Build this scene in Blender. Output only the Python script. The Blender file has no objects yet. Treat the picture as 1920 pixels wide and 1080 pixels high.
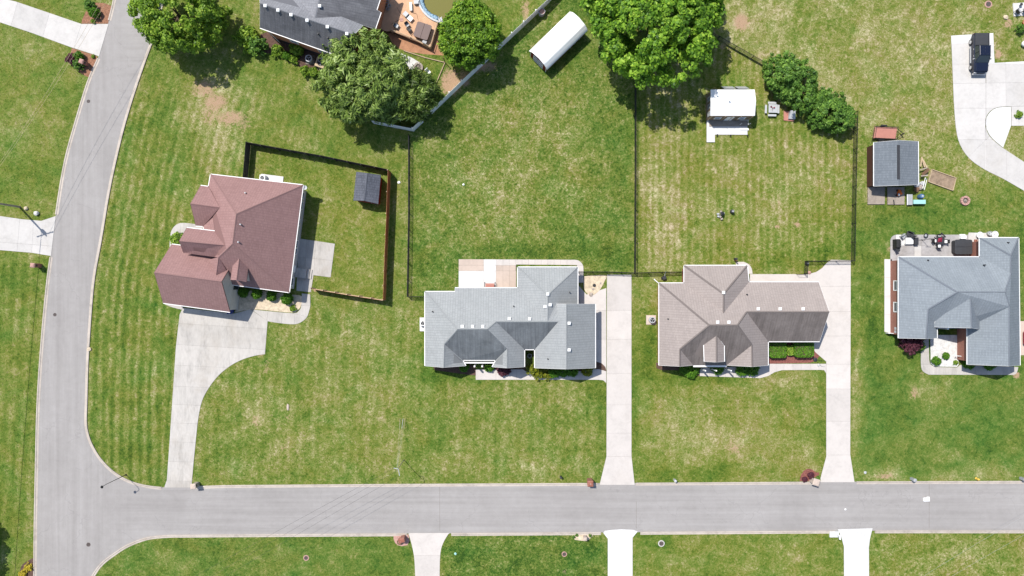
import bpy, bmesh, math, random
import numpy as np
from mathutils import Vector

# ---------------------------------------------------------------- camera, sky, sun, exposure
S = 13.5            # reference units per metre on the ground
H = 95.0            # flying height of the camera
scene = bpy.context.scene
C = scene.collection
cam_d = bpy.data.cameras.new('camera')
cam_d.sensor_width = 36.0
cam_d.lens = 36.0 * H / (1920.0 / S)
cam_d.clip_start = 1.0
cam_d.clip_end = 3000.0
cam = bpy.data.objects.new('camera', cam_d)
cam.location = (0, 0, H)
C.objects.link(cam)
scene.camera = cam

SUN = Vector((-0.42, 0.45, 1.0)).normalized()      # towards the sun
el = math.asin(SUN.z)
world = bpy.data.worlds.new('World')
scene.world = world
world.use_nodes = True
wn = world.node_tree.nodes
sky = wn.new('ShaderNodeTexSky')
sky.sky_type = 'NISHITA'
sky.sun_disc = False
sky.sun_elevation = el
sky.sun_rotation = math.atan2(SUN.x, SUN.y)
bg = wn['Background']
bg.inputs['Strength'].default_value = 0.125
world.node_tree.links.new(sky.outputs['Color'], bg.inputs['Color'])
sun_d = bpy.data.lights.new('sun', 'SUN')
sun_d.energy = 4.25
sun_d.angle = math.radians(0.5)
sun_d.color = (1.0, 0.955, 0.89)
sun = bpy.data.objects.new('sun', sun_d)
sun.rotation_euler = SUN.to_track_quat('Z', 'Y').to_euler()
sun.location = (-60, 60, 120)
C.objects.link(sun)
vs = scene.view_settings
vs.view_transform = 'Standard'
vs.look = 'None'
vs.gamma = 1.0
vs.use_curve_mapping = False
vs.exposure = 0.42
scene.cycles.max_bounces = 6
scene.cycles.diffuse_bounces = 3

random.seed(7)
RNG = np.random.default_rng(11)

# ---------------------------------------------------------------- helpers
def P(px, py, h=0.0):
    k = (1.0 - h / H) / S
    return Vector(((px - 960) * k, (540 - py) * k, h))

def G(px, py):
    return ((px - 960) / S, (540 - py) / S)

class MB:
    def __init__(self):
        self.v = []; self.f = []; self.uv = None
    def add(self, vs_, fs):
        n = len(self.v)
        self.v += [tuple(p) for p in vs_]
        self.f += [tuple(i + n for i in f) for f in fs]
        return self
    def box(self, c, size, rz=0.0):
        cx, cy, cz = c; sx, sy, sz = size[0] / 2, size[1] / 2, size[2] / 2
        ca, sa = math.cos(rz), math.sin(rz)
        vs_ = []
        for z in (-sz, sz):
            for x, y in ((-sx, -sy), (sx, -sy), (sx, sy), (-sx, sy)):
                vs_.append((cx + x * ca - y * sa, cy + x * sa + y * ca, cz + z))
        return self.add(vs_, [(3, 2, 1, 0), (4, 5, 6, 7), (0, 1, 5, 4), (1, 2, 6, 5), (2, 3, 7, 6), (3, 0, 4, 7)])
    def prism(self, poly, z0, z1):
        if area(poly) < 0: poly = poly[::-1]
        n = len(poly)
        vs_ = [(p[0], p[1], z0) for p in poly] + [(p[0], p[1], z1) for p in poly]
        fs = [tuple(range(n - 1, -1, -1)), tuple(range(n, 2 * n))]
        fs += [(i, (i + 1) % n, n + (i + 1) % n, n + i) for i in range(n)]
        return self.add(vs_, fs)
    def loft(self, rings, cap=True):
        n = len(rings[0]); vs_ = [p for r in rings for p in r]; fs = []
        for k in range(len(rings) - 1):
            for i in range(n):
                fs.append((k * n + i, k * n + (i + 1) % n, (k + 1) * n + (i + 1) % n, (k + 1) * n + i))
        if cap:
            fs.append(tuple(range(n - 1, -1, -1)))
            fs.append(tuple((len(rings) - 1) * n + i for i in range(n)))
        return self.add(vs_, fs)
    def tube(self, pts, r, n=6, r2=None):
        pts = [Vector(p) for p in pts]
        rings = []
        for i, p in enumerate(pts):
            a = pts[max(i - 1, 0)]; b = pts[min(i + 1, len(pts) - 1)]
            d = (b - a).normalized()
            u = d.cross(Vector((0, 0, 1)))
            if u.length < 1e-3: u = Vector((1, 0, 0))
            u.normalize(); w = d.cross(u)
            rr = r if r2 is None else r + (r2 - r) * i / (len(pts) - 1)
            rings.append([p + (u * math.cos(2 * math.pi * k / n) + w * math.sin(2 * math.pi * k / n)) * rr for k in range(n)])
        return self.loft(rings)
    def lathe(self, prof, c=(0, 0, 0), n=16, ring=False):
        if ring: prof = list(prof) + [prof[0]]
        rings = [[(c[0] + r * math.cos(2 * math.pi * k / n), c[1] + r * math.sin(2 * math.pi * k / n), c[2] + z) for k in range(n)] for r, z in prof]
        return self.loft(rings, cap=not ring)
    def wheel(self, c, r, w, n=16, axis='x'):
        prof = [(r * .55, -w / 2), (r * .93, -w / 2), (r, -w * .3), (r, w * .3), (r * .93, w / 2), (r * .55, w / 2)]
        rings = []
        for rr, a in prof:
            ring = []
            for k in range(n):
                t = 2 * math.pi * k / n
                p = (a, rr * math.cos(t), rr * math.sin(t)) if axis == 'x' else (rr * math.cos(t), a, rr * math.sin(t))
                ring.append((c[0] + p[0], c[1] + p[1], c[2] + p[2]))
            rings.append(ring)
        return self.loft(rings)
    def build(self, name, mat, parent=None, smooth=False, bevel=0.0, **props):
        me = bpy.data.meshes.new(name)
        off = Vector(parent['_o']) if parent is not None and '_o' in parent else Vector((0, 0, 0))
        me.from_pydata([(x - off.x, y - off.y, z - off.z) for x, y, z in self.v], [], self.f)
        if self.uv:
            l = me.uv_layers.new(name='UVMap')
            l.data.foreach_set('uv', np.array(self.uv, dtype=np.float32).ravel())
        if bevel > 0:
            bm = bmesh.new(); bm.from_mesh(me)
            bmesh.ops.recalc_face_normals(bm, faces=bm.faces)
            es = [e for e in bm.edges if len(e.link_faces) == 2 and e.calc_face_angle(0) > 0.5]
            bmesh.ops.bevel(bm, geom=es, offset=bevel, segments=2, affect='EDGES', profile=0.6)
            bm.to_mesh(me); bm.free()
        if smooth:
            me.shade_smooth()
        me.materials.append(mat)
        o = bpy.data.objects.new(name, me)
        C.objects.link(o)
        if parent is not None: o.parent = parent
        o['_o'] = tuple(off)
        for k, v in props.items(): o[k] = v
        return o

def area(poly):
    return 0.5 * sum(poly[i][0] * poly[(i + 1) % len(poly)][1] - poly[(i + 1) % len(poly)][0] * poly[i][1] for i in range(len(poly)))

def tag(o, label=None, cat=None, group=None, kind=None):
    if label: o['label'] = label
    if cat: o['category'] = cat
    if group: o['group'] = group
    if kind: o['kind'] = kind
    return o

def thing(name, label, cat, loc=(0, 0, 0), group=None, rz=0.0):
    o = bpy.data.objects.new(name, None)
    o.empty_display_size = 0.3
    C.objects.link(o)
    o.location = loc; o.rotation_euler = (0, 0, rz)
    o['_o'] = tuple(loc)
    return tag(o, label, cat, group)

def copy_tree(o, parent=None):
    c = o.copy(); C.objects.link(c)
    if parent is not None: c.parent = parent
    for ch in list(o.children): copy_tree(ch, c)
    return c

def place(o, x, y, z=0.0, rz=0.0, s=1.0, label=None):
    o.location = (x, y, z); o.rotation_euler = (0, 0, rz)
    o.scale = (s, s, s) if not isinstance(s, tuple) else s
    if label: o['label'] = label
    return o

def inset(poly, d):
    if area(poly) < 0: poly = poly[::-1]
    n = len(poly); out = []
    for i in range(n):
        p0, p1, p2 = Vector(poly[i - 1][:2]), Vector(poly[i][:2]), Vector(poly[(i + 1) % n][:2])
        a = (p1 - p0); b = (p2 - p1)
        if a.length < 1e-6 or b.length < 1e-6: out.append(tuple(p1)); continue
        a.normalize(); b.normalize()
        na = Vector((-a.y, a.x)); nb = Vector((-b.y, b.x))
        m = na + nb
        if m.length < 0.2: out.append(tuple(p1 + na * d)); continue
        m.normalize()
        k = d / max(m.dot(na), 0.35)
        out.append(tuple(p1 + m * k))
    return out

def clip(poly, p, q):
    """part of poly on the left of the line p->q"""
    d = (q[0] - p[0], q[1] - p[1])
    side = lambda a: d[0] * (a[1] - p[1]) - d[1] * (a[0] - p[0])
    out = []
    for i in range(len(poly)):
        a, b = poly[i], poly[(i + 1) % len(poly)]
        sa, sb = side(a), side(b)
        if sa >= 0: out.append(a)
        if (sa > 0 and sb < 0) or (sa < 0 and sb > 0):
            t = sa / (sa - sb)
            out.append((a[0] + (b[0] - a[0]) * t, a[1] + (b[1] - a[1]) * t))
    return out

def arc(cx, cy, r, a0, a1, n=8, ry=None):
    ry = ry or r
    return [(cx + r * math.cos(math.radians(a0 + (a1 - a0) * i / n)), cy + ry * math.sin(math.radians(a0 + (a1 - a0) * i / n))) for i in range(n + 1)]

def smooth_line(pts, n=6):
    """Catmull-Rom through pts"""
    out = []
    for i in range(len(pts) - 1):
        p0 = pts[max(i - 1, 0)]; p1 = pts[i]; p2 = pts[i + 1]; p3 = pts[min(i + 2, len(pts) - 1)]
        for k in range(n):
            t = k / n
            out.append(tuple(0.5 * (2 * p1[j] + (p2[j] - p0[j]) * t + (2 * p0[j] - 5 * p1[j] + 4 * p2[j] - p3[j]) * t * t
                             + (-p0[j] + 3 * p1[j] - 3 * p2[j] + p3[j]) * t ** 3) for j in range(2)))
    out.append(tuple(pts[-1]))
    return out

EXCL = []           # outlines (in reference units) where no grass grows
# ---------------------------------------------------------------- materials
def nodes_of(name):
    m = bpy.data.materials.new(name); m.use_nodes = True
    nt = m.node_tree; b = nt.nodes['Principled BSDF']
    return m, nt, b

def N(nt, t, **kw):
    n = nt.nodes.new(t)
    for k, v in kw.items():
        if k in ('operation', 'data_type', 'blend_type', 'attribute_name', 'interpolation', 'feature', 'noise_dimensions', 'offset', 'offset_frequency', 'wave_type', 'bands_direction'):
            setattr(n, k, v)
        else:
            n.inputs[k].default_value = v
    return n

def mixc(nt, fac, a, b, blend='MIX'):
    m = nt.nodes.new('ShaderNodeMix'); m.data_type = 'RGBA'; m.blend_type = blend
    def put(sock, v):
        if isinstance(v, (tuple, list)): sock.default_value = (v[0], v[1], v[2], 1)
        elif isinstance(v, (int, float)): sock.default_value = v
        else: nt.links.new(v, sock)
    put(m.inputs['Factor'], fac); put(m.inputs['A'], a); put(m.inputs['B'], b)
    return m.outputs['Result']

def mth(nt, op, a, b=None, c=None, clamp=False):
    m = nt.nodes.new('ShaderNodeMath'); m.operation = op; m.use_clamp = clamp
    for i, v in enumerate((a, b, c)):
        if v is None: continue
        if isinstance(v, (int, float)): m.inputs[i].default_value = v
        else: nt.links.new(v, m.inputs[i])
    return m.outputs[0]

def noise(nt, scale, detail=4, rough=0.6, vec=None, dist=0.0):
    n = nt.nodes.new('ShaderNodeTexNoise')
    n.inputs['Scale'].default_value = scale; n.inputs['Detail'].default_value = detail
    n.inputs['Roughness'].default_value = rough; n.inputs['Distortion'].default_value = dist
    if vec is not None: nt.links.new(vec, n.inputs['Vector'])
    return n.outputs['Fac']

def ramp(nt, fac, stops):
    r = nt.nodes.new('ShaderNodeValToRGB')
    while len(r.color_ramp.elements) < len(stops): r.color_ramp.elements.new(0.5)
    for e, (p, c) in zip(r.color_ramp.elements, stops):
        e.position = p; e.color = (c[0], c[1], c[2], 1) if not isinstance(c, (int, float)) else (c, c, c, 1)
    nt.links.new(fac, r.inputs['Fac'])
    return r.outputs['Color']

def objvec(nt, scale=None):
    t = nt.nodes.new('ShaderNodeTexCoord')
    if scale is None: return t.outputs['Object']
    mp = nt.nodes.new('ShaderNodeMapping'); mp.inputs['Scale'].default_value = scale
    nt.links.new(t.outputs['Object'], mp.inputs['Vector'])
    return mp.outputs['Vector']

def bump(nt, b, h, strength=0.3, dist=0.02):
    n = nt.nodes.new('ShaderNodeBump')
    n.inputs['Strength'].default_value = strength; n.inputs['Distance'].default_value = dist
    nt.links.new(h, n.inputs['Height']); nt.links.new(n.outputs['Normal'], b.inputs['Normal'])

def plain(name, col, rough=0.7, var=0.18, scale=3.0, metal=0.0, bstr=0.0, spec=0.3, fine=25.0):
    m, nt, b = nodes_of(name)
    v = objvec(nt)
    n1 = noise(nt, scale, 5, 0.65, v); n2 = noise(nt, fine, 3, 0.6, v)
    f = mth(nt, 'ADD', mth(nt, 'MULTIPLY', n1, 0.65), mth(nt, 'MULTIPLY', n2, 0.35))
    lo = tuple(c * (1 - 2 * var) for c in col); hi = tuple(min(1, c * (1 + 2 * var)) for c in col)
    nt.links.new(ramp(nt, f, [(0.25, lo), (0.75, hi)]), b.inputs['Base Color'])
    b.inputs['Roughness'].default_value = rough; b.inputs['Metallic'].default_value = metal
    b.inputs['Specular IOR Level'].default_value = spec
    if bstr: bump(nt, b, n2, bstr)
    return m

def glass_mat(name, col):
    m, nt, b = nodes_of(name)
    b.inputs['Base Color'].default_value = (*col, 1); b.inputs['Roughness'].default_value = 0.06
    b.inputs['Specular IOR Level'].default_value = 0.7
    return m

def concrete(name, col, var=0.10, stain=0.35, streak=(1, 1, 1)):
    m, nt, b = nodes_of(name)
    g = nt.nodes.new('ShaderNodeNewGeometry'); v0 = g.outputs['Position']
    mp = nt.nodes.new('ShaderNodeMapping'); mp.inputs['Scale'].default_value = streak
    nt.links.new(v0, mp.inputs['Vector']); v = mp.outputs['Vector']
    oi = nt.nodes.new('ShaderNodeObjectInfo')
    n1 = noise(nt, 0.55, 6, 0.65, v, 0.4); n2 = noise(nt, 2.6, 6, 0.7, v); n3 = noise(nt, 22, 3, 0.6, v0)
    f = mth(nt, 'ADD', mth(nt, 'MULTIPLY', n1, 0.5), mth(nt, 'ADD', mth(nt, 'MULTIPLY', n2, 0.35), mth(nt, 'MULTIPLY', n3, 0.15)))
    lo = tuple(c * (1 - 3.0 * var) for c in col); hi = tuple(min(1, c * (1 + 1.6 * var)) for c in col)
    c0 = ramp(nt, f, [(0.32, lo), (0.5, col), (0.68, hi)])
    rv = mth(nt, 'ADD', mth(nt, 'MULTIPLY', oi.outputs['Random'], 0.12), 0.94)
    cc = nt.nodes.new('ShaderNodeCombineColor')
    for i in range(3): nt.links.new(rv, cc.inputs[i])
    c1 = mixc(nt, 1.0, c0, cc.outputs[0], 'MULTIPLY')
    sm = ramp(nt, noise(nt, 0.23, 5, 0.7, v0, 0.6), [(0.52, 0.0), (0.72, 1.0)])
    sep = nt.nodes.new('ShaderNodeSeparateColor'); nt.links.new(sm, sep.inputs[0])
    c2 = mixc(nt, mth(nt, 'MULTIPLY', sep.outputs[0], stain), c1, tuple(c * k for c, k in zip(col, (0.72, 0.66, 0.58))))
    nt.links.new(c2, b.inputs['Base Color'])
    b.inputs['Roughness'].default_value = 0.85; b.inputs['Specular IOR Level'].default_value = 0.25
    bump(nt, b, n3, 0.25, 0.01)
    return m

def shingles(name, c_lo, c_hi, gap, streak=0.35, gapk=0.75, shade_streaks=0.0):
    m, nt, b = nodes_of(name)
    uv = nt.nodes.new('ShaderNodeUVMap'); uv.uv_map = 'UVMap'
    br = nt.nodes.new('ShaderNodeTexBrick')
    br.offset = 0.37; br.offset_frequency = 1; br.squash = 1.0
    br.inputs['Scale'].default_value = 1.0
    br.inputs['Brick Width'].default_value = 0.34; br.inputs['Row Height'].default_value = 0.16
    br.inputs['Mortar Size'].default_value = 0.016; br.inputs['Mortar Smooth'].default_value = 0.4
    br.inputs['Color1'].default_value = (0, 0, 0, 1); br.inputs['Color2'].default_value = (1, 1, 1, 1)
    br.inputs['Mortar'].default_value = (0.5, 0.5, 0.5, 1)
    nt.links.new(uv.outputs['UV'], br.inputs['Vector'])
    mp = nt.nodes.new('ShaderNodeMapping'); mp.inputs['Scale'].default_value = (1.6, 0.28, 1)
    nt.links.new(uv.outputs['UV'], mp.inputs['Vector'])
    st = noise(nt, 1.0, 5, 0.7, mp.outputs['Vector'], 0.3)
    n2 = noise(nt, 0.35, 4, 0.6, uv.outputs['UV']); n3 = noise(nt, 9.0, 3, 0.7, uv.outputs['UV']); n4 = noise(nt, 45.0, 2, 0.7, uv.outputs['UV'])
    sep = nt.nodes.new('ShaderNodeSeparateColor'); nt.links.new(br.outputs['Color'], sep.inputs[0])
    f = mth(nt, 'ADD', mth(nt, 'MULTIPLY', sep.outputs[0], 0.14), mth(nt, 'ADD', mth(nt, 'MULTIPLY', st, streak), mth(nt, 'MULTIPLY', n3, 0.30)))
    f = mth(nt, 'ADD', f, mth(nt, 'ADD', mth(nt, 'MULTIPLY', n2, 0.28), mth(nt, 'MULTIPLY', n4, 0.28)))
    c = ramp(nt, mth(nt, 'MULTIPLY', f, 0.80), [(0.22, c_lo), (0.74, c_hi)])
    c = mixc(nt, mth(nt, 'MULTIPLY', br.outputs['Fac'], gapk), c, gap)
    if shade_streaks:
        # stain streaks, deepened to paint shade into slopes turned from the sun
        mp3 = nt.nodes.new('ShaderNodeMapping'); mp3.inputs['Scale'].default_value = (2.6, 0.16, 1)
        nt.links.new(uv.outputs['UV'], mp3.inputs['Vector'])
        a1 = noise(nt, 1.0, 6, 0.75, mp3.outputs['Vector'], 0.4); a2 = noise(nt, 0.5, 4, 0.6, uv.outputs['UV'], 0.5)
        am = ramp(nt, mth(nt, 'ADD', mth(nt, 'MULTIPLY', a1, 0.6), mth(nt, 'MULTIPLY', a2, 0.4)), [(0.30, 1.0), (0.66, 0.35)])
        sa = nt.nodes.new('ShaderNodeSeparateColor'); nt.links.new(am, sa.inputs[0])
        c = mixc(nt, mth(nt, 'MULTIPLY', sa.outputs[0], shade_streaks), c, tuple(0.5 * g_ for g_ in gap))
    nt.links.new(c, b.inputs['Base Color'])
    b.inputs['Roughness'].default_value = 0.92; b.inputs['Specular IOR Level'].default_value = 0.18
    hgt = mth(nt, 'SUBTRACT', mth(nt, 'ADD', mth(nt, 'MULTIPLY', sep.outputs[0], 0.5), mth(nt, 'MULTIPLY', n4, 0.4)), br.outputs['Fac'])
    bump(nt, b, hgt, 0.5, 0.012)
    return m

def brickwall(name, c1, c2, mortar):
    m, nt, b = nodes_of(name)
    tc = nt.nodes.new('ShaderNodeTexCoord')
    sp = nt.nodes.new('ShaderNodeSeparateXYZ'); nt.links.new(tc.outputs['Object'], sp.inputs[0])
    u = mth(nt, 'ADD', sp.outputs[0], mth(nt, 'MULTIPLY', sp.outputs[1], 0.97))
    cb = nt.nodes.new('ShaderNodeCombineXYZ'); nt.links.new(u, cb.inputs[0]); nt.links.new(sp.outputs[2], cb.inputs[1])
    br = nt.nodes.new('ShaderNodeTexBrick')
    br.inputs['Scale'].default_value = 1; br.inputs['Brick Width'].default_value = 0.22; br.inputs['Row Height'].default_value = 0.075
    br.inputs['Mortar Size'].default_value = 0.008
    br.inputs['Color1'].default_value = (*c1, 1); br.inputs['Color2'].default_value = (*c2, 1); br.inputs['Mortar'].default_value = (*mortar, 1)
    nt.links.new(cb.outputs[0], br.inputs['Vector'])
    n1 = noise(nt, 1.4, 5, 0.7, tc.outputs['Object'])
    c = mixc(nt, mth(nt, 'MULTIPLY', n1, 0.55), br.outputs['Color'], tuple(x * 0.55 for x in c1))
    nt.links.new(c, b.inputs['Base Color']); b.inputs['Roughness'].default_value = 0.9
    bump(nt, b, br.outputs['Fac'], -0.4, 0.01)
    return m

def leafmat(name, stops, trans=0.35, gloss=0.25):
    m, nt, b = nodes_of(name)
    at = nt.nodes.new('ShaderNodeAttribute'); at.attribute_name = 'tone'
    c = ramp(nt, at.outputs['Fac'], stops)
    nt.links.new(c, b.inputs['Base Color'])
    b.inputs['Roughness'].default_value = 0.5; b.inputs['Specular IOR Level'].default_value = gloss
    tr = nt.nodes.new('ShaderNodeBsdfTranslucent')
    nt.links.new(mixc(nt, 1.0, c, (1.1, 1.25, 0.6), 'MULTIPLY'), tr.inputs['Color'])
    mx = nt.nodes.new('ShaderNodeMixShader'); mx.inputs[0].default_value = trans
    nt.links.new(b.outputs[0], mx.inputs[1]); nt.links.new(tr.outputs[0], mx.inputs[2])
    nt.links.new(mx.outputs[0], nt.nodes['Material Output'].inputs['Surface'])
    return m

M = {}
M['drive_new'] = concrete('pale_concrete', (0.50, 0.462, 0.428), 0.055, 0.14)
M['drive_white'] = concrete('new_white_concrete', (0.575, 0.565, 0.55), 0.05, 0.14)
M['drive_light'] = concrete('light_concrete', (0.485, 0.465, 0.44), 0.065, 0.2)
M['drive_old'] = concrete('weathered_concrete', (0.43, 0.405, 0.372), 0.11, 0.4, (1.6, 0.5, 1))
M['drive_beige'] = concrete('beige_concrete', (0.47, 0.385, 0.325), 0.06, 0.2)
M['stamped'] = concrete('grey_stamped_concrete', (0.345, 0.33, 0.325), 0.14, 0.35)
M['joint'] = plain('joint_filler', (0.17, 0.15, 0.13), 0.95, 0.2)
M['kerb'] = concrete('kerb_concrete', (0.45, 0.395, 0.34), 0.12, 0.45)
M['white'] = plain('white_paint', (0.78, 0.78, 0.77), 0.5, 0.04)
M['gutter'] = plain('gutter_white', (0.74, 0.73, 0.71), 0.5, 0.06)
M['whitemetal'] = plain('white_sheet_metal', (0.80, 0.80, 0.79), 0.4, 0.025)
M['vinyl'] = plain('white_vinyl', (0.86, 0.87, 0.88), 0.45, 0.05)
M['black'] = plain('black_metal', (0.018, 0.018, 0.019), 0.55, 0.2)
M['dark'] = plain('dark_plastic', (0.035, 0.036, 0.04), 0.55, 0.2)
M['grey'] = plain('grey_metal', (0.33, 0.34, 0.35), 0.5, 0.1)
M['palegrey'] = plain('pale_grey_metal', (0.42, 0.43, 0.44), 0.45, 0.08)
M['steel'] = plain('bare_steel', (0.6, 0.6, 0.6), 0.35, 0.08, metal=0.8)
M['glass'] = glass_mat('dark_glass', (0.03, 0.04, 0.045))
M['wood'] = plain('weathered_wood', (0.30, 0.255, 0.21), 0.85, 0.2, 2.5, bstr=0.3)
M['woodpale'] = plain('pale_timber', (0.44, 0.34, 0.22), 0.8, 0.15, 3, bstr=0.2)
M['woodbrown'] = plain('brown_timber', (0.15, 0.085, 0.05), 0.85, 0.2, 3, bstr=0.2)
M['fence_red'] = plain('red_stained_fence_boards', (0.36, 0.095, 0.035), 0.85, 0.22, 1.5, bstr=0.2)
M['bark'] = plain('bark', (0.11, 0.08, 0.055), 0.95, 0.25, 6, bstr=0.5)
M['mulch'] = plain('bark_mulch', (0.25, 0.125, 0.075), 0.95, 0.42, 5, bstr=0.9, fine=14)
M['mulch_dark'] = plain('dark_mulch', (0.10, 0.06, 0.045), 0.95, 0.42, 5, bstr=0.9, fine=14)
M['mulch_red'] = plain('red_mulch', (0.20, 0.075, 0.06), 0.95, 0.4, 5, bstr=0.9, fine=14)
M['gravel'] = plain('cream_gravel', (0.52, 0.43, 0.31), 0.9, 0.26, 2, bstr=1.0, fine=9)
M['gravel_white'] = plain('white_gravel', (0.55, 0.54, 0.52), 0.9, 0.2, 2, bstr=1.0, fine=9)
M['soil'] = plain('clay_soil', (0.36, 0.185, 0.105), 0.95, 0.25, 1.2, bstr=0.8, fine=7)
M['soilbed'] = plain('garden_soil', (0.24, 0.175, 0.12), 0.95, 0.3, 2, bstr=0.8, fine=9)
M['stone'] = plain('fieldstone', (0.34, 0.29, 0.25), 0.9, 0.25, 5, bstr=0.4)
M['redstone'] = plain('pinkish_stone_block', (0.42, 0.25, 0.21), 0.9, 0.2, 5, bstr=0.4)
M['ash'] = plain('ash', (0.16, 0.13, 0.12), 0.95, 0.3, 8)
M['redpaint'] = plain('barn_red_siding', (0.20, 0.022, 0.018), 0.7, 0.12)
M['brown_siding'] = plain('dark_brown_siding', (0.075, 0.032, 0.024), 0.75, 0.12)
M['tan_siding'] = plain('tan_board_siding', (0.19, 0.14, 0.095), 0.8, 0.15)
M['turq'] = plain('turquoise_plastic', (0.30, 0.54, 0.51), 0.45, 0.05)
M['blue'] = plain('blue_plastic', (0.08, 0.16, 0.30), 0.45, 0.1)
M['navybin'] = plain('navy_plastic', (0.015, 0.03, 0.16), 0.45, 0.1)
M['orange'] = plain('orange_plastic', (0.75, 0.16, 0.015), 0.45, 0.08)
M['yellow'] = plain('yellow_paint', (0.70, 0.46, 0.08), 0.5, 0.1)
M['maroon'] = plain('maroon_fabric', (0.19, 0.014, 0.035), 0.8, 0.2)
M['redcar'] = plain('red_car_paint', (0.36, 0.008, 0.035), 0.25, 0.03, spec=0.6)
M['navy'] = plain('dark_blue_car_paint', (0.006, 0.009, 0.024), 0.22, 0.05, spec=0.7)
M['trailerdeck'] = plain('faded_red_deck', (0.42, 0.185, 0.145), 0.8, 0.07, 2)
M['tubcover'] = plain('brown_vinyl_cover', (0.15, 0.105, 0.095), 0.6, 0.06)
M['tubdark'] = plain('charcoal_vinyl_cover', (0.045, 0.046, 0.05), 0.5, 0.1)
M['deckwood'] = plain('orange_stained_deck_boards', (0.56, 0.345, 0.21), 0.8, 0.13, 1.5, bstr=0.2)
M['terracotta'] = plain('terracotta', (0.50, 0.17, 0.075), 0.8, 0.1)
M['roof_red'] = shingles('red_brown_shingles', (0.185, 0.105, 0.098), (0.401, 0.246, 0.232), (0.133, 0.074, 0.069), 0.16, 0.6)
M['roof_slate'] = shingles('slate_grey_shingles', (0.085, 0.098, 0.112), (0.21, 0.235, 0.26), (0.06, 0.068, 0.078), 0.25, 0.7)
M['roof_grey'] = shingles('pale_grey_shingles', (0.192, 0.200, 0.202), (0.376, 0.390, 0.390), (0.169, 0.175, 0.178), 0.34, 0.85)
M['roof_grey_shade'] = shingles('shade_streaked_pale_grey_shingles', (0.173, 0.186, 0.195), (0.378, 0.404, 0.418), (0.148, 0.158, 0.167), 0.34, 0.85, shade_streaks=0.92)
M['roof_tan'] = shingles('taupe_shingles', (0.205, 0.176, 0.163), (0.382, 0.330, 0.304), (0.174, 0.147, 0.136), 0.34, 0.85)
M['roof_tan_shade'] = shingles('shade_streaked_taupe_shingles', (0.192, 0.165, 0.153), (0.395, 0.341, 0.314), (0.156, 0.132, 0.122), 0.34, 0.85, shade_streaks=0.92)
M['roof_blue'] = shingles('blue_grey_shingles', (0.133, 0.153, 0.173), (0.279, 0.310, 0.334), (0.110, 0.123, 0.137), 0.3, 0.7)
M['roof_dark'] = shingles('charcoal_shingles', (0.104, 0.104, 0.113), (0.306, 0.310, 0.329), (0.068, 0.068, 0.077), 0.34, 0.6)
M['roof_dark_shade'] = shingles('shade_streaked_charcoal_shingles', (0.104, 0.104, 0.113), (0.306, 0.310, 0.329), (0.068, 0.068, 0.077), 0.34, 0.6, shade_streaks=0.8)
M['roof_shed'] = shingles('speckled_slate_shingles', (0.031, 0.035, 0.046), (0.205, 0.217, 0.254), (0.022, 0.025, 0.031), 0.12, 0.8)
M['brick_red'] = brickwall('red_brick', (0.33, 0.115, 0.075), (0.25, 0.075, 0.05), (0.36, 0.27, 0.22))
M['brick_orange'] = brickwall('orange_brick', (0.52, 0.19, 0.085), (0.42, 0.135, 0.055), (0.33, 0.22, 0.15))
M['brick_pale'] = brickwall('pale_grey_brick', (0.60, 0.56, 0.51), (0.50, 0.46, 0.42), (0.6, 0.57, 0.53))
M['brick_brown'] = brickwall('brown_brick', (0.18, 0.10, 0.075), (0.14, 0.075, 0.055), (0.25, 0.2, 0.17))
# ---------------------------------------------------------------- lawn colour maps (how worn, lush or bare each spot of turf is)
def in_poly(px, py, poly):
    r = np.zeros(px.shape, bool); n = len(poly)
    for i in range(n):
        x0, y0 = poly[i]; x1, y1 = poly[(i + 1) % n]
        if y0 == y1: continue
        c = ((y0 > py) != (y1 > py)) & (px < (x1 - x0) * (py - y0) / (y1 - y0) + x0)
        r ^= c
    return r

ROAD_L = [(231, -150), (219, -40), (213, 0), (204, 38), (186, 103), (165, 152), (141, 230), (122, 300), (108, 380), (96, 470), (87, 540), (77, 650), (70, 760), (67, 880), (65, 980), (64, 1080), (62, 1240)]
ROAD_R = [(335, -150), (312, -20), (292, 62), (275, 110), (255, 168), (236, 230), (221, 290), (206, 360), (191, 450), (178, 522), (171, 600), (166, 680), (164, 750), (163, 790), (166, 812), (174, 834), (190, 860), (214, 884), (243, 901), (275, 910), (310, 914)]
ROAD_T = [(310, 914), (420, 910), (700, 908), (1000, 906.5), (1300, 905), (1600, 903), (1920, 902), (2100, 901.5)]
ROAD_B = [(2100, 994), (1920, 995), (1640, 995), (1300, 997), (1000, 999), (840, 1000), (500, 1002), (360, 1003), (315, 1003.5), (275, 1008), (238, 1022), (210, 1040), (190, 1056), (175, 1076), (168, 1095), (165, 1130), (163, 1240)]
ROAD_LS = smooth_line(ROAD_L, 4); ROAD_RS = smooth_line(ROAD_R, 4); ROAD_BS = smooth_line(ROAD_B, 4)
ROAD = ROAD_LS + ROAD_BS[::-1] + [(2100, 901.5)] + ROAD_T[::-1][1:] + ROAD_RS[::-1][1:]
EXCL.append(ROAD)

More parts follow.
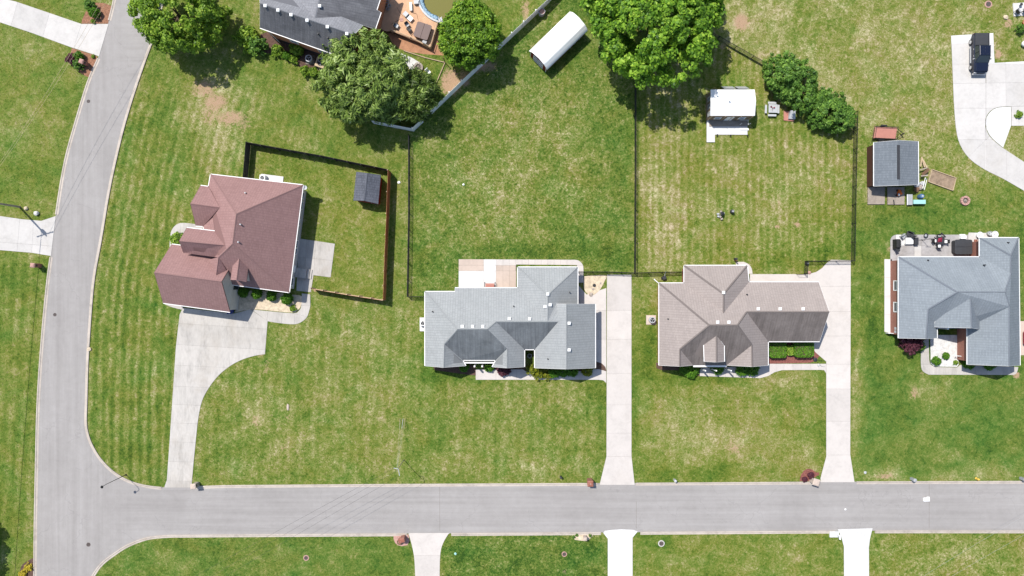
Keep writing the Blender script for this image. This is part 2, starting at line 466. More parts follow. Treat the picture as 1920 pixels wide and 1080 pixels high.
# name, outline, dryness offset, clumpiness, stripe amplitude, stripe kind, hue shift (+ = darker blue-green, - = yellow)
YARDS = [
    ([(-200, -200), (300, -200), (100, 480), (60, 1300), (-200, 1300)], 0.03, 0.3, 0.0, 0, 0.0),
    ([(-200, 480), (100, 480), (66, 1300), (-200, 1300)], -0.02, 0.35, 0.10, 2, 0.0),
    ([(200, -200), (760, -200), (767, 250), (767, 905), (160, 905)], 0.05, 0.45, 0.06, 1, 0.0),
    ([(165, 225), (300, 225), (345, 420), (345, 520), (320, 915), (160, 905)], -0.02, 0.5, 0.18, 1, 0.0),
    ([(270, 170), (480, 170), (470, 330), (290, 420), (190, 420)], 0.06, 0.5, 0.12, 1, 0.0),
    ([(468, 280), (730, 325), (720, 560), (580, 545), (560, 340)], 0.02, 0.45, 0.0, 0, -0.05),
    ([(366, 590), (800, 560), (800, 690), (1137, 700), (1137, 906), (366, 910)], 0.06, 0.6, 0.07, 2, 0.0),
    ([(768, 250), (960, 60), (1040, -200), (1190, -200), (1190, 512), (765, 556)], -0.03, 0.95, 0.0, 0, 0.03),
    ([(860, 190), (1060, 180), (1100, 330), (1050, 430), (870, 420)], 0.03, 1.0, 0.0, 0, 0.0),
    ([(1192, 130), (1345, 60), (1600, 200), (1600, 515), (1192, 515)], 0.12, 0.6, 0.10, 3, -0.06),
    ([(1345, -200), (2100, -200), (2100, 250), (1600, 440), (1605, 210), (1345, 68)], 0.18, 0.6, 0.05, 4, -0.02),
    ([(1600, 380), (1920, 350), (2100, 500), (2100, 904), (1596, 904)], -0.10, 0.45, 0.03, 3, 0.04),
    ([(1597, 690), (2100, 705), (2100, 904), (1597, 904)], -0.11, 0.35, 0.0, 0, 0.07),
    ([(1185, 515), (1285, 515), (1240, 700), (1550, 690), (1550, 905), (1187, 905)], 0.07, 0.5, 0.0, 0, -0.04),
    ([(160, 1000), (778, 1000), (778, 1300), (160, 1300)], -0.08, 0.5, 0.0, 0, 0.05),
    ([(826, 1000), (1140, 1000), (1140, 1300), (826, 1300)], -0.12, 1.1, 0.0, 0, 0.05),
    ([(1186, 1000), (1583, 1000), (1583, 1300), (1186, 1300)], 0.0, 0.5, 0.0, 0, -0.03),
    ([(1630, 1000), (2100, 1000), (2100, 1300), (1630, 1300)], 0.09, 0.8, 0.0, 0, -0.05),
    ([(840, -200), (1040, -200), (1000, 20), (900, 110), (840, 120)], 0.0, 0.4, 0.0, 0, 0.0),
]
# (x, y, rx, ry, amount) dry straw patches (+) and lush patches (-)
PATCH = [
    (390, 195, 45, 60, .30), (430, 260, 40, 50, .15), (480, 780, 22, 28, .25), (540, 765, 14, 18, .2), (620, 820, 90, 40, .08),
    (1360, 830, 60, 32, .25), (1300, 760, 70, 40, .12), (1480, 710, 60, 18, .22), (1510, 860, 40, 30, .14), (1240, 810, 45, 40, .1),
    (930, 395, 90, 45, .09), (970, 330, 60, 40, .06), (860, 350, 40, 30, .08), (1000, 230, 60, 50, .12), (1060, 200, 40, 50, .06),
    (1225, 350, 35, 120, .16), (1270, 420, 45, 80, .1), (1400, 330, 60, 60, .06), (1460, 390, 16, 40, .14), (1390, 40, 26, 24, .3),
    (1480, 60, 60, 80, .08), (1560, 180, 40, 60, .12), (1700, 60, 70, 90, .08), (1870, 330, 60, 40, .16), (1660, 490, 20, 60, .12),
    (1610, 700, 12, 150, .22), (1720, 735, 22, 22, .35), (1760, 730, 30, 20, .25), (1655, 890, 40, 12, .4), (1840, 880, 60, 16, .32), (1780, 895, 100, 8, .25),
    (1110, 750, 40, 40, -.14), (840, 705, 60, 14, -.25), (800, 620, 14, 80, -.15), (1215, 640, 18, 70, -.30), (1300, 705, 90, 16, -.28), (1190, 780, 10, 140, -.18),
    (1290, 885, 110, 12, -.18), (1540, 780, 10, 90, -.12), (1130, 780, 10, 100, -.14), (1440, 480, 120, 18, -.22), (1150, 480, 40, 30, -.12), (1560, 470, 40, 22, -.22),
    (1170, 330, 30, 120, -.10), (800, 200, 50, 40, -.12), (790, 470, 25, 80, -.08), (820, 500, 60, 20, -.2), (1010, 470, 120, 14, -.22),
    (620, 250, 70, 40, -.12), (470, 130, 40, 30, -.12), (300, 250, 40, 90, -.10), (250, 850, 30, 20, -.22), (215, 640, 30, 30, -.12),
    (640, 600, 60, 30, -.05), (520, 690, 50, 40, -.04), (660, 750, 30, 30, -.12), (820, 800, 40, 60, -.10), (1740, 640, 40, 60, -.14), (1640, 600, 22, 120, -.16),
    (1720, 400, 80, 40, -.14), (1780, 350, 22, 20, -.1), (1500, 20, 20, 40, -.14), (1860, 30, 16, 14, -.25), (1905, 100, 10, 30, -.2),
    (330, 1030, 130, 20, -.05), (700, 1040, 60, 30, -.1), (600, 1030, 90, 20, .08), (310, 1045, 30, 20, .14), (1000, 1045, 110, 40, -.1), (1240, 1010, 30, 25, -.2), (1430, 1050, 60, 30, .1),
    (1800, 1040, 60, 30, .14), (1700, 1010, 60, 14, .05), (1130, 20, 60, 60, -.1), (1000, 100, 40, 60, .04), (1060, 130, 60, 30, -.1),
    (910, 340, 40, 30, .05), (900, 440, 40, 20, .1), (700, 640, 120, 60, .05), (620, 400, 40, 50, .06), (690, 480, 22, 60, .1), (60, 90, 60, 30, .08), (60, 330, 60, 40, -.06), (130, 330, 20, 60, -.06),
    (30, 640, 18, 60, .1), (40, 900, 22, 80, .04), (20, 540, 20, 60, -.12), (1050, 860, 60, 25, .06), (1000, 880, 30, 20, .12), (830, 870, 60, 30, .1), (560, 860, 60, 30, .06), (950, 760, 60, 25, .07),
]
BARE = [(383, 166, 28, 20, .62), (405, 192, 26, 20, .74), (434, 222, 34, 18, .66), (394, 215, 22, 26, .5), (458, 236, 20, 14, .48), (1390, 42, 17, 19, .8), (480, 790, 10, 14, .5), (540, 782, 7, 6, .5), (1672, 466, 9, 7, .7), (1457, 426, 6, 4, .9), (1495, 421, 8, 7, .75), (1461, 378, 5, 16, .5),
        (1872, 102, 8, 10, .9), (1863, 88, 4, 40, .4), (1890, 45, 10, 14, .6), (1715, 735, 8, 16, .6), (1660, 893, 24, 7, .6), (1000, 330, 5, 5, .5), (1355, 88, 8, 6, .6), (290, 885, 10, 10, .35), (533, 840, 8, 6, .6), (1378, 840, 20, 16, .5),
        (845, 155, 22, 30, .8), (900, 125, 40, 14, .7), (870, 150, 14, 20, .7), (985, 20, 10, 26, .6), (815, 165, 14, 20, .3), (1905, 703, 8, 8, .8), (1728, 700, 4, 8, .6), (490, 665, 10, 4, .6), (500, 690, 8, 24, .4), (688, 580, 12, 8, .3), (590, 545, 5, 5, .7), (1058, 1072, 6, 6, .5)]
# thin worn trails across the turf
TRAILS = [[(780, 338), (800, 362), (822, 385), (845, 408), (862, 440), (872, 464)], [(1010, 262), (1005, 295), (992, 330), (970, 352), (960, 380)], [(1012, 262), (1013, 210), (1010, 180)], [(975, 430), (982, 446)],
          [(1638, 560), (1604, 690), (1603, 860)], [(703, 700), (702, 770)], [(1480, 1040), (1560, 1072), (1584, 1074)]]

ROAD_RX = np.array([p[1] for p in ROAD_R[:14]], float), np.array([p[0] for p in ROAD_R[:14]], float)

GX = np.arange(-160, 2081, 5, dtype=float); GY = np.arange(-140, 1221, 5, dtype=float)
def blur(a, r=3, it=2):
    for _ in range(it):
        for ax in (0, 1):
            p = np.concatenate([np.repeat(a.take([0], ax), r, ax), a, np.repeat(a.take([-1], ax), r, ax)], ax)
            c = np.cumsum(p, ax); z = np.zeros_like(c.take([0], ax)); c = np.concatenate([z, c], ax)
            n = a.shape[ax]
            a = (c.take(range(2 * r + 1, 2 * r + 1 + n), ax) - c.take(range(0, n), ax)) / (2 * r + 1)
    return a
def make_maps():
    px, py = np.meshgrid(GX, GY)
    dry = np.zeros(px.shape); clump = np.full(px.shape, .5); amp = np.zeros(px.shape); ph = np.zeros(px.shape); hue = np.zeros(px.shape); bare = np.zeros(px.shape)
    for poly, d, cl, a, kind, hu in YARDS:
        m = in_poly(px, py, poly)
        dry[m] = d; clump[m] = cl; amp[m] = a; hue[m] = hu
        u = {0: px, 1: px - np.interp(py, *ROAD_RX), 2: px + 0.06 * py, 3: px + 0.0 * py, 4: px + 0.42 * py}[kind]
        per = {0: 20, 1: 17.3, 2: 21, 3: 13.5, 4: 24}[kind]
        ph[m] = (u * 2 * math.pi / per)[m]
    dry = blur(dry); clump = blur(clump); amp = blur(amp); hue = blur(hue)
    for x, y, rx, ry, a in PATCH:
        dry += a * np.exp(-((px - x) / rx) ** 2 - ((py - y) / ry) ** 2)
    for x, y, rx, ry, a in BARE:
        bare = np.maximum(bare, a * np.exp(-(((px - x) / rx) ** 2 + ((py - y) / ry) ** 2) ** 1.5))
    for t in TRAILS:
        t = smooth_line(t, 5); dmin = np.full(px.shape, 1e9)
        for i in range(len(t) - 1):
            ax, ay = t[i]; bx, by = t[i + 1]
            L2 = (bx - ax) ** 2 + (by - ay) ** 2 + 1e-9
            k = np.clip(((px - ax) * (bx - ax) + (py - ay) * (by - ay)) / L2, 0, 1)
            dmin = np.minimum(dmin, (px - ax - k * (bx - ax)) ** 2 + (py - ay - k * (by - ay)) ** 2)
        dry += 0.22 * np.exp(-dmin / 8.0)
    return dry, clump, amp, ph, hue, bare
MAPS = make_maps()
def lawn_maps(px, py):
    ix = np.clip(np.round((px + 160) / 5).astype(int), 0, len(GX) - 1); iy = np.clip(np.round((py + 140) / 5).astype(int), 0, len(GY) - 1)
    return [m[iy, ix] for m in MAPS]

def set_maps(me, px, py, tone=None):
    dry, clump, amp, ph, hue, bare = lawn_maps(px, py)
    a = me.attributes.new('turf', 'FLOAT_COLOR', 'POINT')
    a.data.foreach_set('color', np.stack([dry, clump, hue, bare], 1).astype(np.float32).ravel())
    b = me.attributes.new('mow', 'FLOAT_VECTOR', 'POINT')
    b.data.foreach_set('vector', np.stack([ph, amp, np.zeros_like(ph)], 1).astype(np.float32).ravel())
    c = me.attributes.new('tone', 'FLOAT', 'POINT')
    c.data.foreach_set('value', (np.zeros(px.shape) if tone is None else tone).astype(np.float32))

def lawn_material():
    m, nt, b = nodes_of('turf')
    L = nt.links.new
    g = nt.nodes.new('ShaderNodeNewGeometry'); v = g.outputs['Position']
    at = nt.nodes.new('ShaderNodeAttribute'); at.attribute_name = 'turf'
    mw = nt.nodes.new('ShaderNodeAttribute'); mw.attribute_name = 'mow'
    tn = nt.nodes.new('ShaderNodeAttribute'); tn.attribute_name = 'tone'
    sc = nt.nodes.new('ShaderNodeSeparateColor'); L(at.outputs['Color'], sc.inputs[0])
    sv = nt.nodes.new('ShaderNodeSeparateXYZ'); L(mw.outputs['Vector'], sv.inputs[0])
    dry, clump, hue, bare = sc.outputs[0], sc.outputs[1], sc.outputs[2], at.outputs['Alpha']
    n1 = noise(nt, 0.16, 4, 0.6, v, 0.5)
    n2 = noise(nt, 0.75, 6, 0.72, v, 0.8)
    n3 = noise(nt, 3.2, 5, 0.75, v, 0.6)
    n4 = noise(nt, 11.0, 3, 0.7, v)
    c_ = lambda n: mth(nt, 'SUBTRACT', n, 0.5)
    # mowing stripes, broken up
    mpw = nt.nodes.new('ShaderNodeMapping'); mpw.inputs['Scale'].default_value = (0.55, 0.09, 1); mpw.inputs['Rotation'].default_value = (0, 0, -0.12); L(v, mpw.inputs['Vector'])
    nw = noise(nt, 1.0, 4, 0.65, mpw.outputs['Vector'], 0.3)      # passes of the mower that wander and fade along their length
    sn = mth(nt, 'SINE', mth(nt, 'ADD', sv.outputs[0], mth(nt, 'ADD', mth(nt, 'MULTIPLY', c_(n2), 4.0), mth(nt, 'MULTIPLY', c_(nw), 7.0))))
    sn = mth(nt, 'MULTIPLY', mth(nt, 'MULTIPLY', sn, sv.outputs[1]), mth(nt, 'MULTIPLY', mth(nt, 'SUBTRACT', mth(nt, 'ADD', nw, mth(nt, 'MULTIPLY', n2, 0.6)), 0.55), 3.0, clamp=True))
    n5 = noise(nt, 0.42, 5, 0.65, v, 1.2)                       # metre-wide patches of stronger growth
    n6 = noise(nt, 1.7, 6, 0.8, v, 1.6)                         # ragged tufts of straw
    d = mth(nt, 'ADD', mth(nt, 'ADD', 0.43, mth(nt, 'MULTIPLY', dry, 0.85)), sn)
    d = mth(nt, 'ADD', d, mth(nt, 'MULTIPLY', c_(n1), 0.5))
    d = mth(nt, 'ADD', d, mth(nt, 'MULTIPLY', c_(n5), 0.75))
    d = mth(nt, 'ADD', d, mth(nt, 'MULTIPLY', c_(n2), mth(nt, 'ADD', 0.4, mth(nt, 'MULTIPLY', clump, 0.4))))
    d = mth(nt, 'ADD', d, mth(nt, 'MULTIPLY', c_(n6), mth(nt, 'ADD', 0.55, mth(nt, 'MULTIPLY', clump, 1.3))))
    d = mth(nt, 'ADD', d, mth(nt, 'MULTIPLY', c_(n3), mth(nt, 'ADD', 0.65, mth(nt, 'MULTIPLY', clump, 0.9))))
    d = mth(nt, 'ADD', d, mth(nt, 'MULTIPLY', c_(n4), 1.0))
    d = mth(nt, 'ADD', d, mth(nt, 'MULTIPLY', tn.outputs['Fac'], 0.30), clamp=True)
    col = ramp(nt, d, [(0.0, (0.028, 0.064, 0.008)), (0.20, (0.062, 0.114, 0.013)), (0.44, (0.122, 0.162, 0.026)), (0.62, (0.186, 0.196, 0.055)), (0.81, (0.295, 0.272, 0.128)), (1.0, (0.47, 0.42, 0.265))])
    # yellow-green or blue-green cast of each yard's grass
    hs = nt.nodes.new('ShaderNodeHueSaturation'); L(col, hs.inputs['Color'])
    n7 = noise(nt, 0.23, 3, 0.6, objvec(nt), 0.8)
    L(mth(nt, 'ADD', 0.5, mth(nt, 'ADD', mth(nt, 'MULTIPLY', hue, 0.16), mth(nt, 'MULTIPLY', c_(n7), 0.11))), hs.inputs['Hue'])
    L(mth(nt, 'ADD', 1.0, mth(nt, 'MULTIPLY', hue, -0.3)), hs.inputs['Saturation'])
    col = hs.outputs['Color']
    bf = mth(nt, 'MULTIPLY', mth(nt, 'SUBTRACT', mth(nt, 'ADD', mth(nt, 'MULTIPLY', bare, 1.1), mth(nt, 'MULTIPLY', c_(n6), 2.2)), 0.36), 2.6, clamp=True)
    soil = ramp(nt, n4, [(0.3, (0.25, 0.155, 0.09)), (0.7, (0.47, 0.33, 0.22))])
    col = mixc(nt, bf, col, soil)
    L(col, b.inputs['Base Color'])
    b.inputs['Roughness'].default_value = 0.9; b.inputs['Specular IOR Level'].default_value = 0.12
    hh = mth(nt, 'ADD', mth(nt, 'MULTIPLY', n3, 0.6), mth(nt, 'MULTIPLY', n4, 0.6))
    bump(nt, b, hh, 0.75, 0.10)
    return m
M['turf'] = lawn_material()

def lawn():
    st = 5
    xs, ys = GX, GY
    X, Y = np.meshgrid(xs, ys)
    nx, ny = len(xs), len(ys)
    co = np.stack([(X - 960) / S, (540 - Y) / S, np.zeros_like(X)], -1).reshape(-1, 3)
    i = np.arange(nx * ny).reshape(ny, nx)
    f = np.stack([i[1:, :-1], i[1:, 1:], i[:-1, 1:], i[:-1, :-1]], -1).reshape(-1, 4)
    me = bpy.data.meshes.new('lawn')
    me.from_pydata(co.tolist(), [], f.tolist())
    set_maps(me, X.ravel(), Y.ravel())
    me.materials.append(M['turf'])
    o = bpy.data.objects.new('lawn', me); C.objects.link(o)
    tag(o, 'patchy green and straw-coloured turf covering every yard', None, None, 'structure')
    # the land beyond, one sheet out to the horizon
    mb = MB(); mb.add([(-1500, -1500, -0.02), (1500, -1500, -0.02), (1500, 1500, -0.02), (-1500, 1500, -0.02)], [(0, 1, 2, 3)])
    g = mb.build('ground', M['turf'])
    a = g.data.attributes.new('turf', 'FLOAT_COLOR', 'POINT'); a.data.foreach_set('color', np.tile(np.array([.04, .5, 0, 0], np.float32), 4))
    tag(g, 'open grassland running on beyond the lots', None, None, 'structure')
lawn()

# ---------------------------------------------------------------- street and kerbs
def asphalt():
    m, nt, b = nodes_of('aged_asphalt')
    g = nt.nodes.new('ShaderNodeNewGeometry'); v = g.outputs['Position']
    n1 = noise(nt, 0.12, 5, 0.6, v, 0.5); n2 = noise(nt, 1.1, 6, 0.7, v, 0.4); n3 = noise(nt, 14, 3, 0.7, v)
    mp = nt.nodes.new('ShaderNodeMapping'); mp.inputs['Scale'].default_value = (0.035, 1.3, 1); nt.links.new(v, mp.inputs['Vector'])
    sx = noise(nt, 1.0, 4, 0.6, mp.outputs['Vector'], 0.2)
    mp2 = nt.nodes.new('ShaderNodeMapping'); mp2.inputs['Scale'].default_value = (1.3, 0.05, 1); mp2.inputs['Rotation'].default_value = (0, 0, 0.06); nt.links.new(v, mp2.inputs['Vector'])
    sy = noise(nt, 1.0, 4, 0.6, mp2.outputs['Vector'], 0.2)
    sp = nt.nodes.new('ShaderNodeSeparateXYZ'); nt.links.new(v, sp.inputs[0])
    isx = mth(nt, 'MULTIPLY', mth(nt, 'ADD', sp.outputs[0], 57.0), 0.2, clamp=True)      # lengthwise wear of the cross street / of the curved street
    st = mth(nt, 'ADD', mth(nt, 'MULTIPLY', sx, isx), mth(nt, 'MULTIPLY', sy, mth(nt, 'SUBTRACT', 1.0, isx)))
    f = mth(nt, 'ADD', mth(nt, 'ADD', mth(nt, 'MULTIPLY', n1, 0.34), mth(nt, 'MULTIPLY', n2, 0.24)), mth(nt, 'ADD', mth(nt, 'MULTIPLY', st, 0.42), mth(nt, 'MULTIPLY', n3, 0.15)))
    f = mth(nt, 'MULTIPLY', f, 0.87)
    c = ramp(nt, f, [(0.33, (0.225, 0.211, 0.200)), (0.5, (0.284, 0.268, 0.256)), (0.67, (0.345, 0.328, 0.316))])
    # hairline cracks
    vo = nt.nodes.new('ShaderNodeTexVoronoi'); vo.feature = 'DISTANCE_TO_EDGE'; vo.inputs['Scale'].default_value = 0.16
    wv = nt.nodes.new('ShaderNodeVectorMath'); wv.operation = 'ADD'
    nz = nt.nodes.new('ShaderNodeTexNoise'); nz.inputs['Scale'].default_value = 0.7; nz.inputs['Detail'].default_value = 6; nt.links.new(v, nz.inputs['Vector'])
    s2 = nt.nodes.new('ShaderNodeVectorMath'); s2.operation = 'SCALE'; s2.inputs['Scale'].default_value = 2.2; nt.links.new(nz.outputs['Color'], s2.inputs[0])
    nt.links.new(v, wv.inputs[0]); nt.links.new(s2.outputs[0], wv.inputs[1]); nt.links.new(wv.outputs[0], vo.inputs['Vector'])
    cr = mth(nt, 'MULTIPLY', mth(nt, 'LESS_THAN', vo.outputs['Distance'], 0.006), mth(nt, 'GREATER_THAN', n1, 0.5))
    c = mixc(nt, mth(nt, 'MULTIPLY', cr, 0.16), c, (0.13, 0.12, 0.12))
    nt.links.new(c, b.inputs['Base Color']); b.inputs['Roughness'].default_value = 0.85; b.inputs['Specular IOR Level'].default_value = 0.25
    bump(nt, b, n3, 0.3, 0.01)
    return m
M['asphalt'] = asphalt()

def sheet(name, poly, z, mat, label=None, z0=None, kind='structure', parent=None, excl=True):
    if excl: EXCL.append(poly)
    mb = MB(); pts = [G(*p) for p in poly]
    mb.prism(pts, (-0.05 if z0 is None else z0), z)
    o = mb.build(name, mat, parent)
    if label: o['label'] = label
    if kind and parent is None: o['kind'] = kind
    return o

road = sheet('road', ROAD, 0.02, M['asphalt'], 'pale worn asphalt street with a curved arm and a straight arm meeting at a junction')

def offset_line(line, d):
    out = []
    for i, p in enumerate(line):
        a = Vector(line[max(i - 1, 0)]); b = Vector(line[min(i + 1, len(line) - 1)])
        t = (b - a).normalized(); n = Vector((-t.y, t.x))
        out.append((p[0] + n.x * d, p[1] + n.y * d))
    return out

def kerb(line, side, label):
    """rolled concrete kerb and gutter pan along a street edge; line in world metres"""
    prof = [(-0.05, -0.05), (-0.05, 0.125), (0.08, 0.12), (0.15, 0.055), (0.36, 0.028), (0.36, -0.05)]
    rings = []
    lines = [offset_line(line, side * d) for d, z in prof]
    for i in range(len(line)):
        rings.append([(lines[k][i][0], lines[k][i][1], prof[k][1]) for k in range(len(prof))])
    o = MB().loft(rings).build('kerb', M['kerb'])
    bm = bmesh.new(); bm.from_mesh(o.data); bmesh.ops.recalc_face_normals(bm, faces=bm.faces); bm.to_mesh(o.data); bm.free()
    tag(o, label, None, None, 'structure')

DRIVE_GAPS = []
def kerb_run(pts, side, label, gaps=()):
    """split a kerb where driveways cross it (gaps as x ranges in reference units)"""
    run = []
    def flush(r):
        if len(r) > 1: kerb([G(*p) for p in r], side, label)
    dense = []
    for i in range(len(pts) - 1):
        a, b = pts[i], pts[i + 1]; L = math.dist(a, b); n = max(1, int(L / 6))
        dense += [(a[0] + (b[0] - a[0]) * k / n, a[1] + (b[1] - a[1]) * k / n) for k in range(n)]
    dense.append(pts[-1])
    for p in dense:
        if any(g(p) for g in gaps):
            flush(run); run = []
        else: run.append(p)
    flush(run)
kerb_run(ROAD_LS, 1, 'pinkish concrete kerb along the outer side of the curved street', [lambda p: 42 < p[1] < 106, lambda p: 405 < p[1] < 480])
kerb_run(ROAD_RS + ROAD_T[1:], -1 if False else -1, 'pinkish concrete kerb round the corner and along the upper side of the street', [lambda p: p[1] > 890 and 306 < p[0] < 364, lambda p: p[1] > 890 and 1122 < p[0] < 1192, lambda p: p[1] > 890 and 1534 < p[0] < 1602])
kerb_run(ROAD_BS[::-1], -1, 'pinkish concrete kerb round the lower corner and along the street', [lambda p: 768 < p[0] < 844, lambda p: 1130 < p[0] < 1196, lambda p: 1568 < p[0] < 1636])

# transverse joints cut across the cross street
for x, y0, y1 in ((824.6, 912, 995), (1193, 940, 992), (1742, 907, 990)):
    mb = MB(); a, b_ = G(x, y0), G(x, y1); mb.box(((a[0] + b_[0]) / 2, (a[1] + b_[1]) / 2, 0.0215), (0.035, a[1] - b_[1], 0.005))
    o = mb.build('road_joint', M['joint'], None); tag(o, 'dark sealed joint across the street', None, None, 'structure')

# ---------------------------------------------------------------- concrete driveways and paths made of slabs
def slabs(name, poly, cuts, mat, label, z=0.05, gap=0.008, colours=None, base_only=False):
    """a slab-on-joint-filler pavement: base with kind=structure and one child per slab"""
    EXCL.append(poly)
    w = [G(*p) for p in poly]
    if area(w) < 0: w = w[::-1]
    base = MB().prism(w, -0.05, z - 0.03).build(name, M['joint'])
    tag(base, label, None, None, 'structure')
    pieces = [w]
    for p, q in cuts:
        p, q = G(*p), G(*q); nxt = []
        for pc in pieces:
            A, B = clip(pc, p, q), clip(pc, q, p)
            for k in (A, B):
                if len(k) >= 3 and abs(area(k)) > 0.15: nxt.append(k)
        pieces = nxt
    for i, pc in enumerate(pieces):
        mm = mat if not colours else colours(sum(a[0] for a in pc) / len(pc) * S + 960, 540 - sum(a[1] for a in pc) / len(pc) * S) or mat
        MB().prism(inset(pc, gap), z - 0.05, z).build('slab', mm, base)
    return base
def hcuts(ys, x0=-300, x1=2300, tilt=0.0): return [((x0, y), (x1, y + tilt * (x1 - x0))) for y in ys]
def vcuts(xs, y0=-300, y1=1400, tilt=0.0): return [((x, y0), (x + tilt * (y1 - y0), y1)) for x in xs]

# corner house: weathered drive, flaring to the garage
cA = [(343, 577), (438, 588), (470, 580), (502, 602), (497, 664)] + smooth_line([(497, 664), (478, 667), (455, 674), (432, 686), (410, 704), (392, 727), (379, 752), (372, 785), (368, 820)], 3)[1:] + [(363, 870), (360, 905), (362, 914), (308, 914), (313, 900), (318, 830), (324, 740), (330, 650), (337, 590)]
slabs('driveway', cA, [((300, 604), (520, 618)), ((300, 644), (520, 657)), ((300, 683), (520, 694)), ((300, 723), (500, 731)), ((300, 757), (420, 762)), ((300, 792), (420, 796)), ((300, 828), (420, 830)), ((300, 865), (420, 868)), ((300, 901), (420, 903))], M['drive_old'], 'weathered slab driveway flaring to the red-brown roofed house')
# split of the wide apron lengthwise
# pale drive of the grey house
slabs('driveway', [(1124, 909), (1190, 909), (1184, 855), (1184, 515), (1138, 515), (1137, 856)], hcuts([582, 636, 700, 759, 812, 856]), M['drive_new'], 'straight pale concrete driveway beside the grey roofed house')
apron = [(1136.7, 553), (1136.7, 718), (1131, 713), (1122, 712), (892, 712), (892, 688), (1095, 688), (1095, 570), (1078, 570), (1078, 510), (1094, 510), (1094, 545), (1105, 553)]
slabs('path', [(1136.7, 540), (1136.7, 718), (1131, 713), (1122, 712), (892, 712), (892, 692), (1110, 692), (1110, 575), (1078, 575), (1078, 528), (1100, 552)], hcuts([582, 636, 692.5]) + vcuts([930, 968, 1005, 1042, 1080]), M['drive_new'], 'pale concrete apron and front walk round the grey house garage')
patioB = [(860, 486), (1078, 487)] + arc(1078, 503, 16, -90, 0, 6)[1:] + [(1094, 530), (1082, 530), (1082, 497), (968, 496), (968, 545), (860, 545)]
slabs('patio', patioB, [((859, 508), (908, 508)), ((907, 480), (907, 560)), ((930, 480), (930, 560))] + [((900, 497.5), (1100, 497.5))] + vcuts([943, 955, 967, 979, 991, 1003, 1015, 1027, 1039, 1051, 1063]), M['drive_light'], 'two-tone concrete patio and back walk behind the grey house',
      colours=lambda x, y: M['drive_beige'] if (x < 907 and y < 506) or (x > 930 and x < 972 and y > 500) else (M['drive_white'] if x < 930 else M['drive_new']))
# drive of the tan house
cC = [(1536, 904), (1602, 904), (1594, 852), (1595, 488), (1558, 487), (1549, 494), (1541, 503), (1530, 510), (1518, 513), (1517, 514), (1406, 514), (1406, 533), (1500, 533), (1500, 600), (1528, 660), (1549, 678), (1549, 856)]
slabs('driveway', cC, hcuts([537, 584, 630, 683, 729, 790, 853]) + [((1517, 400), (1517, 536))] + [((x, 513), (x, 532)) for x in ()], M['drive_new'], 'pale concrete driveway sweeping past the taupe roofed house to a gate')
slabs('path', [(1410, 682), (1548.8, 682), (1548.8, 700), (1545, 694), (1538, 683.5 + 10), (1466, 694), (1452, 698), (1440, 705), (1425, 709), (1312, 705), (1312, 690), (1410, 686)], vcuts([1330, 1345, 1360, 1375, 1390, 1405, 1420, 1440, 1455, 1470, 1486, 1503, 1520, 1535]), M['drive_new'], 'narrow pale front walk along the taupe roofed house')
slabs('patio', [(1380, 491), (1394, 491)] + smooth_line([(1394, 491), (1403, 495), (1409, 503), (1411, 513.5)], 4)[1:] + [(1395, 513.5), (1395, 500), (1380, 500)], [], M['drive_new'], 'small rounded concrete pad at the back door of the taupe roofed house')
# top right sweep drive
cR = [(1783, 67), (1862, 62), (1864.5, 118), (1960, 113), (1960, 198), (1895, 200)] + smooth_line([(1895, 200), (1880, 200), (1865, 203), (1854, 211), (1848, 222), (1847, 234), (1851, 248), (1860, 261), (1880, 277.5)], 3)[1:] + [(1960, 330), (1960, 392), (1920, 358)] + smooth_line([(1920, 358), (1880, 335), (1846, 318), (1818, 298), (1800, 272), (1792, 240), (1788, 190)], 3)[1:]
slabs('driveway', cR, [((1700, 84), (1850, 81)), ((1848, 120), (1848.5, 62)), ((1700, 121), (1850, 120)), ((1700, 158), (2000, 154)), ((1848.5, 118), (1849, 215)), ((1700, 203), (1853, 203)), ((1885, 100), (1886, 204)), ((1700, 262), (1862, 262)), ((1860, 250), (1790, 320))], M['drive_light'], 'wide concrete driveway with a sweeping curve under the dark pickup',
      colours=lambda x, y: M['drive_white'] if (y < 84 or (x > 1848 and y < 118)) else None)
slabs('path', [(1895.3, 200.5), (1895.3, 236), (1880.5, 277)] + smooth_line([(1880.5, 277), (1861, 260.5), (1852, 247.7), (1848.2, 234), (1849, 222.3), (1855, 211.5), (1865.5, 203.5), (1880, 200.6), (1895, 200.6)], 3)[1:-1], [], M['drive_white'], 'rounded white new concrete pad inside the driveway sweep', gap=0.01)
slabs('path', [(1896, 200), (1960, 198), (1960, 236), (1896, 236)], vcuts([1910, 1925]) + hcuts([221]), M['drive_light'], 'short slab walk leading off from the rounded white pad')
# drives off the curved street and the bottom of the frame
slabs('driveway', [(-60, -18), (0, -4), (30, 3), (80, 20), (153, 45), (204, 45), (186, 106), (178, 103), (134, 89), (60, 62), (0, 42), (-60, 28)], [((153, 45), (138, 92)), ((40, -20), (15, 70)), ((100, 0), (75, 90))], M['drive_light'], 'pale driveway leaving the curved street between two mulch beds')
slabs('driveway', [(-60, 402), (0, 405), (42, 411), (78, 414), (105, 405), (96, 480), (60, 474), (0, 469), (-60, 464)], [((40, 380), (31, 490)), ((-60, 449), (65, 459)), ((65, 380), (59, 490))], M['drive_light'], 'short pale driveway off the curved street where pole shadows fall')
slabs('driveway', [(768, 999), (844, 999)] + smooth_line([(841, 1001), (833, 1014), (827, 1030), (825, 1050), (824.5, 1080)], 3) + [(824, 1240), (778, 1240)] + smooth_line([(778.5, 1080), (777, 1050), (774, 1030), (769, 1010), (766, 1001)], 3), hcuts([1041, 1100]), M['drive_new'], 'beige driveway with flared mouth at the bottom beside a brick mailbox')
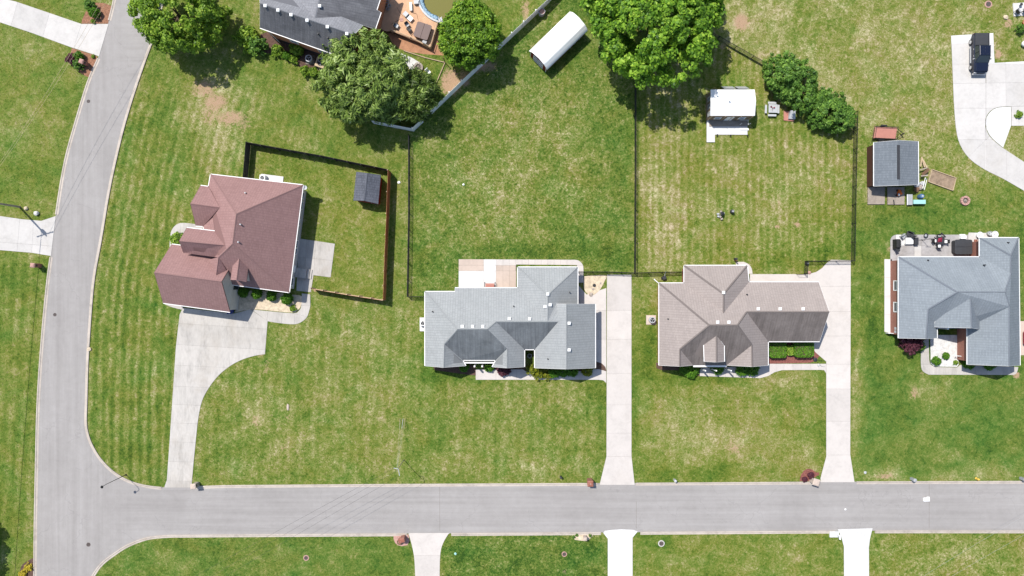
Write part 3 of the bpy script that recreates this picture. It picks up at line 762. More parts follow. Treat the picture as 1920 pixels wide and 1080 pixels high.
slabs('driveway', [(1131, 999), (1134, 995), (1150, 993), (1165, 992), (1186, 993), (1196, 996), (1186, 1008), (1186, 1240), (1139.5, 1240), (1139.5, 1010)], hcuts([1042, 1074, 1120]), M['drive_white'], 'near-white driveway with mitred mouth at the middle bottom')
slabs('driveway', [(1570, 992), (1636, 990), (1631, 1010), (1629, 1026), (1630, 1240), (1583, 1240), (1582, 1025), (1577, 1006)], hcuts([1080]), M['drive_white'], 'bright white driveway at the bottom beside a white mailbox plinth')
# corner house: walks, patio
slabs('path', smooth_line([(471, 580), (520, 585), (552, 587), (560, 583), (565, 574), (566, 550)], 3) + [(582, 552), (582, 572)] + smooth_line([(582, 574), (577, 592), (568, 602), (553, 608), (525, 606), (502, 602.3)], 3), [((505, 570), (498, 615)), ((530, 575), (527, 620)), ((551, 575), (553, 620)), ((560, 590), (600, 600)), ((550, 572), (600, 573))], M['drive_old'], 'curved concrete walk round the gravel bed of the corner house')
slabs('patio', [(560, 447), (628, 457), (620, 520), (588, 516), (583, 548), (556, 545)], [((593, 440), (588, 516.5)), ((540, 480), (640, 490)), ((540, 512), (640, 524)), ((575, 440), (570, 560))], M['drive_old'], 'concrete patio at the side of the corner house')
slabs('path', smooth_line([(318, 470), (319, 445), (323, 430), (333, 420), (348, 418), (380, 422)], 4) + [(380, 440), (350, 440), (334, 448), (334, 500), (315, 500)], [((300, 450), (340, 450)), ((345, 400), (345, 470))], M['drive_old'], 'curving concrete walk at the porch of the corner house')
slabs('path', [(304, 566), (345, 572), (342, 581), (338, 580), (322, 576), (310, 571)], [], M['drive_old'], 'small concrete strip at the corner of the garage')
# right house: stamped patio, front walk, gravel strip
pD = [(1669, 452)] + arc(1681, 452, 12, 180, 270, 5)[1:] + [(1815, 440), (1816, 436), (1868, 437), (1872, 446), (1840, 450), (1838, 484), (1686, 486), (1669, 496)]
slabs('patio', pD, vcuts([1679.6, 1714, 1727, 1815]) + hcuts([460.5]), M['stamped'], 'grey stamped concrete patio with furniture behind the blue-grey roofed house', gap=0.008,
      colours=lambda x, y: M['drive_white'] if 1680 < x < 1714 and y < 460 else (M['drive_light'] if (1714 < x < 1728 and y > 460) or x > 1815 else None))
slabs('path', smooth_line([(1741, 634), (1727, 642), (1726.5, 660), (1726.5, 684), (1730, 696), (1741, 702.5)], 3) + [(1900, 703)] + smooth_line([(1900, 703), (1906, 699), (1909, 688)], 3)[1:] + [(1800, 684), (1794, 689), (1752, 688), (1744, 683), (1742, 675)], vcuts([1760, 1790, 1822, 1850, 1880]) + hcuts([660, 683]), M['drive_old'], 'concrete front walk round the white gravel court of the blue-grey roofed house')
slabs('path', [(1658, 486), (1672, 486), (1672, 625), (1658, 622)], hcuts([520, 555, 590]), M['drive_white'], 'narrow white concrete strip along the brick side wall')
slabs('driveway', [(1905, 602), (1990, 602), (1990, 666), (1905, 666)], [], M['drive_beige'], 'edge of a beige driveway with a red car on it')
# white concrete round the cabin
slabs('patio', [(1324.5, 221), (1401, 221), (1401, 253), (1340, 253), (1340, 267), (1324.5, 267)], [], M['drive_white'], 'white L-shaped concrete pad in front of the white-roofed cabin', z=0.12)

def bed(name, poly, mat, label, z=0.035):
    o = sheet(name, poly, z, mat, label); return o
bed('gravel_bed', smooth_line([(448, 560), (470, 545), (545, 552), (566, 556), (564, 574), (556, 584), (548, 586), (520, 584), (480, 580), (455, 583), (440, 586)], 3), M['gravel'], 'cream gravel bed with round shrubs in front of the corner house')
bed('gravel_bed', smooth_line([(1095, 518), (1135, 516), (1133, 528), (1127, 540), (1118, 550), (1108, 554), (1098, 547), (1094, 535), (1095, 518)], 4), M['gravel'], 'tan gravel bed with a few stones beside the pale driveway', 0.06)
bed('mulch_bed', [(153, 44.5), (154, 38), (162, 20), (167, 13), (180, 5), (196, 6), (209, 11), (203, 44.5)], M['mulch'], 'brown mulch bed with a round shrub above the driveway')
bed('mulch_bed', [(135, 90), (179, 104), (183, 107), (166, 145), (152, 138), (140, 130), (131, 115), (131, 108)], M['mulch'], 'brown mulch bed with shrub and brick mailbox below the driveway')
bed('mulch_bed', smooth_line([(62, 1046), (51, 1052), (42, 1059), (38.5, 1068), (38, 1082), (40, 1100)], 3) + [(63, 1100)], M['mulch_dark'], 'dark mulch bed with yellow flowers at the bottom corner')
bed('mulch_bed', [(738, 1002), (738, 1010), (741, 1018), (746, 1022), (754, 1024), (764, 1022), (768, 1014), (766, 1002)], M['redstone'], 'pink stone bed at the foot of the brick mailbox')
bed('gravel_bed', [(1073, 1000), (1073, 1006), (1078, 1012), (1092, 1014), (1104, 1012), (1111, 1005), (1112, 1000)], M['gravel'], 'tan gravel bed with small plants at the street edge')
bed('mulch_bed', smooth_line([(1499, 902), (1501, 893), (1506, 884), (1514, 879), (1522, 880), (1529, 885), (1536, 886)], 3) + [(1535, 892), (1530, 902)], M['mulch_red'], 'round red mulch bed at the mouth of the driveway')
bed('mulch_bed', [(1440, 640), (1537, 640), (1537, 660), (1536, 668), (1530, 676), (1520, 680), (1440, 682)], M['mulch_red'], 'red mulch bed under the clipped hedges', 0.03)
bed('mulch_bed', [(1238, 680), (1312, 684), (1312, 706), (1300, 699), (1270, 694), (1240, 694), (1231, 690), (1230, 680)], M['mulch_dark'], 'dark mulch bed along the front of the taupe roofed house', 0.03)
bed('mulch_bed', [(808, 680), (892, 684), (892, 704), (880, 703), (815, 694)], M['mulch_dark'], 'dark mulch bed along the front of the grey roofed house', 0.03)
bed('mulch_bed', [(905, 684), (1110, 684), (1122, 692), (1137, 696), (1135, 688), (1128, 681), (1118, 678), (1113, 690), (1100, 696), (985, 696), (980, 692), (905, 692)], M['mulch_dark'], 'dark mulch bed between garage and front walk of the grey house', 0.055)
bed('gravel_bed', [(1744, 628), (1797, 628), (1797, 684), (1794, 688), (1752, 687), (1745, 682)], M['gravel_white'], 'white gravel court with two round shrubs')
bed('soil', [(725, 60), (842, 60), (850, 110), (830, 104), (800, 102), (770, 98), (750, 92), (735, 80)], M['soil'], 'orange clay ground round the raised deck', 0.02)
bed('gravel_bed', [(752, 100), (772, 108), (788, 118), (792, 130), (780, 136), (768, 130)], M['gravel_white'], 'pale rocks round the fire ring', 0.03)
bed('mulch_bed', [(476, 70), (500, 60), (560, 80), (600, 100), (640, 130), (610, 138), (570, 130), (520, 100), (490, 100)], M['mulch_dark'], 'planting bed along the brick house', 0.03)
# ---------------------------------------------------------------- houses
class Roof:
    def __init__(self): self.tris = []
    def hit(self, px, py):
        """height where the sight line through (px,py) meets the roof"""
        best = None
        a, b = P(px, py, 0), P(px, py, 12)
        for poly, n, c in self.tris:
            d = (b - a).dot(n)
            if abs(d) < 1e-9: continue
            t = (c - a).dot(n) / d
            q = a + (b - a) * t
            w = [(p.x, p.y) for p in poly]
            if bool(in_poly(np.array([q.x]), np.array([q.y]), w)[0]):
                if best is None or q.z > best[0].z: best = (q, n)
        return best

def newell(pts):
    n = Vector((0, 0, 0))
    for i in range(len(pts)):
        a, b = pts[i], pts[(i + 1) % len(pts)]
        n += Vector(((a.y - b.y) * (a.z + b.z), (a.z - b.z) * (a.x + b.x), (a.x - b.x) * (a.y + b.y)))
    return n.normalized()

def roof(root, V, facets, mat, caps=True, thick=0.16, name='roof', gutters=True, capmat=None, rake='gutter', no_gutter=(), stained=(), shade_mat=None):  # stained: slopes whose shade is painted into a streaky, darker shingle colour
    pts = {k: P(*v) for k, v in V.items()}
    R = Roof()
    mb = MB(); mb.uv = []; sidx = []
    ecount = {}
    for f in facets:
        ks = f.split(); pp = [pts[k] for k in ks]
        n = newell(pp)
        if n.z < 0: ks = ks[::-1]; pp = pp[::-1]; n = -n
        c = sum(pp, Vector((0, 0, 0))) / len(pp)
        R.tris.append((pp, n, c))
        for i, k in enumerate(ks):
            ecount.setdefault(frozenset((k, ks[(i + 1) % len(ks)])), []).append((k, ks[(i + 1) % len(ks)], n, c))
        t = Vector((0, 0, 1)).cross(n)
        t = t.normalized() if t.length > 1e-4 else Vector((1, 0, 0))
        s = n.cross(t)
        if f in stained: sidx.append(len(mb.f))
        mb.add([tuple(p) for p in pp], [tuple(range(len(pp)))])
        mb.uv += [(p.dot(t) + 3.3 * len(R.tris), p.dot(s)) for p in pp]
        mb.add([(p.x, p.y, p.z - thick) for p in pp], [tuple(range(len(pp) - 1, -1, -1))])
        mb.uv += [(0, 0)] * len(pp)
    borders = []
    for e, l in ecount.items():
        if len(l) == 1:
            a, b, n, c = l[0]; A, B = pts[a], pts[b]
            mb.add([A, (A.x, A.y, A.z - thick), (B.x, B.y, B.z - thick), B], [(0, 1, 2, 3)])
            mb.uv += [(0, 0)] * 4
            borders.append((A, B, n, a + ' ' + b))
    r = mb.build(name, mat, root)
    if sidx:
        r.data.materials.append(shade_mat)
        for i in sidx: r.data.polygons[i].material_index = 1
    for e, l in ecount.items():
        if len(l) == 2 and caps:
            (a, b, n1, c1), (_, _, n2, c2) = l
            if (c2 - c1).dot(n1) < -0.05:
                A, B = pts[a], pts[b]; d = (B - A)
                if d.length < 0.6: continue
                d.normalize(); up = (n1 + n2).normalized()
                s1 = n1.cross(d).normalized(); s1 = s1 if (c1 - A).dot(s1) > 0 else -s1
                s2 = n2.cross(d).normalized(); s2 = s2 if (c2 - A).dot(s2) > 0 else -s2
                o1 = A + up * 0.035; o2 = B + up * 0.035
                w = 0.15
                cm = MB().add([o1, o2, o2 + s2 * w - up * .02, o1 + s2 * w - up * .02, o1 + s1 * w - up * .02, o2 + s1 * w - up * .02], [(0, 1, 2, 3), (1, 0, 4, 5)])
                cm.uv = [(0.3, 0), (0.3, d.length * 4), (0.6, 1), (0.6, 0), (0.9, 2), (0.9, 0), (0, 0), (0, 0)][:8]
                cm.uv = [((k % 4) * .17, (A - B).length * (k % 2)) for k in range(8)]
                cm.build('ridge_cap', capmat or mat, r)
    if gutters:
        for A, B, n, nm_ in borders:
            d = B - A
            if d.length < 0.35 or nm_ in no_gutter: continue
            horiz = abs(d.normalized().z) < 0.08
            out = Vector((n.x, n.y, 0))
            dn = d.normalized()
            if horiz:
                out = Vector((dn.y, -dn.x, 0)).normalized()
                mid = (A + B) / 2
                if out.dot(n) < 0: out = -out
                w, hh = 0.10, 0.13
                a0 = A + out * 0.004; b0 = B + out * 0.004
                m = MB().add([a0 + Vector((0, 0, -.02)), b0 + Vector((0, 0, -.02)), b0 + out * w + Vector((0, 0, -.02)), a0 + out * w + Vector((0, 0, -.02)),
                              a0 + Vector((0, 0, -hh)), b0 + Vector((0, 0, -hh)), b0 + out * w * .8 + Vector((0, 0, -hh)), a0 + out * w * .8 + Vector((0, 0, -hh))],
                             [(0, 1, 2, 3), (7, 6, 5, 4), (0, 4, 5, 1), (1, 5, 6, 2), (2, 6, 7, 3), (3, 7, 4, 0)])
                m.build('gutter', M['gutter'], r)
            else:
                side = Vector((dn.y, -dn.x, 0)).normalized()
                # outward: away from the facet
                w = 0.02
                a0 = A + Vector((0, 0, 0.01)); b0 = B + Vector((0, 0, 0.01))
                vs_ = []
                for s_ in (-w * .2, w):
                    for z in (0.0, -0.2):
                        vs_ += [a0 + side * s_ + Vector((0, 0, z)), b0 + side * s_ + Vector((0, 0, z))]
                m = MB().add(vs_, [(0, 1, 3, 2), (4, 6, 7, 5), (0, 4, 5, 1), (2, 3, 7, 6), (0, 2, 6, 4), (1, 5, 7, 3)])
                m.build('rake_board', M[rake], r)
    return R, r, pts

WALLS = {}
def walls(root, outline, mat, top, ins=0.38, z0=0.0, name='wall'):
    """wall block under a roof outline (list of Vectors); returns its inset footprint"""
    fp = inset([(p.x, p.y) for p in outline], ins)
    MB().prism(fp, z0, top).build(name, mat, root)
    EXCL.append([(x * S + 960, 540 - y * S) for x, y in fp])
    return fp

def gable(root, A, apex, B, centre, mat, ins=0.38, drop=0.17):
    """triangular gable wall below the rakes A-apex-B"""
    d = (B - A); nrm = Vector((-d.y, d.x, 0)).normalized()
    if nrm.dot(centre - A) < 0: nrm = -nrm
    k = 0.93
    m = (A + B) / 2
    A2 = m + (A - m) * k; B2 = m + (B - m) * k
    dz = Vector((0, 0, -drop))
    # pull the apex above the middle of the wall line
    ap = apex + dz
    f0 = [A2 + nrm * ins + dz, B2 + nrm * ins + dz, Vector((ap.x, ap.y, ap.z)) + nrm * ins]
    f1 = [p + nrm * 0.15 for p in f0]
    MB().add(f0 + f1, [(0, 1, 2), (5, 4, 3), (0, 3, 4, 1), (1, 4, 5, 2), (2, 5, 3, 0)]).build('gable_wall', mat, root)

def opening(root, fp, i, t, w, z0, z1, kind='window', frame=None):
    """a framed window or a door set on wall edge i of the footprint, centred at fraction t"""
    n = len(fp)
    a = Vector((*fp[i], 0)); b = Vector((*fp[(i + 1) % n], 0))
    d = (b - a).normalized(); out = Vector((d.y, -d.x, 0))
    c = a + (b - a) * t
    fr = M[frame or 'white']
    def slab_(x0, x1, q0, q1, o0, o1, nm, mt, par):
        p = []
        for o_ in (o0, o1):
            for x, z in ((x0, q0), (x1, q0), (x1, q1), (x0, q1)):
                p.append(c + d * x + out * o_ + Vector((0, 0, z)))
        return MB().add(p, [(3, 2, 1, 0), (4, 5, 6, 7), (0, 1, 5, 4), (1, 2, 6, 5), (2, 3, 7, 6), (3, 0, 4, 7)]).build(nm, mt, par)
    if kind == 'window':
        wo = slab_(-w / 2, w / 2, z0, z1, 0.0, 0.02, 'window', M['white'], root)
        slab_(-w / 2 + .06, w / 2 - .06, z0 + .06, z1 - .06, 0.021, 0.03, 'pane', M['glass'], wo)
        f = MB()
        for x0, x1, q0, q1 in ((-w / 2 - .05, -w / 2 + .06, z0 - .05, z1 + .05), (w / 2 - .06, w / 2 + .05, z0 - .05, z1 + .05), (-w / 2 + .06, w / 2 - .06, z1 - .06, z1 + .05), (-w / 2 + .06, w / 2 - .06, z0 - .05, z0 + .06), (-w / 2 + .06, w / 2 - .06, (z0 + z1) / 2 - .025, (z0 + z1) / 2 + .025)):
            p = []
            for o_ in (0.022, 0.075):
                for x, z in ((x0, q0), (x1, q0), (x1, q1), (x0, q1)):
                    p.append(c + d * x + out * o_ + Vector((0, 0, z)))
            f.add(p, [(3, 2, 1, 0), (4, 5, 6, 7), (0, 1, 5, 4), (1, 2, 6, 5), (2, 3, 7, 6), (3, 0, 4, 7)])
        f.build('frame', fr, wo)
    elif kind == 'door':
        do = slab_(-w / 2, w / 2, z0, z1, 0.0, 0.04, 'door', M[frame or 'woodbrown'], root)
        slab_(w / 2 - .16, w / 2 - .08, z0 + 1.0, z0 + 1.08, 0.041, 0.10, 'handle', M['steel'], do)
    else:
        do = slab_(-w / 2, w / 2, z0, z1, 0.0, 0.03, 'garage_door', M['white'], root)
        for k in range(4):
            slab_(-w / 2 + .05, w / 2 - .05, z0 + .05 + k * (z1 - z0) / 4, z0 + (k + 1) * (z1 - z0) / 4 - .03, 0.031, 0.05, 'panel', M['white'], do)

def vents(root, R, pts, kind='box'):
    for px, py in pts:
        h = R.hit(px, py)
        if not h: print('vent misses roof', px, py); continue
        q, n = h
        if kind == 'box':
            s = 0.19
            mb = MB(); mb.loft([[(q.x + x * k, q.y + y * k, q.z + z) for x, y in ((-s, -s), (s, -s), (s, s), (-s, s))] for k, z in ((.75, -.15), (.75, .12), (1.05, .12), (1.05, .2), (.8, .24))])
            mb.build('roof_vent', M['white'], root)
        elif kind == 'dark':
            MB().lathe([(0.09, -.1), (0.09, .28), (0.06, .28)], q, 10).build('vent_pipe', M['dark'], root)
        else:
            MB().lathe([(0.09, -.1), (0.09, .34), (0.06, .34)], q, 10).build('vent_pipe', M['palegrey'], root)

def base_of(V, names):
    q = [P(*V[k]) for k in names]
    return (sum(p.x for p in q) / len(q), sum(p.y for p in q) / len(q), 0)

# ---- corner house, red-brown roof
VA = dict(T1=(395, 327, 3.2), T2=(568, 347, 3.2), R3=(542, 548, 3.2), R5=(431, 533, 3.2), M1=(443, 401, 7.9), M2=(436, 457, 7.9), Hh=(410, 482, 6.2),
          Wa=(357, 382, 5.3), Wn=(376, 348, 3.2), Wi=(391, 350, 3.2), We=(412, 389, 5.3), Ws=(367, 423, 3.2), Wj=(381, 424, 3.2),
          Ma=(336, 452, 6.6), Mn=(350, 427, 4.7), Mi=(407, 434, 4.7), Me=(421, 460, 6.6), Ms=(344, 474, 4.7), Mj=(402, 482, 4.9),
          Ga=(289, 511, 6.1), Gb=(415, 528, 6.1), Gs=(306, 568, 3.1), Gt=(431, 585, 3.1), Gn=(322, 458, 3.1), Gm=(447, 475, 3.1),
          Xg=(405.6, 515, 5.6), Xr=(425, 508, 4.95), Xs=(427, 497, 4.5), Xl=(391, 487, 4.3),
          Db=(449, 482, 6.35), Df=(443.5, 525, 6.35), Dl=(437, 493, 5.4), Dm=(432, 525, 5.4), Dr=(466, 497, 5.4), Ds=(462, 529, 5.4), Lb=(394, 482, 3.2))
M['redtrim'] = plain('red_brown_trim', (0.16, 0.09, 0.085), .7, .1)
hA = thing('brick_house', 'house with red-brown hip and gable roofs at the street corner', 'house', base_of(VA, ['T1', 'T2', 'R3', 'Gs']))
RA, rA, pA = roof(hA, VA, ['T1 T2 M1', 'T2 R3 M2 M1', 'M2 R3 R5 Hh', 'T1 M1 M2 Hh Mj Lb Wj Wi'], M['roof_red'], rake='redtrim')
roof(hA, VA, ['Wa Wn Wi We', 'Wa We Wj Ws'], M['roof_red'], rake='redtrim')
roof(hA, VA, ['Ma Mn Mi Me', 'Ma Me Mj Ms'], M['roof_red'], rake='redtrim', no_gutter=('Mj Ms', 'Ms Mj'))
RG, rG, pG = roof(hA, VA, ['Ga Gb Gt Gs', 'Ga Gn Gm Gb'], M['roof_red'], rake='redtrim')
roof(hA, VA, ['Hh Xg Xr Xs', 'Hh Xl Xg'], M['roof_red'], gutters=False)
roof(hA, VA, ['Db Dl Dm Df', 'Db Df Ds Dr'], M['roof_red'], gutters=False)
fpA = walls(hA, [pA[k] for k in ('T1', 'T2', 'R3', 'R5')] + [P(383, 470, 3.2)], M['brick_pale'], 3.05, 0.42)
fpG = walls(hA, [pG[k] for k in ('Gn', 'Gm', 'Gt', 'Gs')], M['brick_pale'], 2.95, 0.22)
walls(hA, [P(*VA[k]) for k in ('Wn', 'Wi', 'Wj', 'Ws')], M['brick_pale'], 3.05, 0.3)
walls(hA, [P(*VA[k]) for k in ('Mn', 'Mi', 'Mj', 'Ms')], M['brick_pale'], 4.5, 0.25, 2.6)
fpD = walls(hA, [P(*VA[k]) for k in ('Dl', 'Dr', 'Ds', 'Dm')], M['brick_pale'], 5.25, 0.12, 3.0)
cA_ = pA['M2']
gable(hA, pG['Gs'], pG['Ga'], pG['Gn'], cA_, M['brick_pale'], 0.2)
gable(hA, pG['Gt'], pG['Gb'], pG['Gm'], P(360, 515, 3), M['brick_pale'], 0.12)
gable(hA, P(*VA['Wn']), P(*VA['Wa']), P(*VA['Ws']), cA_, M['brick_pale'], 0.25)
gable(hA, P(*VA['Mn']), P(*VA['Ma']), P(*VA['Ms']), cA_, M['brick_pale'], 0.25)
gable(hA, P(*VA['Dm']), P(*VA['Df']), P(*VA['Ds']), cA_, M['brick_pale'], 0.12)
def edge_index(fp, p, q):
    """index of the footprint edge nearest the segment p-q (world)"""
    m = ((p[0] + q[0]) / 2, (p[1] + q[1]) / 2)
    return min(range(len(fp)), key=lambda i: math.dist(((fp[i][0] + fp[(i + 1) % len(fp)][0]) / 2, (fp[i][1] + fp[(i + 1) % len(fp)][1]) / 2), m))
iA = edge_index(fpA, pA['T2'], pA['R3'])
rev = math.dist(fpA[iA], (pA['T2'].x, pA['T2'].y)) > math.dist(fpA[iA], (pA['R3'].x, pA['R3'].y))
tA = lambda t: 1 - t if rev else t
for t, w, z0, z1 in ((0.06, .9, 1.1, 2.5), (0.16, 1.0, 1.1, 2.5), (0.33, .9, 1.3, 2.5), (0.55, 1.0, 1.0, 2.5), (0.62, .8, 1.0, 2.5), (0.93, 1.1, .9, 2.5)): opening(hA, fpA, iA, tA(t), w, z0, z1)
opening(hA, fpA, iA, tA(0.80), 1.0, 0.35, 2.45, 'door', 'white')
iG = edge_index(fpG, pG['Gt'], pG['Gm'])
opening(hA, fpG, iG, 0.45, 1.1, 1.2, 2.5, frame='dark')
iGs = edge_index(fpG, pG['Gs'], pG['Gt'])
opening(hA, fpG, iGs, 0.28, 2.6, 0.05, 2.3, 'garage'); opening(hA, fpG, iGs, 0.7, 2.6, 0.05, 2.3, 'garage')
opening(hA, fpD, edge_index(fpD, P(*VA['Dm']), P(*VA['Ds'])), 0.5, .8, 3.9, 5.0)
vents(hA, RA, [(461, 362), (452, 421), (448, 454)], 'pale')
# small satellite dish at the far corner of the eave
dp = P(572, 352, 3.0)
dish = MB().lathe([(0.03, -.08), (0.2, -.02), (0.3, 0.06), (0.29, 0.07), (0.02, -.05)], (dp.x, dp.y, dp.z), 14); dish.tube([dp, dp + Vector((-.5, .1, -.4))], 0.025)
dish.build('satellite_dish', M['palegrey'], hA)
# raised side stoop with steps
stoop = MB().box((*P(566, 512)[:2], 0.25), (1.5, 1.3, 0.5), math.radians(-8)).build('stoop', M['drive_old'], hA)
for k, z in ((0, .33), (1, .17)):
    MB().box((*(P(566, 512) + Vector((0.95 + .3 * k, -.12 - .04 * k, 0)))[:2], z / 2), (0.3, 1.3, z), math.radians(-8)).build('step', M['drive_old'], hA)

# ---- grey house in the middle
VB = dict(nw=(797, 547, 2.75), st=(853, 547, 2.9), st2=(853, 540, 2.7), n1=(971, 540, 2.7), nwL=(971, 501, 2.7), nwR=(1083, 501, 2.7), nE=(1083, 570, 2.7), g1=(1116, 570, 2.7), g2=(1116, 690, 2.7), ga=(1062, 692, 5.7), g3=(1003, 690, 2.7), g4=(1003, 655, 2.7),
          s1=(983, 655, 2.7), s2=(983, 688, 2.7), sa=(951, 690, 4.5), s3=(923, 688, 2.7), p2=(930, 675, 2.7), p1=(867, 675, 2.7), l3=(873, 686, 2.7), la=(832, 689, 4.6), l1=(797, 686, 2.7),
          k1=(858, 617, 6.2), k2=(914, 617, 6.2), k3=(930, 603, 5.55), k4=(1047, 603, 5.3), sw=(833, 645, 4.6), se=(951, 654, 4.4), w1=(1027, 553, 5.5), w2=(1027, 603, 5.5), gt=(1062, 570, 5.7), gl=(1043, 570, 4.75))
hB = thing('ranch_house', 'house with pale grey roof and two dark front slopes, middle of the row', 'house', base_of(VB, ['nw', 'nwR', 'g2', 'l1']))
RB, rB, pB = roof(hB, VB, ['nw k1 sw la l1', 'nw st st2 n1 w2 k3 k2 k1', 'k1 k2 se p2 p1 sw', 'sw p1 l3 la', 'k2 k3 s1 s2 sa se', 'se sa s3 p2', 'k3 w2 k4 g4 s1', 'nwL w1 w2 n1', 'nwL nwR w1', 'nwR nE gl w2 w1', 'gt g1 g2 ga', 'gl gt ga g3 g4 k4', 'w2 gl k4'], M['roof_grey'], stained=('k1 k2 se p2 p1 sw', 'k3 w2 k4 g4 s1'), shade_mat=M['roof_grey_shade'])
cB = pB['k2']
fpB = walls(hB, [pB[k] for k in ('nw', 'st', 'st2', 'n1', 'nwL', 'nwR', 'nE', 'g1', 'g2', 'g3', 'g4', 's1', 's2', 's3')] + [P(923, 665, 2.7), P(873, 665, 2.7)] + [pB[k] for k in ('l3', 'l1')], M['brick_brown'], 2.55, 0.36)
gable(hB, pB['g2'], pB['ga'], pB['g3'], cB, M['brick_brown'], .36)
gable(hB, pB['g1'], pB['gt'], pB['gl'], P(1062, 630, 3), M['brick_brown'], .3)
gable(hB, pB['l1'], pB['la'], pB['l3'], cB, M['brick_brown'], .36)
gable(hB, pB['s3'], pB['sa'], pB['s2'], cB, M['brick_brown'], .36)
for x in (891.5, 905.5):
    q = P(x, 683, 0); MB().box((q.x, q.y, 1.28), (.2, .2, 2.56)).build('porch_column', M['white'], hB)
q0, q1 = P(868, 680, 2.6), P(926, 680, 2.6)
MB().box(((q0.x + q1.x) / 2, q0.y, 2.55), (q1.x - q0.x, .18, .22)).build('porch_beam', M['white'], hB)
iB = edge_index(fpB, P(923, 665, 0), P(873, 665, 0))
opening(hB, fpB, iB, .5, 1.0, 0.05, 2.15, 'door', 'woodbrown')
for a, b, t, w in (('l1', 'l3', .5, 1.6), ('s2', 's3', .5, 1.5), ('g3', 'g2', .5, 1.8), ('nwL', 'nwR', .3, 1.2), ('nwL', 'nwR', .7, 1.2), ('nw', 'l1', .3, 1.0), ('nw', 'l1', .7, 1.0)):
    opening(hB, fpB, edge_index(fpB, pB[a], pB[b]), t, w, .9, 2.3)
opening(hB, fpB, edge_index(fpB, pB['g1'], pB['g2']), .5, 4.8, .05, 2.3, 'garage')
vents(hB, RB, [(867, 612), (886.5, 612), (905.5, 612), (955, 597.5), (993, 598), (1027, 551.5), (1022, 575), (1031.5, 571.5), (1067, 606), (1067, 656)])
vents(hB, RB, [(811, 584), (963, 574), (1068, 548), (1027, 673)], 'dark')

# ---- taupe house
VC = dict(a1=(1236, 531, 2.7), a2=(1283, 531, 2.7), a3=(1283, 498, 2.7), a4=(1401, 498, 2.7), a5=(1404, 529, 2.7), a6=(1535, 529, 2.7), ap=(1555, 585, 5.2), a7=(1537, 640, 2.7), a8=(1440, 640, 2.7), a9=(1440, 685, 2.7), ra=(1411, 687.5, 4.5), r3=(1362, 685, 2.7), l3=(1300, 685, 2.7), la=(1275, 687, 4.5), l1=(1236, 685, 2.7),
          k1=(1330, 610, 6.3), k2=(1383, 610, 6.3), k3=(1400, 585, 5.2), sw=(1275, 655, 4.5), se=(1410, 647, 4.6), w1=(1357, 551, 5.3), w2=(1357, 587, 5.25),
          db=(1343.5, 627, 5.4), df=(1344, 679, 5.4), d1=(1320, 644, 4.6), d2=(1321, 678, 4.6), d3=(1357.5, 648, 4.6), d4=(1358, 678, 4.6))
hC = thing('ranch_house', 'house with taupe roof, dormer and clipped hedges by its drive', 'house', base_of(VC, ['a1', 'a4', 'a7', 'l1']))
M['roof_capC'] = shingles('dark_taupe_ridge_shingles', (0.13, 0.11, 0.10), (0.27, 0.23, 0.215), (0.08, 0.07, 0.065), 0.2)
RC, rC, pC = roof(hC, VC, ['a1 k1 sw la l1', 'a1 a2 w2 k3 k2 k1', 'w2 a5 a6 ap k3', 'k1 k2 se r3 l3 sw', 'sw l3 la', 'se ra r3', 'k2 k3 a8 a9 ra se', 'k3 ap a7 a8', 'a3 w1 w2 a2', 'a3 a4 w1', 'a4 a5 w2 w1'], M['roof_tan'], capmat=M['roof_capC'], stained=('k1 k2 se r3 l3 sw', 'k3 ap a7 a8'), shade_mat=M['roof_tan_shade'])
roof(hC, VC, ['db d1 d2 df', 'db df d4 d3'], M['roof_tan'], capmat=M['roof_capC'])
cC_ = pC['k2']
fpC = walls(hC, [pC[k] for k in ('a1', 'a2', 'a3', 'a4', 'a5', 'a6', 'a7', 'a8', 'a9', 'r3')] + [P(1362, 668, 2.7), P(1300, 668, 2.7)] + [pC[k] for k in ('l3', 'l1')], M['brick_red'], 2.55, 0.36)
fpCd = walls(hC, [P(*VC[k]) for k in ('d1', 'd3', 'd4', 'd2')], M['dark'], 4.48, 0.16, 2.9)
gable(hC, pC['a6'], pC['ap'], pC['a7'], cC_, M['brick_red'], .3)
gable(hC, pC['l1'], pC['la'], pC['l3'], cC_, M['brick_red'], .36)
gable(hC, pC['r3'], pC['ra'], pC['a9'], cC_, M['brick_red'], .36)
gable(hC, P(*VC['d2']), P(*VC['df']), P(*VC['d4']), cC_, M['dark'], .16, .12)
opening(hC, fpCd, edge_index(fpCd, P(*VC['d2']), P(*VC['d4'])), .5, 1.4, 3.3, 4.3)
for x in (1313, 1333, 1360):
    q = P(x, 691, 0); MB().box((q.x, q.y, 1.28), (.16, .16, 2.56)).build('porch_column', M['white'], hC)
q0, q1 = P(1300, 687, 2.6), P(1362, 687, 2.6)
MB().box(((q0.x + q1.x) / 2, q0.y, 2.55), (q1.x - q0.x, .16, .2)).build('porch_beam', M['white'], hC)
opening(hC, fpC, edge_index(fpC, P(1362, 668, 0), P(1300, 668, 0)), .5, 1.0, .05, 2.15, 'door', 'woodbrown')
for a, b, t, w in (('l1', 'l3', .5, 1.5), ('r3', 'a9', .5, 1.6), ('a3', 'a4', .3, 1.2), ('a3', 'a4', .7, 1.2), ('a1', 'l1', .3, 1.0), ('a1', 'l1', .7, 1.0), ('a7', 'a8', .5, 1.4)):
    opening(hC, fpC, edge_index(fpC, pC[a], pC[b]), t, w, .9, 2.3)
opening(hC, fpC, edge_index(fpC, pC['a6'], pC['a7']), .5, 4.9, .05, 2.3, 'garage')
vents(hC, RC, [(1356, 548.5), (1345, 604), (1366, 604), (1421, 579), (1462, 579), (1505, 579)])
vents(hC, RC, [(1252, 598), (1400, 552)], 'dark')

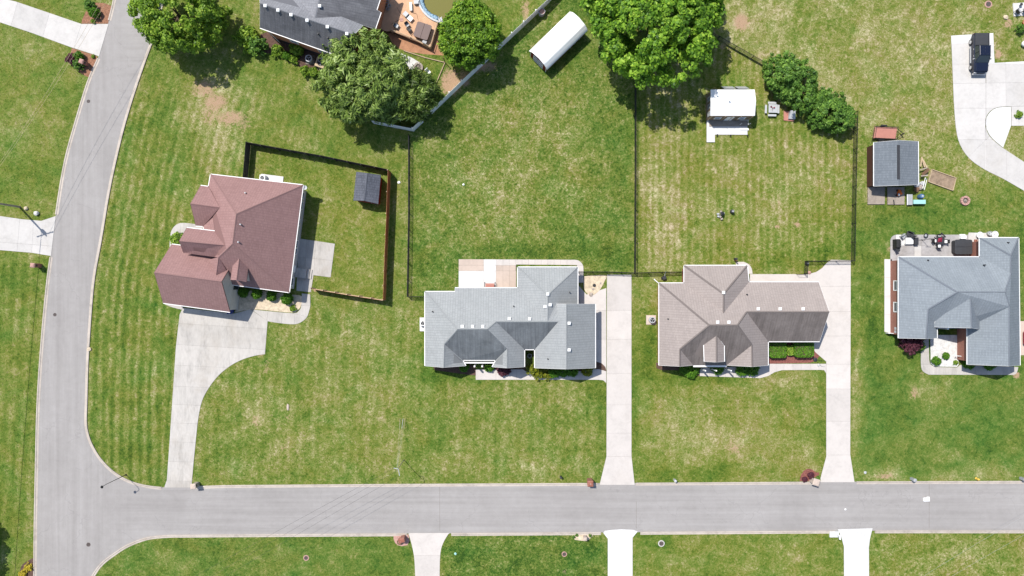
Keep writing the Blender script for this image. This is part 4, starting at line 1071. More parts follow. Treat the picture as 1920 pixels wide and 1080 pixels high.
# ---- blue-grey house on the right
VD = dict(a1=(1685, 482, 2.8), a2=(1837, 482, 2.8), b1=(1837, 446, 2.8), b2=(1910, 446, 2.8), g2=(1912.5, 685, 2.8), ga=(1893, 686.5, 5.7), g3=(1814, 683.5, 2.8), g4=(1814, 614, 2.8), l5=(1757, 614, 2.8), l4=(1757, 634, 2.8), la=(1737, 635, 4.7), l1=(1685, 634, 2.8),
          k1=(1795, 548, 6.0), k2=(1885, 548, 6.0), sw=(1741, 580, 4.7), nr=(1896, 479, 5.0), nr2=(1896, 513, 5.0), gk=(1893, 575, 5.75),
          eb=(1820, 557, 5.75), ef=(1822.5, 615, 5.75), e1=(1755, 597, 3.5), e2=(1750, 613, 3.3), e3=(1840, 599, 3.5), e4=(1839, 618, 3.3))
hD = thing('brick_house', 'red brick house with blue-grey roof and rear patio, far right of the row', 'house', base_of(VD, ['a1', 'b2', 'g2', 'l1']))
M['roof_capD'] = shingles('slate_ridge_shingles', (0.10, 0.115, 0.135), (0.24, 0.265, 0.30), (0.07, 0.08, 0.09), 0.2)
RD, rD, pD_ = roof(hD, VD, ['a1 k1 sw la l1', 'a1 a2 nr2 k2 k1', 'b1 nr nr2 a2', 'b1 b2 nr', 'b2 g2 ga gk k2 nr2 nr', 'k1 k2 gk g4 l5 sw', 'gk ga g3 g4', 'sw l5 l4 la'], M['roof_blue'], capmat=M['roof_capD'])
roof(hD, VD, ['eb e1 e2 ef', 'eb ef e4 e3'], M['roof_blue'], capmat=M['roof_capD'])
cD_ = pD_['k1']
fpDD = walls(hD, [pD_[k] for k in ('a1', 'a2', 'b1', 'b2', 'g2', 'g3', 'g4', 'l5', 'l4', 'l1')], M['brick_red'], 2.62, 0.4)
gable(hD, pD_['g3'], pD_['ga'], pD_['g2'], cD_, M['brick_red'], .4)
gable(hD, pD_['l1'], pD_['la'], pD_['l4'], cD_, M['brick_red'], .4)
gable(hD, P(*VD['e2']), P(*VD['ef']), P(*VD['e4']), cD_, M['white'], .25)
iD = edge_index(fpDD, pD_['a1'], pD_['l1'])
revD = math.dist(fpDD[iD], (pD_['a1'].x, pD_['a1'].y)) > math.dist(fpDD[iD], (pD_['l1'].x, pD_['l1'].y))
for t in (0.34, 0.63): opening(hD, fpDD, iD, 1 - t if revD else t, 1.3, .95, 2.4)
for a, b, t, w in (('l1', 'l4', .5, 1.6), ('g3', 'g2', .5, 1.6), ('a1', 'a2', .3, 1.2), ('a1', 'a2', .75, 1.8), ('b1', 'b2', .5, 1.4)):
    opening(hD, fpDD, edge_index(fpDD, pD_[a], pD_[b]), t, w, .9, 2.4)
opening(hD, fpDD, edge_index(fpDD, pD_['g4'], pD_['l5']), .4, 1.0, .05, 2.15, 'door', 'woodbrown')
opening(hD, fpDD, edge_index(fpDD, pD_['b2'], pD_['g2']), .75, 4.9, .05, 2.3, 'garage')
for x in (1752, 1836):
    q = P(x, 614, 0); MB().box((q.x, q.y, 1.5), (.22, .22, 3.0)).build('porch_column', M['white'], hD)
vents(hD, RD, [(1739, 488), (1845, 497), (1889, 455)], 'dark')

# ---- brick house at the top left
VE = dict(r1=(487.5, 6, 7.4), r2=(664, 65, 7.4), e1=(487.5, 52, 4.6), e2=(662, 114, 4.6), c3=(681, 47, 5.75), c2=(640, 31, 6.25), c1=(590, 34, 7.1), tp=(607, -40, 7.1), d1=(703, 55, 4.6), d2=(714, 23, 4.6), d3=(706, 18, 4.8), d4=(725, -40, 4.6), w1=(484, -40, 4.9), n0=(528, -40, 5.0))
hE = thing('brick_house', 'orange brick house with charcoal roof at the top edge, beside a wooden deck', 'house', base_of(VE, ['r1', 'e1', 'e2', 'd1']))
RE, rE, pE = roof(hE, VE, ['r1 r2 e2 e1', 'r1 w1 n0 c1 c2 c3 r2', 'c1 tp d4 d3 d2 d1 c3 c2', 'n0 tp c1'], M['roof_dark'], stained=('r1 r2 e2 e1', 'c1 tp d4 d3 d2 d1 c3 c2'), shade_mat=M['roof_dark_shade'])
walls(hE, [pE[k] for k in ('e1', 'e2', 'c3', 'd1', 'd4', 'w1')], M['brick_orange'], 4.4, 0.3)
fpE = WALLS.setdefault('E', inset([(pE[k].x, pE[k].y) for k in ('e1', 'e2', 'c3', 'd1', 'd4', 'w1')], .3))
iE = edge_index(fpE, pE['e1'], pE['e2'])
for t in (.3, .62): opening(hE, fpE, iE, t, 1.1, 2.0, 3.4)
gable(hE, pE['e2'], pE['r2'], P(683, 52, 4.6), P(600, 60, 4), M['brick_orange'], .3)
bE = MB()
q0, q1 = fpE[iE], fpE[(iE + 1) % len(fpE)]
dv = Vector((q1[0] - q0[0], q1[1] - q0[1], 0)); ov = Vector((dv.y, -dv.x, 0)).normalized() * 0.03
bE.prism([(q0[0], q0[1]), (q1[0], q1[1]), (q1[0] + ov.x, q1[1] + ov.y), (q0[0] + ov.x, q0[1] + ov.y)], 0, 0.7)
bE.build('foundation', M['dark'], hE)
ds = MB().tube([P(503, 59, 4.5), P(503, 59, 4.5) - Vector((-.1, -.05, 4.4))], 0.05, 6).build('downspout', M['gutter'], hE)
vents(hE, RE, [(498, 11.5), (522, 20), (546.5, 28.5), (576.5, 39), (614.5, 51), (651, 64), (600, 12)])
vents(hE, RE, [(597, 64), (615, 71.5)], 'dark')
# ---------------------------------------------------------------- foliage
M['maple'] = leafmat('maple_leaves', [(0.0, (0.030, 0.079, 0.011)), (0.3, (0.106, 0.232, 0.021)), (0.65, (0.240, 0.418, 0.035)), (1.0, (0.461, 0.631, 0.080))], 0.35)
M['roundleaf'] = leafmat('round_tree_leaves', [(0.0, (0.030, 0.073, 0.008)), (0.35, (0.097, 0.200, 0.016)), (0.7, (0.206, 0.360, 0.030)), (1.0, (0.400, 0.546, 0.057))], 0.3)
M['yellowleaf'] = leafmat('yellow_green_leaves', [(0.0, (0.046, 0.097, 0.012)), (0.35, (0.138, 0.249, 0.024)), (0.7, (0.276, 0.419, 0.046)), (1.0, (0.534, 0.624, 0.100))], 0.35)
M['willow'] = leafmat('grey_green_sprays', [(0.0, (0.029, 0.053, 0.010)), (0.3, (0.096, 0.156, 0.027)), (0.58, (0.202, 0.298, 0.053)), (0.82, (0.363, 0.464, 0.130)), (1.0, (0.585, 0.662, 0.363))], 0.25)
M['juniper'] = leafmat('dark_evergreen_sprays', [(0.0, (0.032, 0.077, 0.015)), (0.5, (0.097, 0.211, 0.030)), (1.0, (0.264, 0.423, 0.068))], 0.22)
M['boxwood'] = leafmat('boxwood_leaves', [(0.0, (0.028, 0.09, 0.006)), (0.5, (0.075, 0.20, 0.011)), (1.0, (0.17, 0.33, 0.025))], 0.25)
M['limeleaf'] = leafmat('lime_yellow_leaves', [(0.0, (0.05, 0.085, 0.01)), (0.5, (0.18, 0.21, 0.015)), (1.0, (0.40, 0.38, 0.03))], 0.3)
M['purpleleaf'] = leafmat('maroon_leaves', [(0.0, (0.030, 0.009, 0.014)), (0.5, (0.095, 0.026, 0.042)), (1.0, (0.19, 0.065, 0.085))], 0.2)
M['flower'] = leafmat('yellow_flowers', [(0.0, (0.12, 0.16, 0.02)), (0.3, (0.45, 0.36, 0.02)), (1.0, (0.78, 0.62, 0.08))], 0.2)

def leaf_cloud(name, parent, pts, nrm, size, mat, tone, seed, aspect=1.5, jitter=0.7, droop=0.0):
    """one small diamond leaf at each point; pts, nrm are (n,3) arrays relative to the parent"""
    r = np.random.default_rng(seed); n = len(pts)
    nn = nrm + r.normal(0, jitter, (n, 3)); nn /= np.linalg.norm(nn, axis=1, keepdims=True) + 1e-9
    t = r.normal(0, 1, (n, 3)); t[:, 2] -= droop
    t -= nn * (t * nn).sum(1, keepdims=True); t /= np.linalg.norm(t, axis=1, keepdims=True) + 1e-9
    b = np.cross(nn, t)
    s = size * r.uniform(0.6, 1.35, (n, 1))
    v = np.stack([pts - t * s * aspect * .5, pts + b * s * .42 + nn * s * .08, pts + t * s * aspect * .5, pts - b * s * .42 + nn * s * .08], 1).reshape(-1, 3)
    me = bpy.data.meshes.new(name)
    me.vertices.add(4 * n); me.vertices.foreach_set('co', v.astype(np.float32).ravel())
    me.loops.add(4 * n); me.loops.foreach_set('vertex_index', np.arange(4 * n, dtype=np.int32))
    me.polygons.add(n); me.polygons.foreach_set('loop_start', np.arange(0, 4 * n, 4, dtype=np.int32))
    try: me.polygons.foreach_set('loop_total', np.full(n, 4, dtype=np.int32))
    except Exception: pass
    me.update(calc_edges=True)
    a = me.attributes.new('tone', 'FLOAT', 'FACE'); a.data.foreach_set('value', np.clip(tone, 0, 1).astype(np.float32))
    me.materials.append(mat)
    o = bpy.data.objects.new(name, me); C.objects.link(o)
    o.parent = parent; o['_o'] = tuple(parent['_o']) if '_o' in parent else (0, 0, 0)
    return o

def crown_points(rad, n_clump, per, seed, zc, lob=0.16, inner=0.45, clump=0.17, flat=0.7, top_bias=0.15, zmin=-0.75):
    r = np.random.default_rng(seed)
    d = r.normal(0, 1, (n_clump * 3, 3)); d[:, 2] += top_bias
    d /= np.linalg.norm(d, axis=1, keepdims=True); d = d[d[:, 2] > zmin][:n_clump]
    k = r.normal(0, 2.1, (6, 3)); ph = r.uniform(0, 6.28, 6)
    w = 1 + lob * np.sin(d @ k.T + ph).sum(1) / 1.8
    rr = inner + (1 - inner) * r.uniform(0, 1, len(d)) ** 0.5
    c = d * (rr * w)[:, None] * np.array(rad)
    R = np.mean(rad)
    cs = R * clump * r.uniform(0.65, 1.3, len(d))
    o = r.normal(0, 1, (len(d), per, 3)); o /= np.linalg.norm(o, axis=2, keepdims=True) + 1e-9
    o *= (r.uniform(0, 1, (len(d), per, 1)) ** 0.45) * cs[:, None, None]; o[..., 2] *= flat
    p = (c[:, None, :] + o).reshape(-1, 3)
    nrm = (o / (cs[:, None, None]) + 0.35 * d[:, None, :] + np.array([0, 0, 0.6])).reshape(-1, 3)
    tone = (np.repeat(r.uniform(0, 1, len(d)), per) * 0.35 + r.uniform(0, 1, len(p)) * 0.65)
    p[:, 2] += zc
    return p, nrm, tone

def tree(name, label, px, py, rad, zc, mat, n_clump=260, per=90, leaf=0.30, seed=1, group=None, trunk_r=0.3, aspect=1.5, droop=0.0, cat='tree', tone_pow=1.0, jitter=0.7, **kw):
    """px,py: where the trunk stands"""
    g = P(px, py, 0)
    root = thing(name, label, cat, (g.x, g.y, 0), group)
    p, nr, tn = crown_points(rad, n_clump, per, seed, zc, **kw)
    keep = p[:, 2] > 0.15
    leaf_cloud('crown', root, p[keep], nr[keep], leaf, mat, (tn ** tone_pow)[keep], seed + 50, aspect, jitter, droop)
    rr = random.Random(seed)
    t = MB(); o = Vector((g.x, g.y, 0))
    top = zc + rad[2] * 0.35
    t.tube([o + Vector((0, 0, -.1)), o + Vector((rr.uniform(-.1, .1), rr.uniform(-.1, .1), zc * .45)), o + Vector((rr.uniform(-.3, .3), rr.uniform(-.3, .3), top))], trunk_r, 9, trunk_r * .3)
    tr = t.build('trunk', M['bark'], root, smooth=True)
    for k in range(7):
        a = k * 0.9 + rr.uniform(-.3, .3); z0 = zc * (.4 + .08 * k)
        e = Vector((math.cos(a) * rad[0] * .7, math.sin(a) * rad[1] * .7, z0 + rad[2] * rr.uniform(.1, .55)))
        MB().tube([o + Vector((0, 0, z0)), o + Vector((e.x * .5, e.y * .5, z0 + (e.z - z0) * .65)), o + e], trunk_r * .38, 6, trunk_r * .08).build('limb', M['bark'], tr)
    return root

tree('maple_tree', 'huge bright green broadleaf tree shading the lawn behind the white-roofed cabin', 1202, 54, (9.2, 8.8, 5.4), 7.2, M['maple'], 700, 95, 0.34, 3, trunk_r=0.45, lob=0.2, clump=0.10, inner=0.62, aspect=1.3, jitter=.55)
tree('broadleaf_tree', 'yellow-green broadleaf tree overhanging the street at the top', 358, 50, (5.5, 5.4, 3.4), 4.5, M['yellowleaf'], 330, 90, 0.26, 5, trunk_r=0.3, lob=0.24, clump=0.14)
tree('willow_tree', 'large feathery grey-green tree beside the deck and white fence', 717, 188, (5.9, 6.0, 3.4), 4.5, M['willow'], 420, 60, 0.20, 9, trunk_r=0.35, aspect=4.2, droop=0.3, lob=0.24, clump=0.14, inner=0.5, jitter=.5)
tree('willow_tree', 'darker straggly tree in the corner of the white fence', 788, 192, (2.9, 3.3, 2.2), 3.0, M['willow'], 150, 55, 0.16, 12, trunk_r=0.15, aspect=4.0, droop=0.6, lob=0.25, clump=0.22, tone_pow=1.9)
tree('round_tree', 'dense rounded green tree between pool and white fence', 886, 86, (4.2, 4.5, 3.2), 4.2, M['roundleaf'], 420, 75, 0.23, 14, trunk_r=0.25, lob=0.05, clump=0.13, inner=0.6)
tree('shade_tree', 'tree at the bottom left edge whose scalloped shadow falls on the turf', -62, 995, (4.2, 4.4, 2.8), 4.8, M['juniper'], 200, 70, 0.30, 17, trunk_r=0.25)
for i, (x, y, r, zc, lb) in enumerate(((1462, 150, 2.55, 1.9, 'first rounded evergreen of the row, nearest the big tree'), (1491, 176, 2.6, 1.9, 'second rounded evergreen of the row, above the red-topped play table'), (1536, 208, 2.35, 1.7, 'third rounded evergreen of the row, beyond the picnic pad'), (1565, 228, 1.95, 1.5, 'last and smallest evergreen of the row, by the fence corner'))):
    tree('evergreen_shrub', lb, x, y, (r, r, 1.75), zc, M['juniper'], 210, 60, 0.17, 30 + i, 'row of rounded evergreens behind the cabin', 0.12, aspect=2.2, cat='shrub', lob=0.2, clump=0.16, inner=0.6, zmin=-.95)

# small shrubs: one foliage mesh and one stem per kind, copied
def shrub_proto(name, mat, n_clump, per, leaf, seed, shape=(1, 1, .9), aspect=1.4, lob=.05, clump=.2, inner=.6):
    root = thing(name, 'x', 'shrub')
    p, nr, tn = crown_points(shape, n_clump, per, seed, shape[2] * .95, lob=lob, clump=clump, inner=inner, zmin=-.98)
    k = p[:, 2] > 0.02
    leaf_cloud('foliage', root, p[k], nr[k], leaf, mat, tn[k], seed + 3, aspect)
    MB().tube([(0, 0, -.05), (0.03, 0, .5), (0, 0.02, shape[2] * 1.1)], .06, 6, .02).build('stem', M['bark'], root)
    return root
PROTO = {}
def shrub(kind, px, py, r, label, group=None, zs=1.0):
    spec = {'box': ('round_shrub', M['boxwood'], 150, 26, .13, 60), 'lime': ('lime_shrub', M['limeleaf'], 110, 26, .16, 61, (1, 1, .7), 1.6, .2, .25, .4), 'purple': ('maroon_shrub', M['purpleleaf'], 150, 36, .12, 62, (1, 1, .8), 1.6, .15, .2, .5),
            'loose': ('leafy_shrub', M['yellowleaf'], 70, 30, .18, 63, (1, 1, .8), 1.8, .25, .28, .35), 'dark': ('dark_shrub', M['juniper'], 80, 32, .15, 64, (1, 1, .8), 1.8, .2, .25, .4), 'flower': ('flower_clump', M['flower'], 60, 20, .18, 65, (1, 1, .6), 1.2, .2, .28, .4)}[kind]
    q = P(px, py, 0)
    if kind not in PROTO: PROTO[kind] = shrub_proto(*spec); o = PROTO[kind]
    else: o = copy_tree(PROTO[kind])
    place(o, q.x, q.y, 0, random.uniform(0, 6.28), (r, r, r * zs), label)
    o['category'] = 'flowers' if kind == 'flower' else 'shrub'
    if 'group' in o: del o['group']
    if group: o['group'] = group
    return o
gA = 'round clipped shrubs along the corner house'
shrub('box', 459, 548, .72, 'first round shrub along the corner house, nearest the garage', gA)
shrub('box', 484.5, 550.5, .72, 'second round shrub along the corner house, half in shade', gA)
shrub('box', 512, 555, .72, 'third round shrub along the corner house', gA)
shrub('box', 541.5, 560, .80, 'fourth and largest round shrub, nearest the fence end of the corner house', gA)
shrub('loose', 550, 578.5, .42, 'small loose yellow-green shrub on the cream gravel')
shrub('loose', 334, 449, .95, 'bright shrub beside the curved porch walk', zs=.6)
shrub('box', 182, 27, .72, 'round shrub on the mulch bed above the pale driveway')
shrub('box', 152, 108, .66, 'round shrub next to the brick mailbox on the mulch bed')
shrub('dark', 172, 13, .75, 'sparse dark shrub at the top of the upper mulch bed')
shrub('purple', 141, 114, .8, 'sparse reddish shrub at the edge of the lower mulch bed')
shrub('dark', 151, 124, .75, 'dark shrub at the low end of the lower mulch bed')
shrub('box', 871, 688, .65, 'shrub in shade just left of the porch door, grey house', zs=.8)
shrub('box', 917, 688, .65, 'shrub just right of the porch door, grey house', zs=.8)
shrub('purple', 944, 691, .95, 'dark reddish shrub under the small front gable, grey house', zs=.8)
gL = 'lime and green shrubs under the grey garage gable'
shrub('lime', 1003, 692, .9, 'tall lime shrub nearest the recess of the grey house', gL)
shrub('lime', 1014, 697, .9, 'lime shrub spilling onto the walk, second under the gable', gL, .8)
shrub('lime', 1028, 700, .75, 'low lime shrub third under the gable', gL, .8)
shrub('box', 1040, 696, .85, 'deep green shrub in the middle under the gable', gL)
shrub('box', 1055, 695, .8, 'deep green shrub under the gable peak', gL)
shrub('box', 1071, 694, .85, 'green shrub right of the gable peak', gL)
shrub('lime', 1100, 692, .85, 'yellowish shrub at the driveway end of the garage front', gL)
gC = 'low shrubs along the front of the taupe house'
shrub('box', 1294, 693, 1.1, 'wide shrub at the porch corner, taupe house', gC, .6)
shrub('box', 1283, 691, .8, 'shaded shrub left of the porch corner, taupe house', gC, .6)
shrub('box', 1343, 689, .9, 'shaded shrub right of the porch step, taupe house', gC, .6)
shrub('box', 1390, 690, 1.0, 'shaded shrub under the right-hand front gable, taupe house', gC, .6)
shrub('box', 1408, 690, 1.0, 'shrub at the end under the right-hand front gable, taupe house', gC, .6)
shrub('box', 1752, 676, .62, 'larger of two round shrubs on the white gravel court', zs=.8)
shrub('box', 1771, 667, .5, 'smaller of two round shrubs on the white gravel court', zs=.8)
shrub('loose', 1790, 679, .32, 'tiny two-leaf plant on the white gravel court')
shrub('purple', 1702, 641, 1.45, 'large maroon shrub at the shaded front corner of the brick house')
shrub('dark', 1717, 645, .9, 'dark shrub behind the maroon shrub')
shrub('box', 1812, 681, .8, 'shaded shrub at the left foot of the right front gable', zs=.7)
shrub('box', 1851, 683, .8, 'shaded shrub at the middle foot of the right front gable', zs=.7)
shrub('loose', 472, 76, 1.5, 'green shrub at the lower left corner of the orange brick house')
shrub('dark', 486, 90, 1.3, 'dark shrub below the downspout of the orange brick house')
shrub('loose', 523, 97, .8, 'small shrub beside the white garden edging, orange brick house')
shrub('loose', 560, 95, 1.0, 'olive shrub against the orange brick wall')
shrub('loose', 552, 113, .6, 'light shrub left of the round condenser')
shrub('loose', 574, 135, .7, 'yellow-green shrub below the condensers')
shrub('loose', 590, 138, .65, 'olive shrub right of the yellow-green one below the condensers')
shrub('loose', 612, 142, .8, 'bright shrub at the trunk side of the feathery tree')
shrub('box', 540, 107, .6, 'small dark green shrub at the bed edge, orange brick house')
shrub('flower', 55, 1063, .55, 'yellow flower clump nearest the kerb, bottom corner')
shrub('flower', 45, 1074, .5, 'yellow flower clump at the outer side, bottom corner')
shrub('dark', 1531, 897, .38, 'tiny green shrub behind the stone mailbox on red mulch')
shrub('purple', 1519, 890, .45, 'low reddish plant on the red mulch bed')
shrub('purple', 1508, 898, .38, 'red flowering plant at the kerb on the red mulch bed')
shrub('loose', 1908, 216, .45, 'small shrub beside the short slab walk')
shrub('dark', 1909, 55, .62, 'small dark conifer in the dry turf at the right edge')
for i, (x, y) in enumerate(((1081, 1003), (1075, 1006), (1106, 1003.5))):
    shrub('dark', x, y, .22, ('tiny plant on the tan bed, nearest its middle', 'tiny plant at the outer end of the tan bed', 'tiny plant at the driveway end of the tan bed')[i])
shrub('loose', 176, 41, .3, 'small yellow-green plant at the low corner of the upper mulch bed')
shrub('loose', 176, 107, .25, 'tiny yellow-green plant near the kerb, lower mulch bed')

# clipped hedges with flat tops
def hedge(px0, py0, px1, py1, h, mat, label, seed, rnd=0.22):
    a, b = P(px0, py1, h), P(px1, py0, h)
    c = ((a.x + b.x) / 2, (a.y + b.y) / 2, 0)
    root = thing('clipped_hedge', label, 'hedge', c, 'clipped hedges by the driveway')
    r = np.random.default_rng(seed); hx, hy = (b.x - a.x) / 2, (b.y - a.y) / 2
    n = int(900 * hx * hy + 500)
    u = r.uniform(-1, 1, (n, 2)); z = h * (1 - 0.10 * r.uniform(0, 1, n) ** 2)
    ns = n // 2
    t = r.uniform(0, 6.28, ns); sx = np.clip(np.cos(t) * 1.35, -1, 1); sy = np.clip(np.sin(t) * 1.35, -1, 1)
    p = np.concatenate([np.stack([u[:, 0] * hx, u[:, 1] * hy, z], 1), np.stack([sx * hx, sy * hy, r.uniform(.1, h, ns)], 1)])
    # round the plan corners
    ex = np.abs(p[:, 0]) / hx; ey = np.abs(p[:, 1]) / hy
    cut = np.maximum(ex + ey - 1.72, 0) / 2
    p[:, 0] *= 1 - cut; p[:, 1] *= 1 - cut; p[:, 2] -= cut * 1.2
    nr = np.concatenate([np.tile([0, 0, 1.5], (n, 1)), np.stack([sx, sy, 0.5 * np.ones(ns)], 1)])
    leaf_cloud('foliage', root, p, nr, .12, mat, r.uniform(0, 1, len(p)), seed + 1, 1.4, .55)
    MB().loft([[(c[0] + x * hx * .9 * k, c[1] + y * hy * .88 * k, z) for x, y in ((-1, -.6), (-.6, -1), (.6, -1), (1, -.6), (1, .6), (.6, 1), (-.6, 1), (-1, .6))] for k, z in ((.9, 0), (1, .3), (1, h - .12), (.96, h - .06))]).build('twigs', M['mulch_dark'], root)
    for s_ in (-.6, 0, .6):
        MB().tube([(c[0] + s_ * hx, c[1], -.05), (c[0] + s_ * hx, c[1], h * .6)], .05, 6).build('stem', M['bark'], root)
M['hedgeleaf'] = leafmat('hedge_leaves', [(0.0, (0.028, 0.085, 0.006)), (0.5, (0.075, 0.185, 0.010)), (1.0, (0.15, 0.30, 0.02))], 0.25)
hedge(1443, 641, 1475.5, 671, 1.05, M['hedgeleaf'], 'flat-topped clipped hedge nearest the taupe house wall', 71)
hedge(1490, 639, 1526.5, 670, 1.1, M['hedgeleaf'], 'flat-topped clipped hedge nearest the driveway', 73)
hedge(1477, 648, 1488, 666, .7, M['yellowleaf'], 'small low dull green hedge between the two bright ones', 75)
# ---------------------------------------------------------------- fences
def seg_points(pts, step):
    """post positions along a polyline (world)"""
    out = []
    for i in range(len(pts) - 1):
        a, b = Vector((*pts[i], 0)), Vector((*pts[i + 1], 0)); L = (b - a).length; n = max(1, round(L / step))
        out.append([a + (b - a) * (k / n) for k in range(n + 1)])
    return out

def chain_fence(label, pts, h=1.15, step=2.4, gate=False):
    w = [G(*p) for p in pts]
    root = thing('chain_link_fence', label, 'fence', (w[0][0], w[0][1], 0), 'black chain-link fences round the back yards')
    segs = seg_points(w, step); done = set()
    post = None
    for s in segs:
        for p in s:
            k = (round(p.x, 2), round(p.y, 2))
            if k in done: continue
            done.add(k)
            if post is None:
                post = MB().lathe([(.05, -.05), (.05, h + .04), (.06, h + .05), (.02, h + .1)], (w[0][0], w[0][1], 0), 8).build('post', M['black'], root); o = post
            else:
                o = post.copy(); C.objects.link(o)
            o.location = (p.x - w[0][0], p.y - w[0][1], 0)
    mesh = MB(); W = 0.005
    for s in segs:
        a, b = s[0], s[-1]; d = (b - a); L = d.length; d.normalize()
        for z, nm in ((h, 'top_rail'), (.07, 'bottom_rail')):
            MB().tube([a + Vector((0, 0, z)), b + Vector((0, 0, z))], .036 if z > .5 else .026, 6).build(nm, M['black'], root)
        n = int(L / .085)
        for k in range(-int(h / .085), n + 1):
            x0 = k * .085
            for sg in (0, 1):
                # a wire climbing from z=.07 at x0 to z=h at x0+h (or mirrored), trimmed to the run
                xa, xb, za, zb = x0, x0 + h - .07, .07, h
                if xa < 0: za += -xa; xa = 0
                if xb > L: zb -= xb - L; xb = L
                if xb <= xa: continue
                if sg: pa, pb = a + d * (L - xa) + Vector((0, 0, za)), a + d * (L - xb) + Vector((0, 0, zb))
                else: pa, pb = a + d * xa + Vector((0, 0, za)), a + d * xb + Vector((0, 0, zb))
                u = Vector((-d.y, d.x, 0)) * W; v = Vector((0, 0, W * 1.4))
                mesh.add([pa + u, pa - u + v, pa - v, pb + u, pb - u + v, pb - v], [(0, 1, 4, 3), (1, 2, 5, 4), (2, 0, 3, 5)])
    o = mesh.build('mesh', M['black'], root); o['kind'] = 'stuff'
    return root
chain_fence('black chain-link fence dividing the corner house yard from the grey house yard', [(768, 256), (768, 400), (765.5, 556), (800, 556)])
chain_fence('long black chain-link fence down the middle between the two back yards', [(1190, 148), (1190, 330), (1189, 512)])
chain_fence('black chain-link fence joining the grey house and the taupe house', [(1083, 510), (1137, 510), (1189, 512), (1240, 510.5), (1282, 510)])
chain_fence('black chain-link fence along the right side of the taupe house yard', [(1601, 212), (1598, 350), (1595.5, 489.5), (1509, 490), (1507.5, 513)])
chain_fence('black chain-link fence running from the huge tree to the evergreen row', [(1330, 66), (1345, 74), (1440, 128)])
gt_ = thing('open_gate', 'small black gate standing open at the back walk of the taupe house', 'gate', (*G(1508, 514), 0))
gm = MB(); a_, b_ = Vector((*G(1507, 514.5), 0)), Vector((*G(1493, 514.5), 0))
for z in (.1, 1.1): gm.tube([a_ + Vector((0, 0, z)), b_ + Vector((0, 0, z))], .02, 6)
for q in (a_, b_): gm.tube([q + Vector((0, 0, .03)), q + Vector((0, 0, 1.15))], .02, 6)
gm.build('frame', M['black'], gt_)
im = MB()
for k in range(1, 10): q = a_ + (b_ - a_) * k / 10; im.tube([q + Vector((0, 0, .1)), q + Vector((0, 0, 1.1))], .006, 4)
im.build('bars', M['black'], gt_)

def board_fence(name, label, pts, h, mat_board, mat_post, step=2.35, board=0.14, inner=1, posts_in=True, wob=0.03, cat='fence', postw=.1):
    """boards on the outer face, rails and posts on the inner; pts world"""
    root = thing(name, label, cat, (pts[0][0], pts[0][1], 0))
    rr = random.Random(len(label)); seen = set(); post = None; rail = None
    for s in seg_points(pts, step):
        for k in range(len(s) - 1):
            a, b = s[k], s[k + 1]; d = (b - a); L = d.length; d.normalize(); nrm = Vector((-d.y, d.x, 0)) * inner
            mb = MB(); n = max(1, int(L / board)); bw = L / n
            for j in range(n):
                c = a + d * (j + .5) * bw; hh = h + rr.uniform(-wob, wob)
                mb.box((c.x, c.y, hh / 2 + .03), (bw - .008, .02, hh - .03), math.atan2(d.y, d.x))
            mb.build('panel', mat_board, root)
            for z in (.3, h * .55, h - .2):
                c = (a + b) / 2 + nrm * .03
                MB().box((c.x, c.y, z), (L, .04, .09), math.atan2(d.y, d.x)).build('rail', mat_post, root)
        for p in s:
            k = (round(p.x, 2), round(p.y, 2))
            if k in seen: continue
            seen.add(k)
            q = p + nrm * .09
            MB().box((q.x, q.y, (h + .05) / 2), (postw, postw, h + .05), math.atan2(d.y, d.x)).build('post', mat_post, root)
    return root
hw = 1.85
w2 = lambda p, h: (P(*p, h).x, P(*p, h).y)
M['fence_dark'] = plain('shade_tinted_fence_boards', (0.062, 0.055, 0.05), 0.85, 0.22, 1.5, bstr=0.2)  # near-black boards: shade of the inner face put into the colour
M['fence_top'] = plain('orange_brown_fence_boards', (0.30, 0.10, 0.05), 0.85, 0.2, 1.5, bstr=0.2)
board_fence('board_fence', 'dark stained board fence across the back of the corner house yard', [w2((455, 333), hw), w2((460.5, 266), hw), w2((600, 291), hw), w2((727.5, 317.5), hw)], hw, M['fence_dark'], M['fence_dark'], 2.05, inner=-1)
board_fence('board_fence', 'rust-red board fence along the side of the corner house yard', [w2((727.5, 318.5), 2.15), w2((724.5, 400), 2.15), w2((721, 480), 2.15), w2((718, 563), 2.15)], 2.15, M['fence_red'], M['woodpale'], 2.4, inner=-1)
board_fence('board_fence', 'orange-brown board fence closing the front of the corner house yard', [w2((717.5, 563.5), hw), w2((650, 553), hw), w2((582, 541.5), hw)], hw, M['fence_top'], M['woodpale'], 1.8, inner=-1, postw=.14)
board_fence('vinyl_fence', 'long white vinyl fence running diagonally beside the round tree', [w2((773, 240), 1.8), w2((866, 151), 1.8), w2((960, 61.5), 1.8), w2((1028, -2), 1.8), w2((1062, -40), 1.8)], 1.8, M['vinyl'], M['vinyl'], 2.4, board=.3, inner=1, wob=0, postw=.13)
board_fence('vinyl_fence', 'short white vinyl fence under the feathery tree', [w2((772.5, 241), 1.8), w2((696, 226), 1.8)], 1.8, M['vinyl'], M['vinyl'], 2.4, board=.3, inner=-1, wob=0, postw=.13)
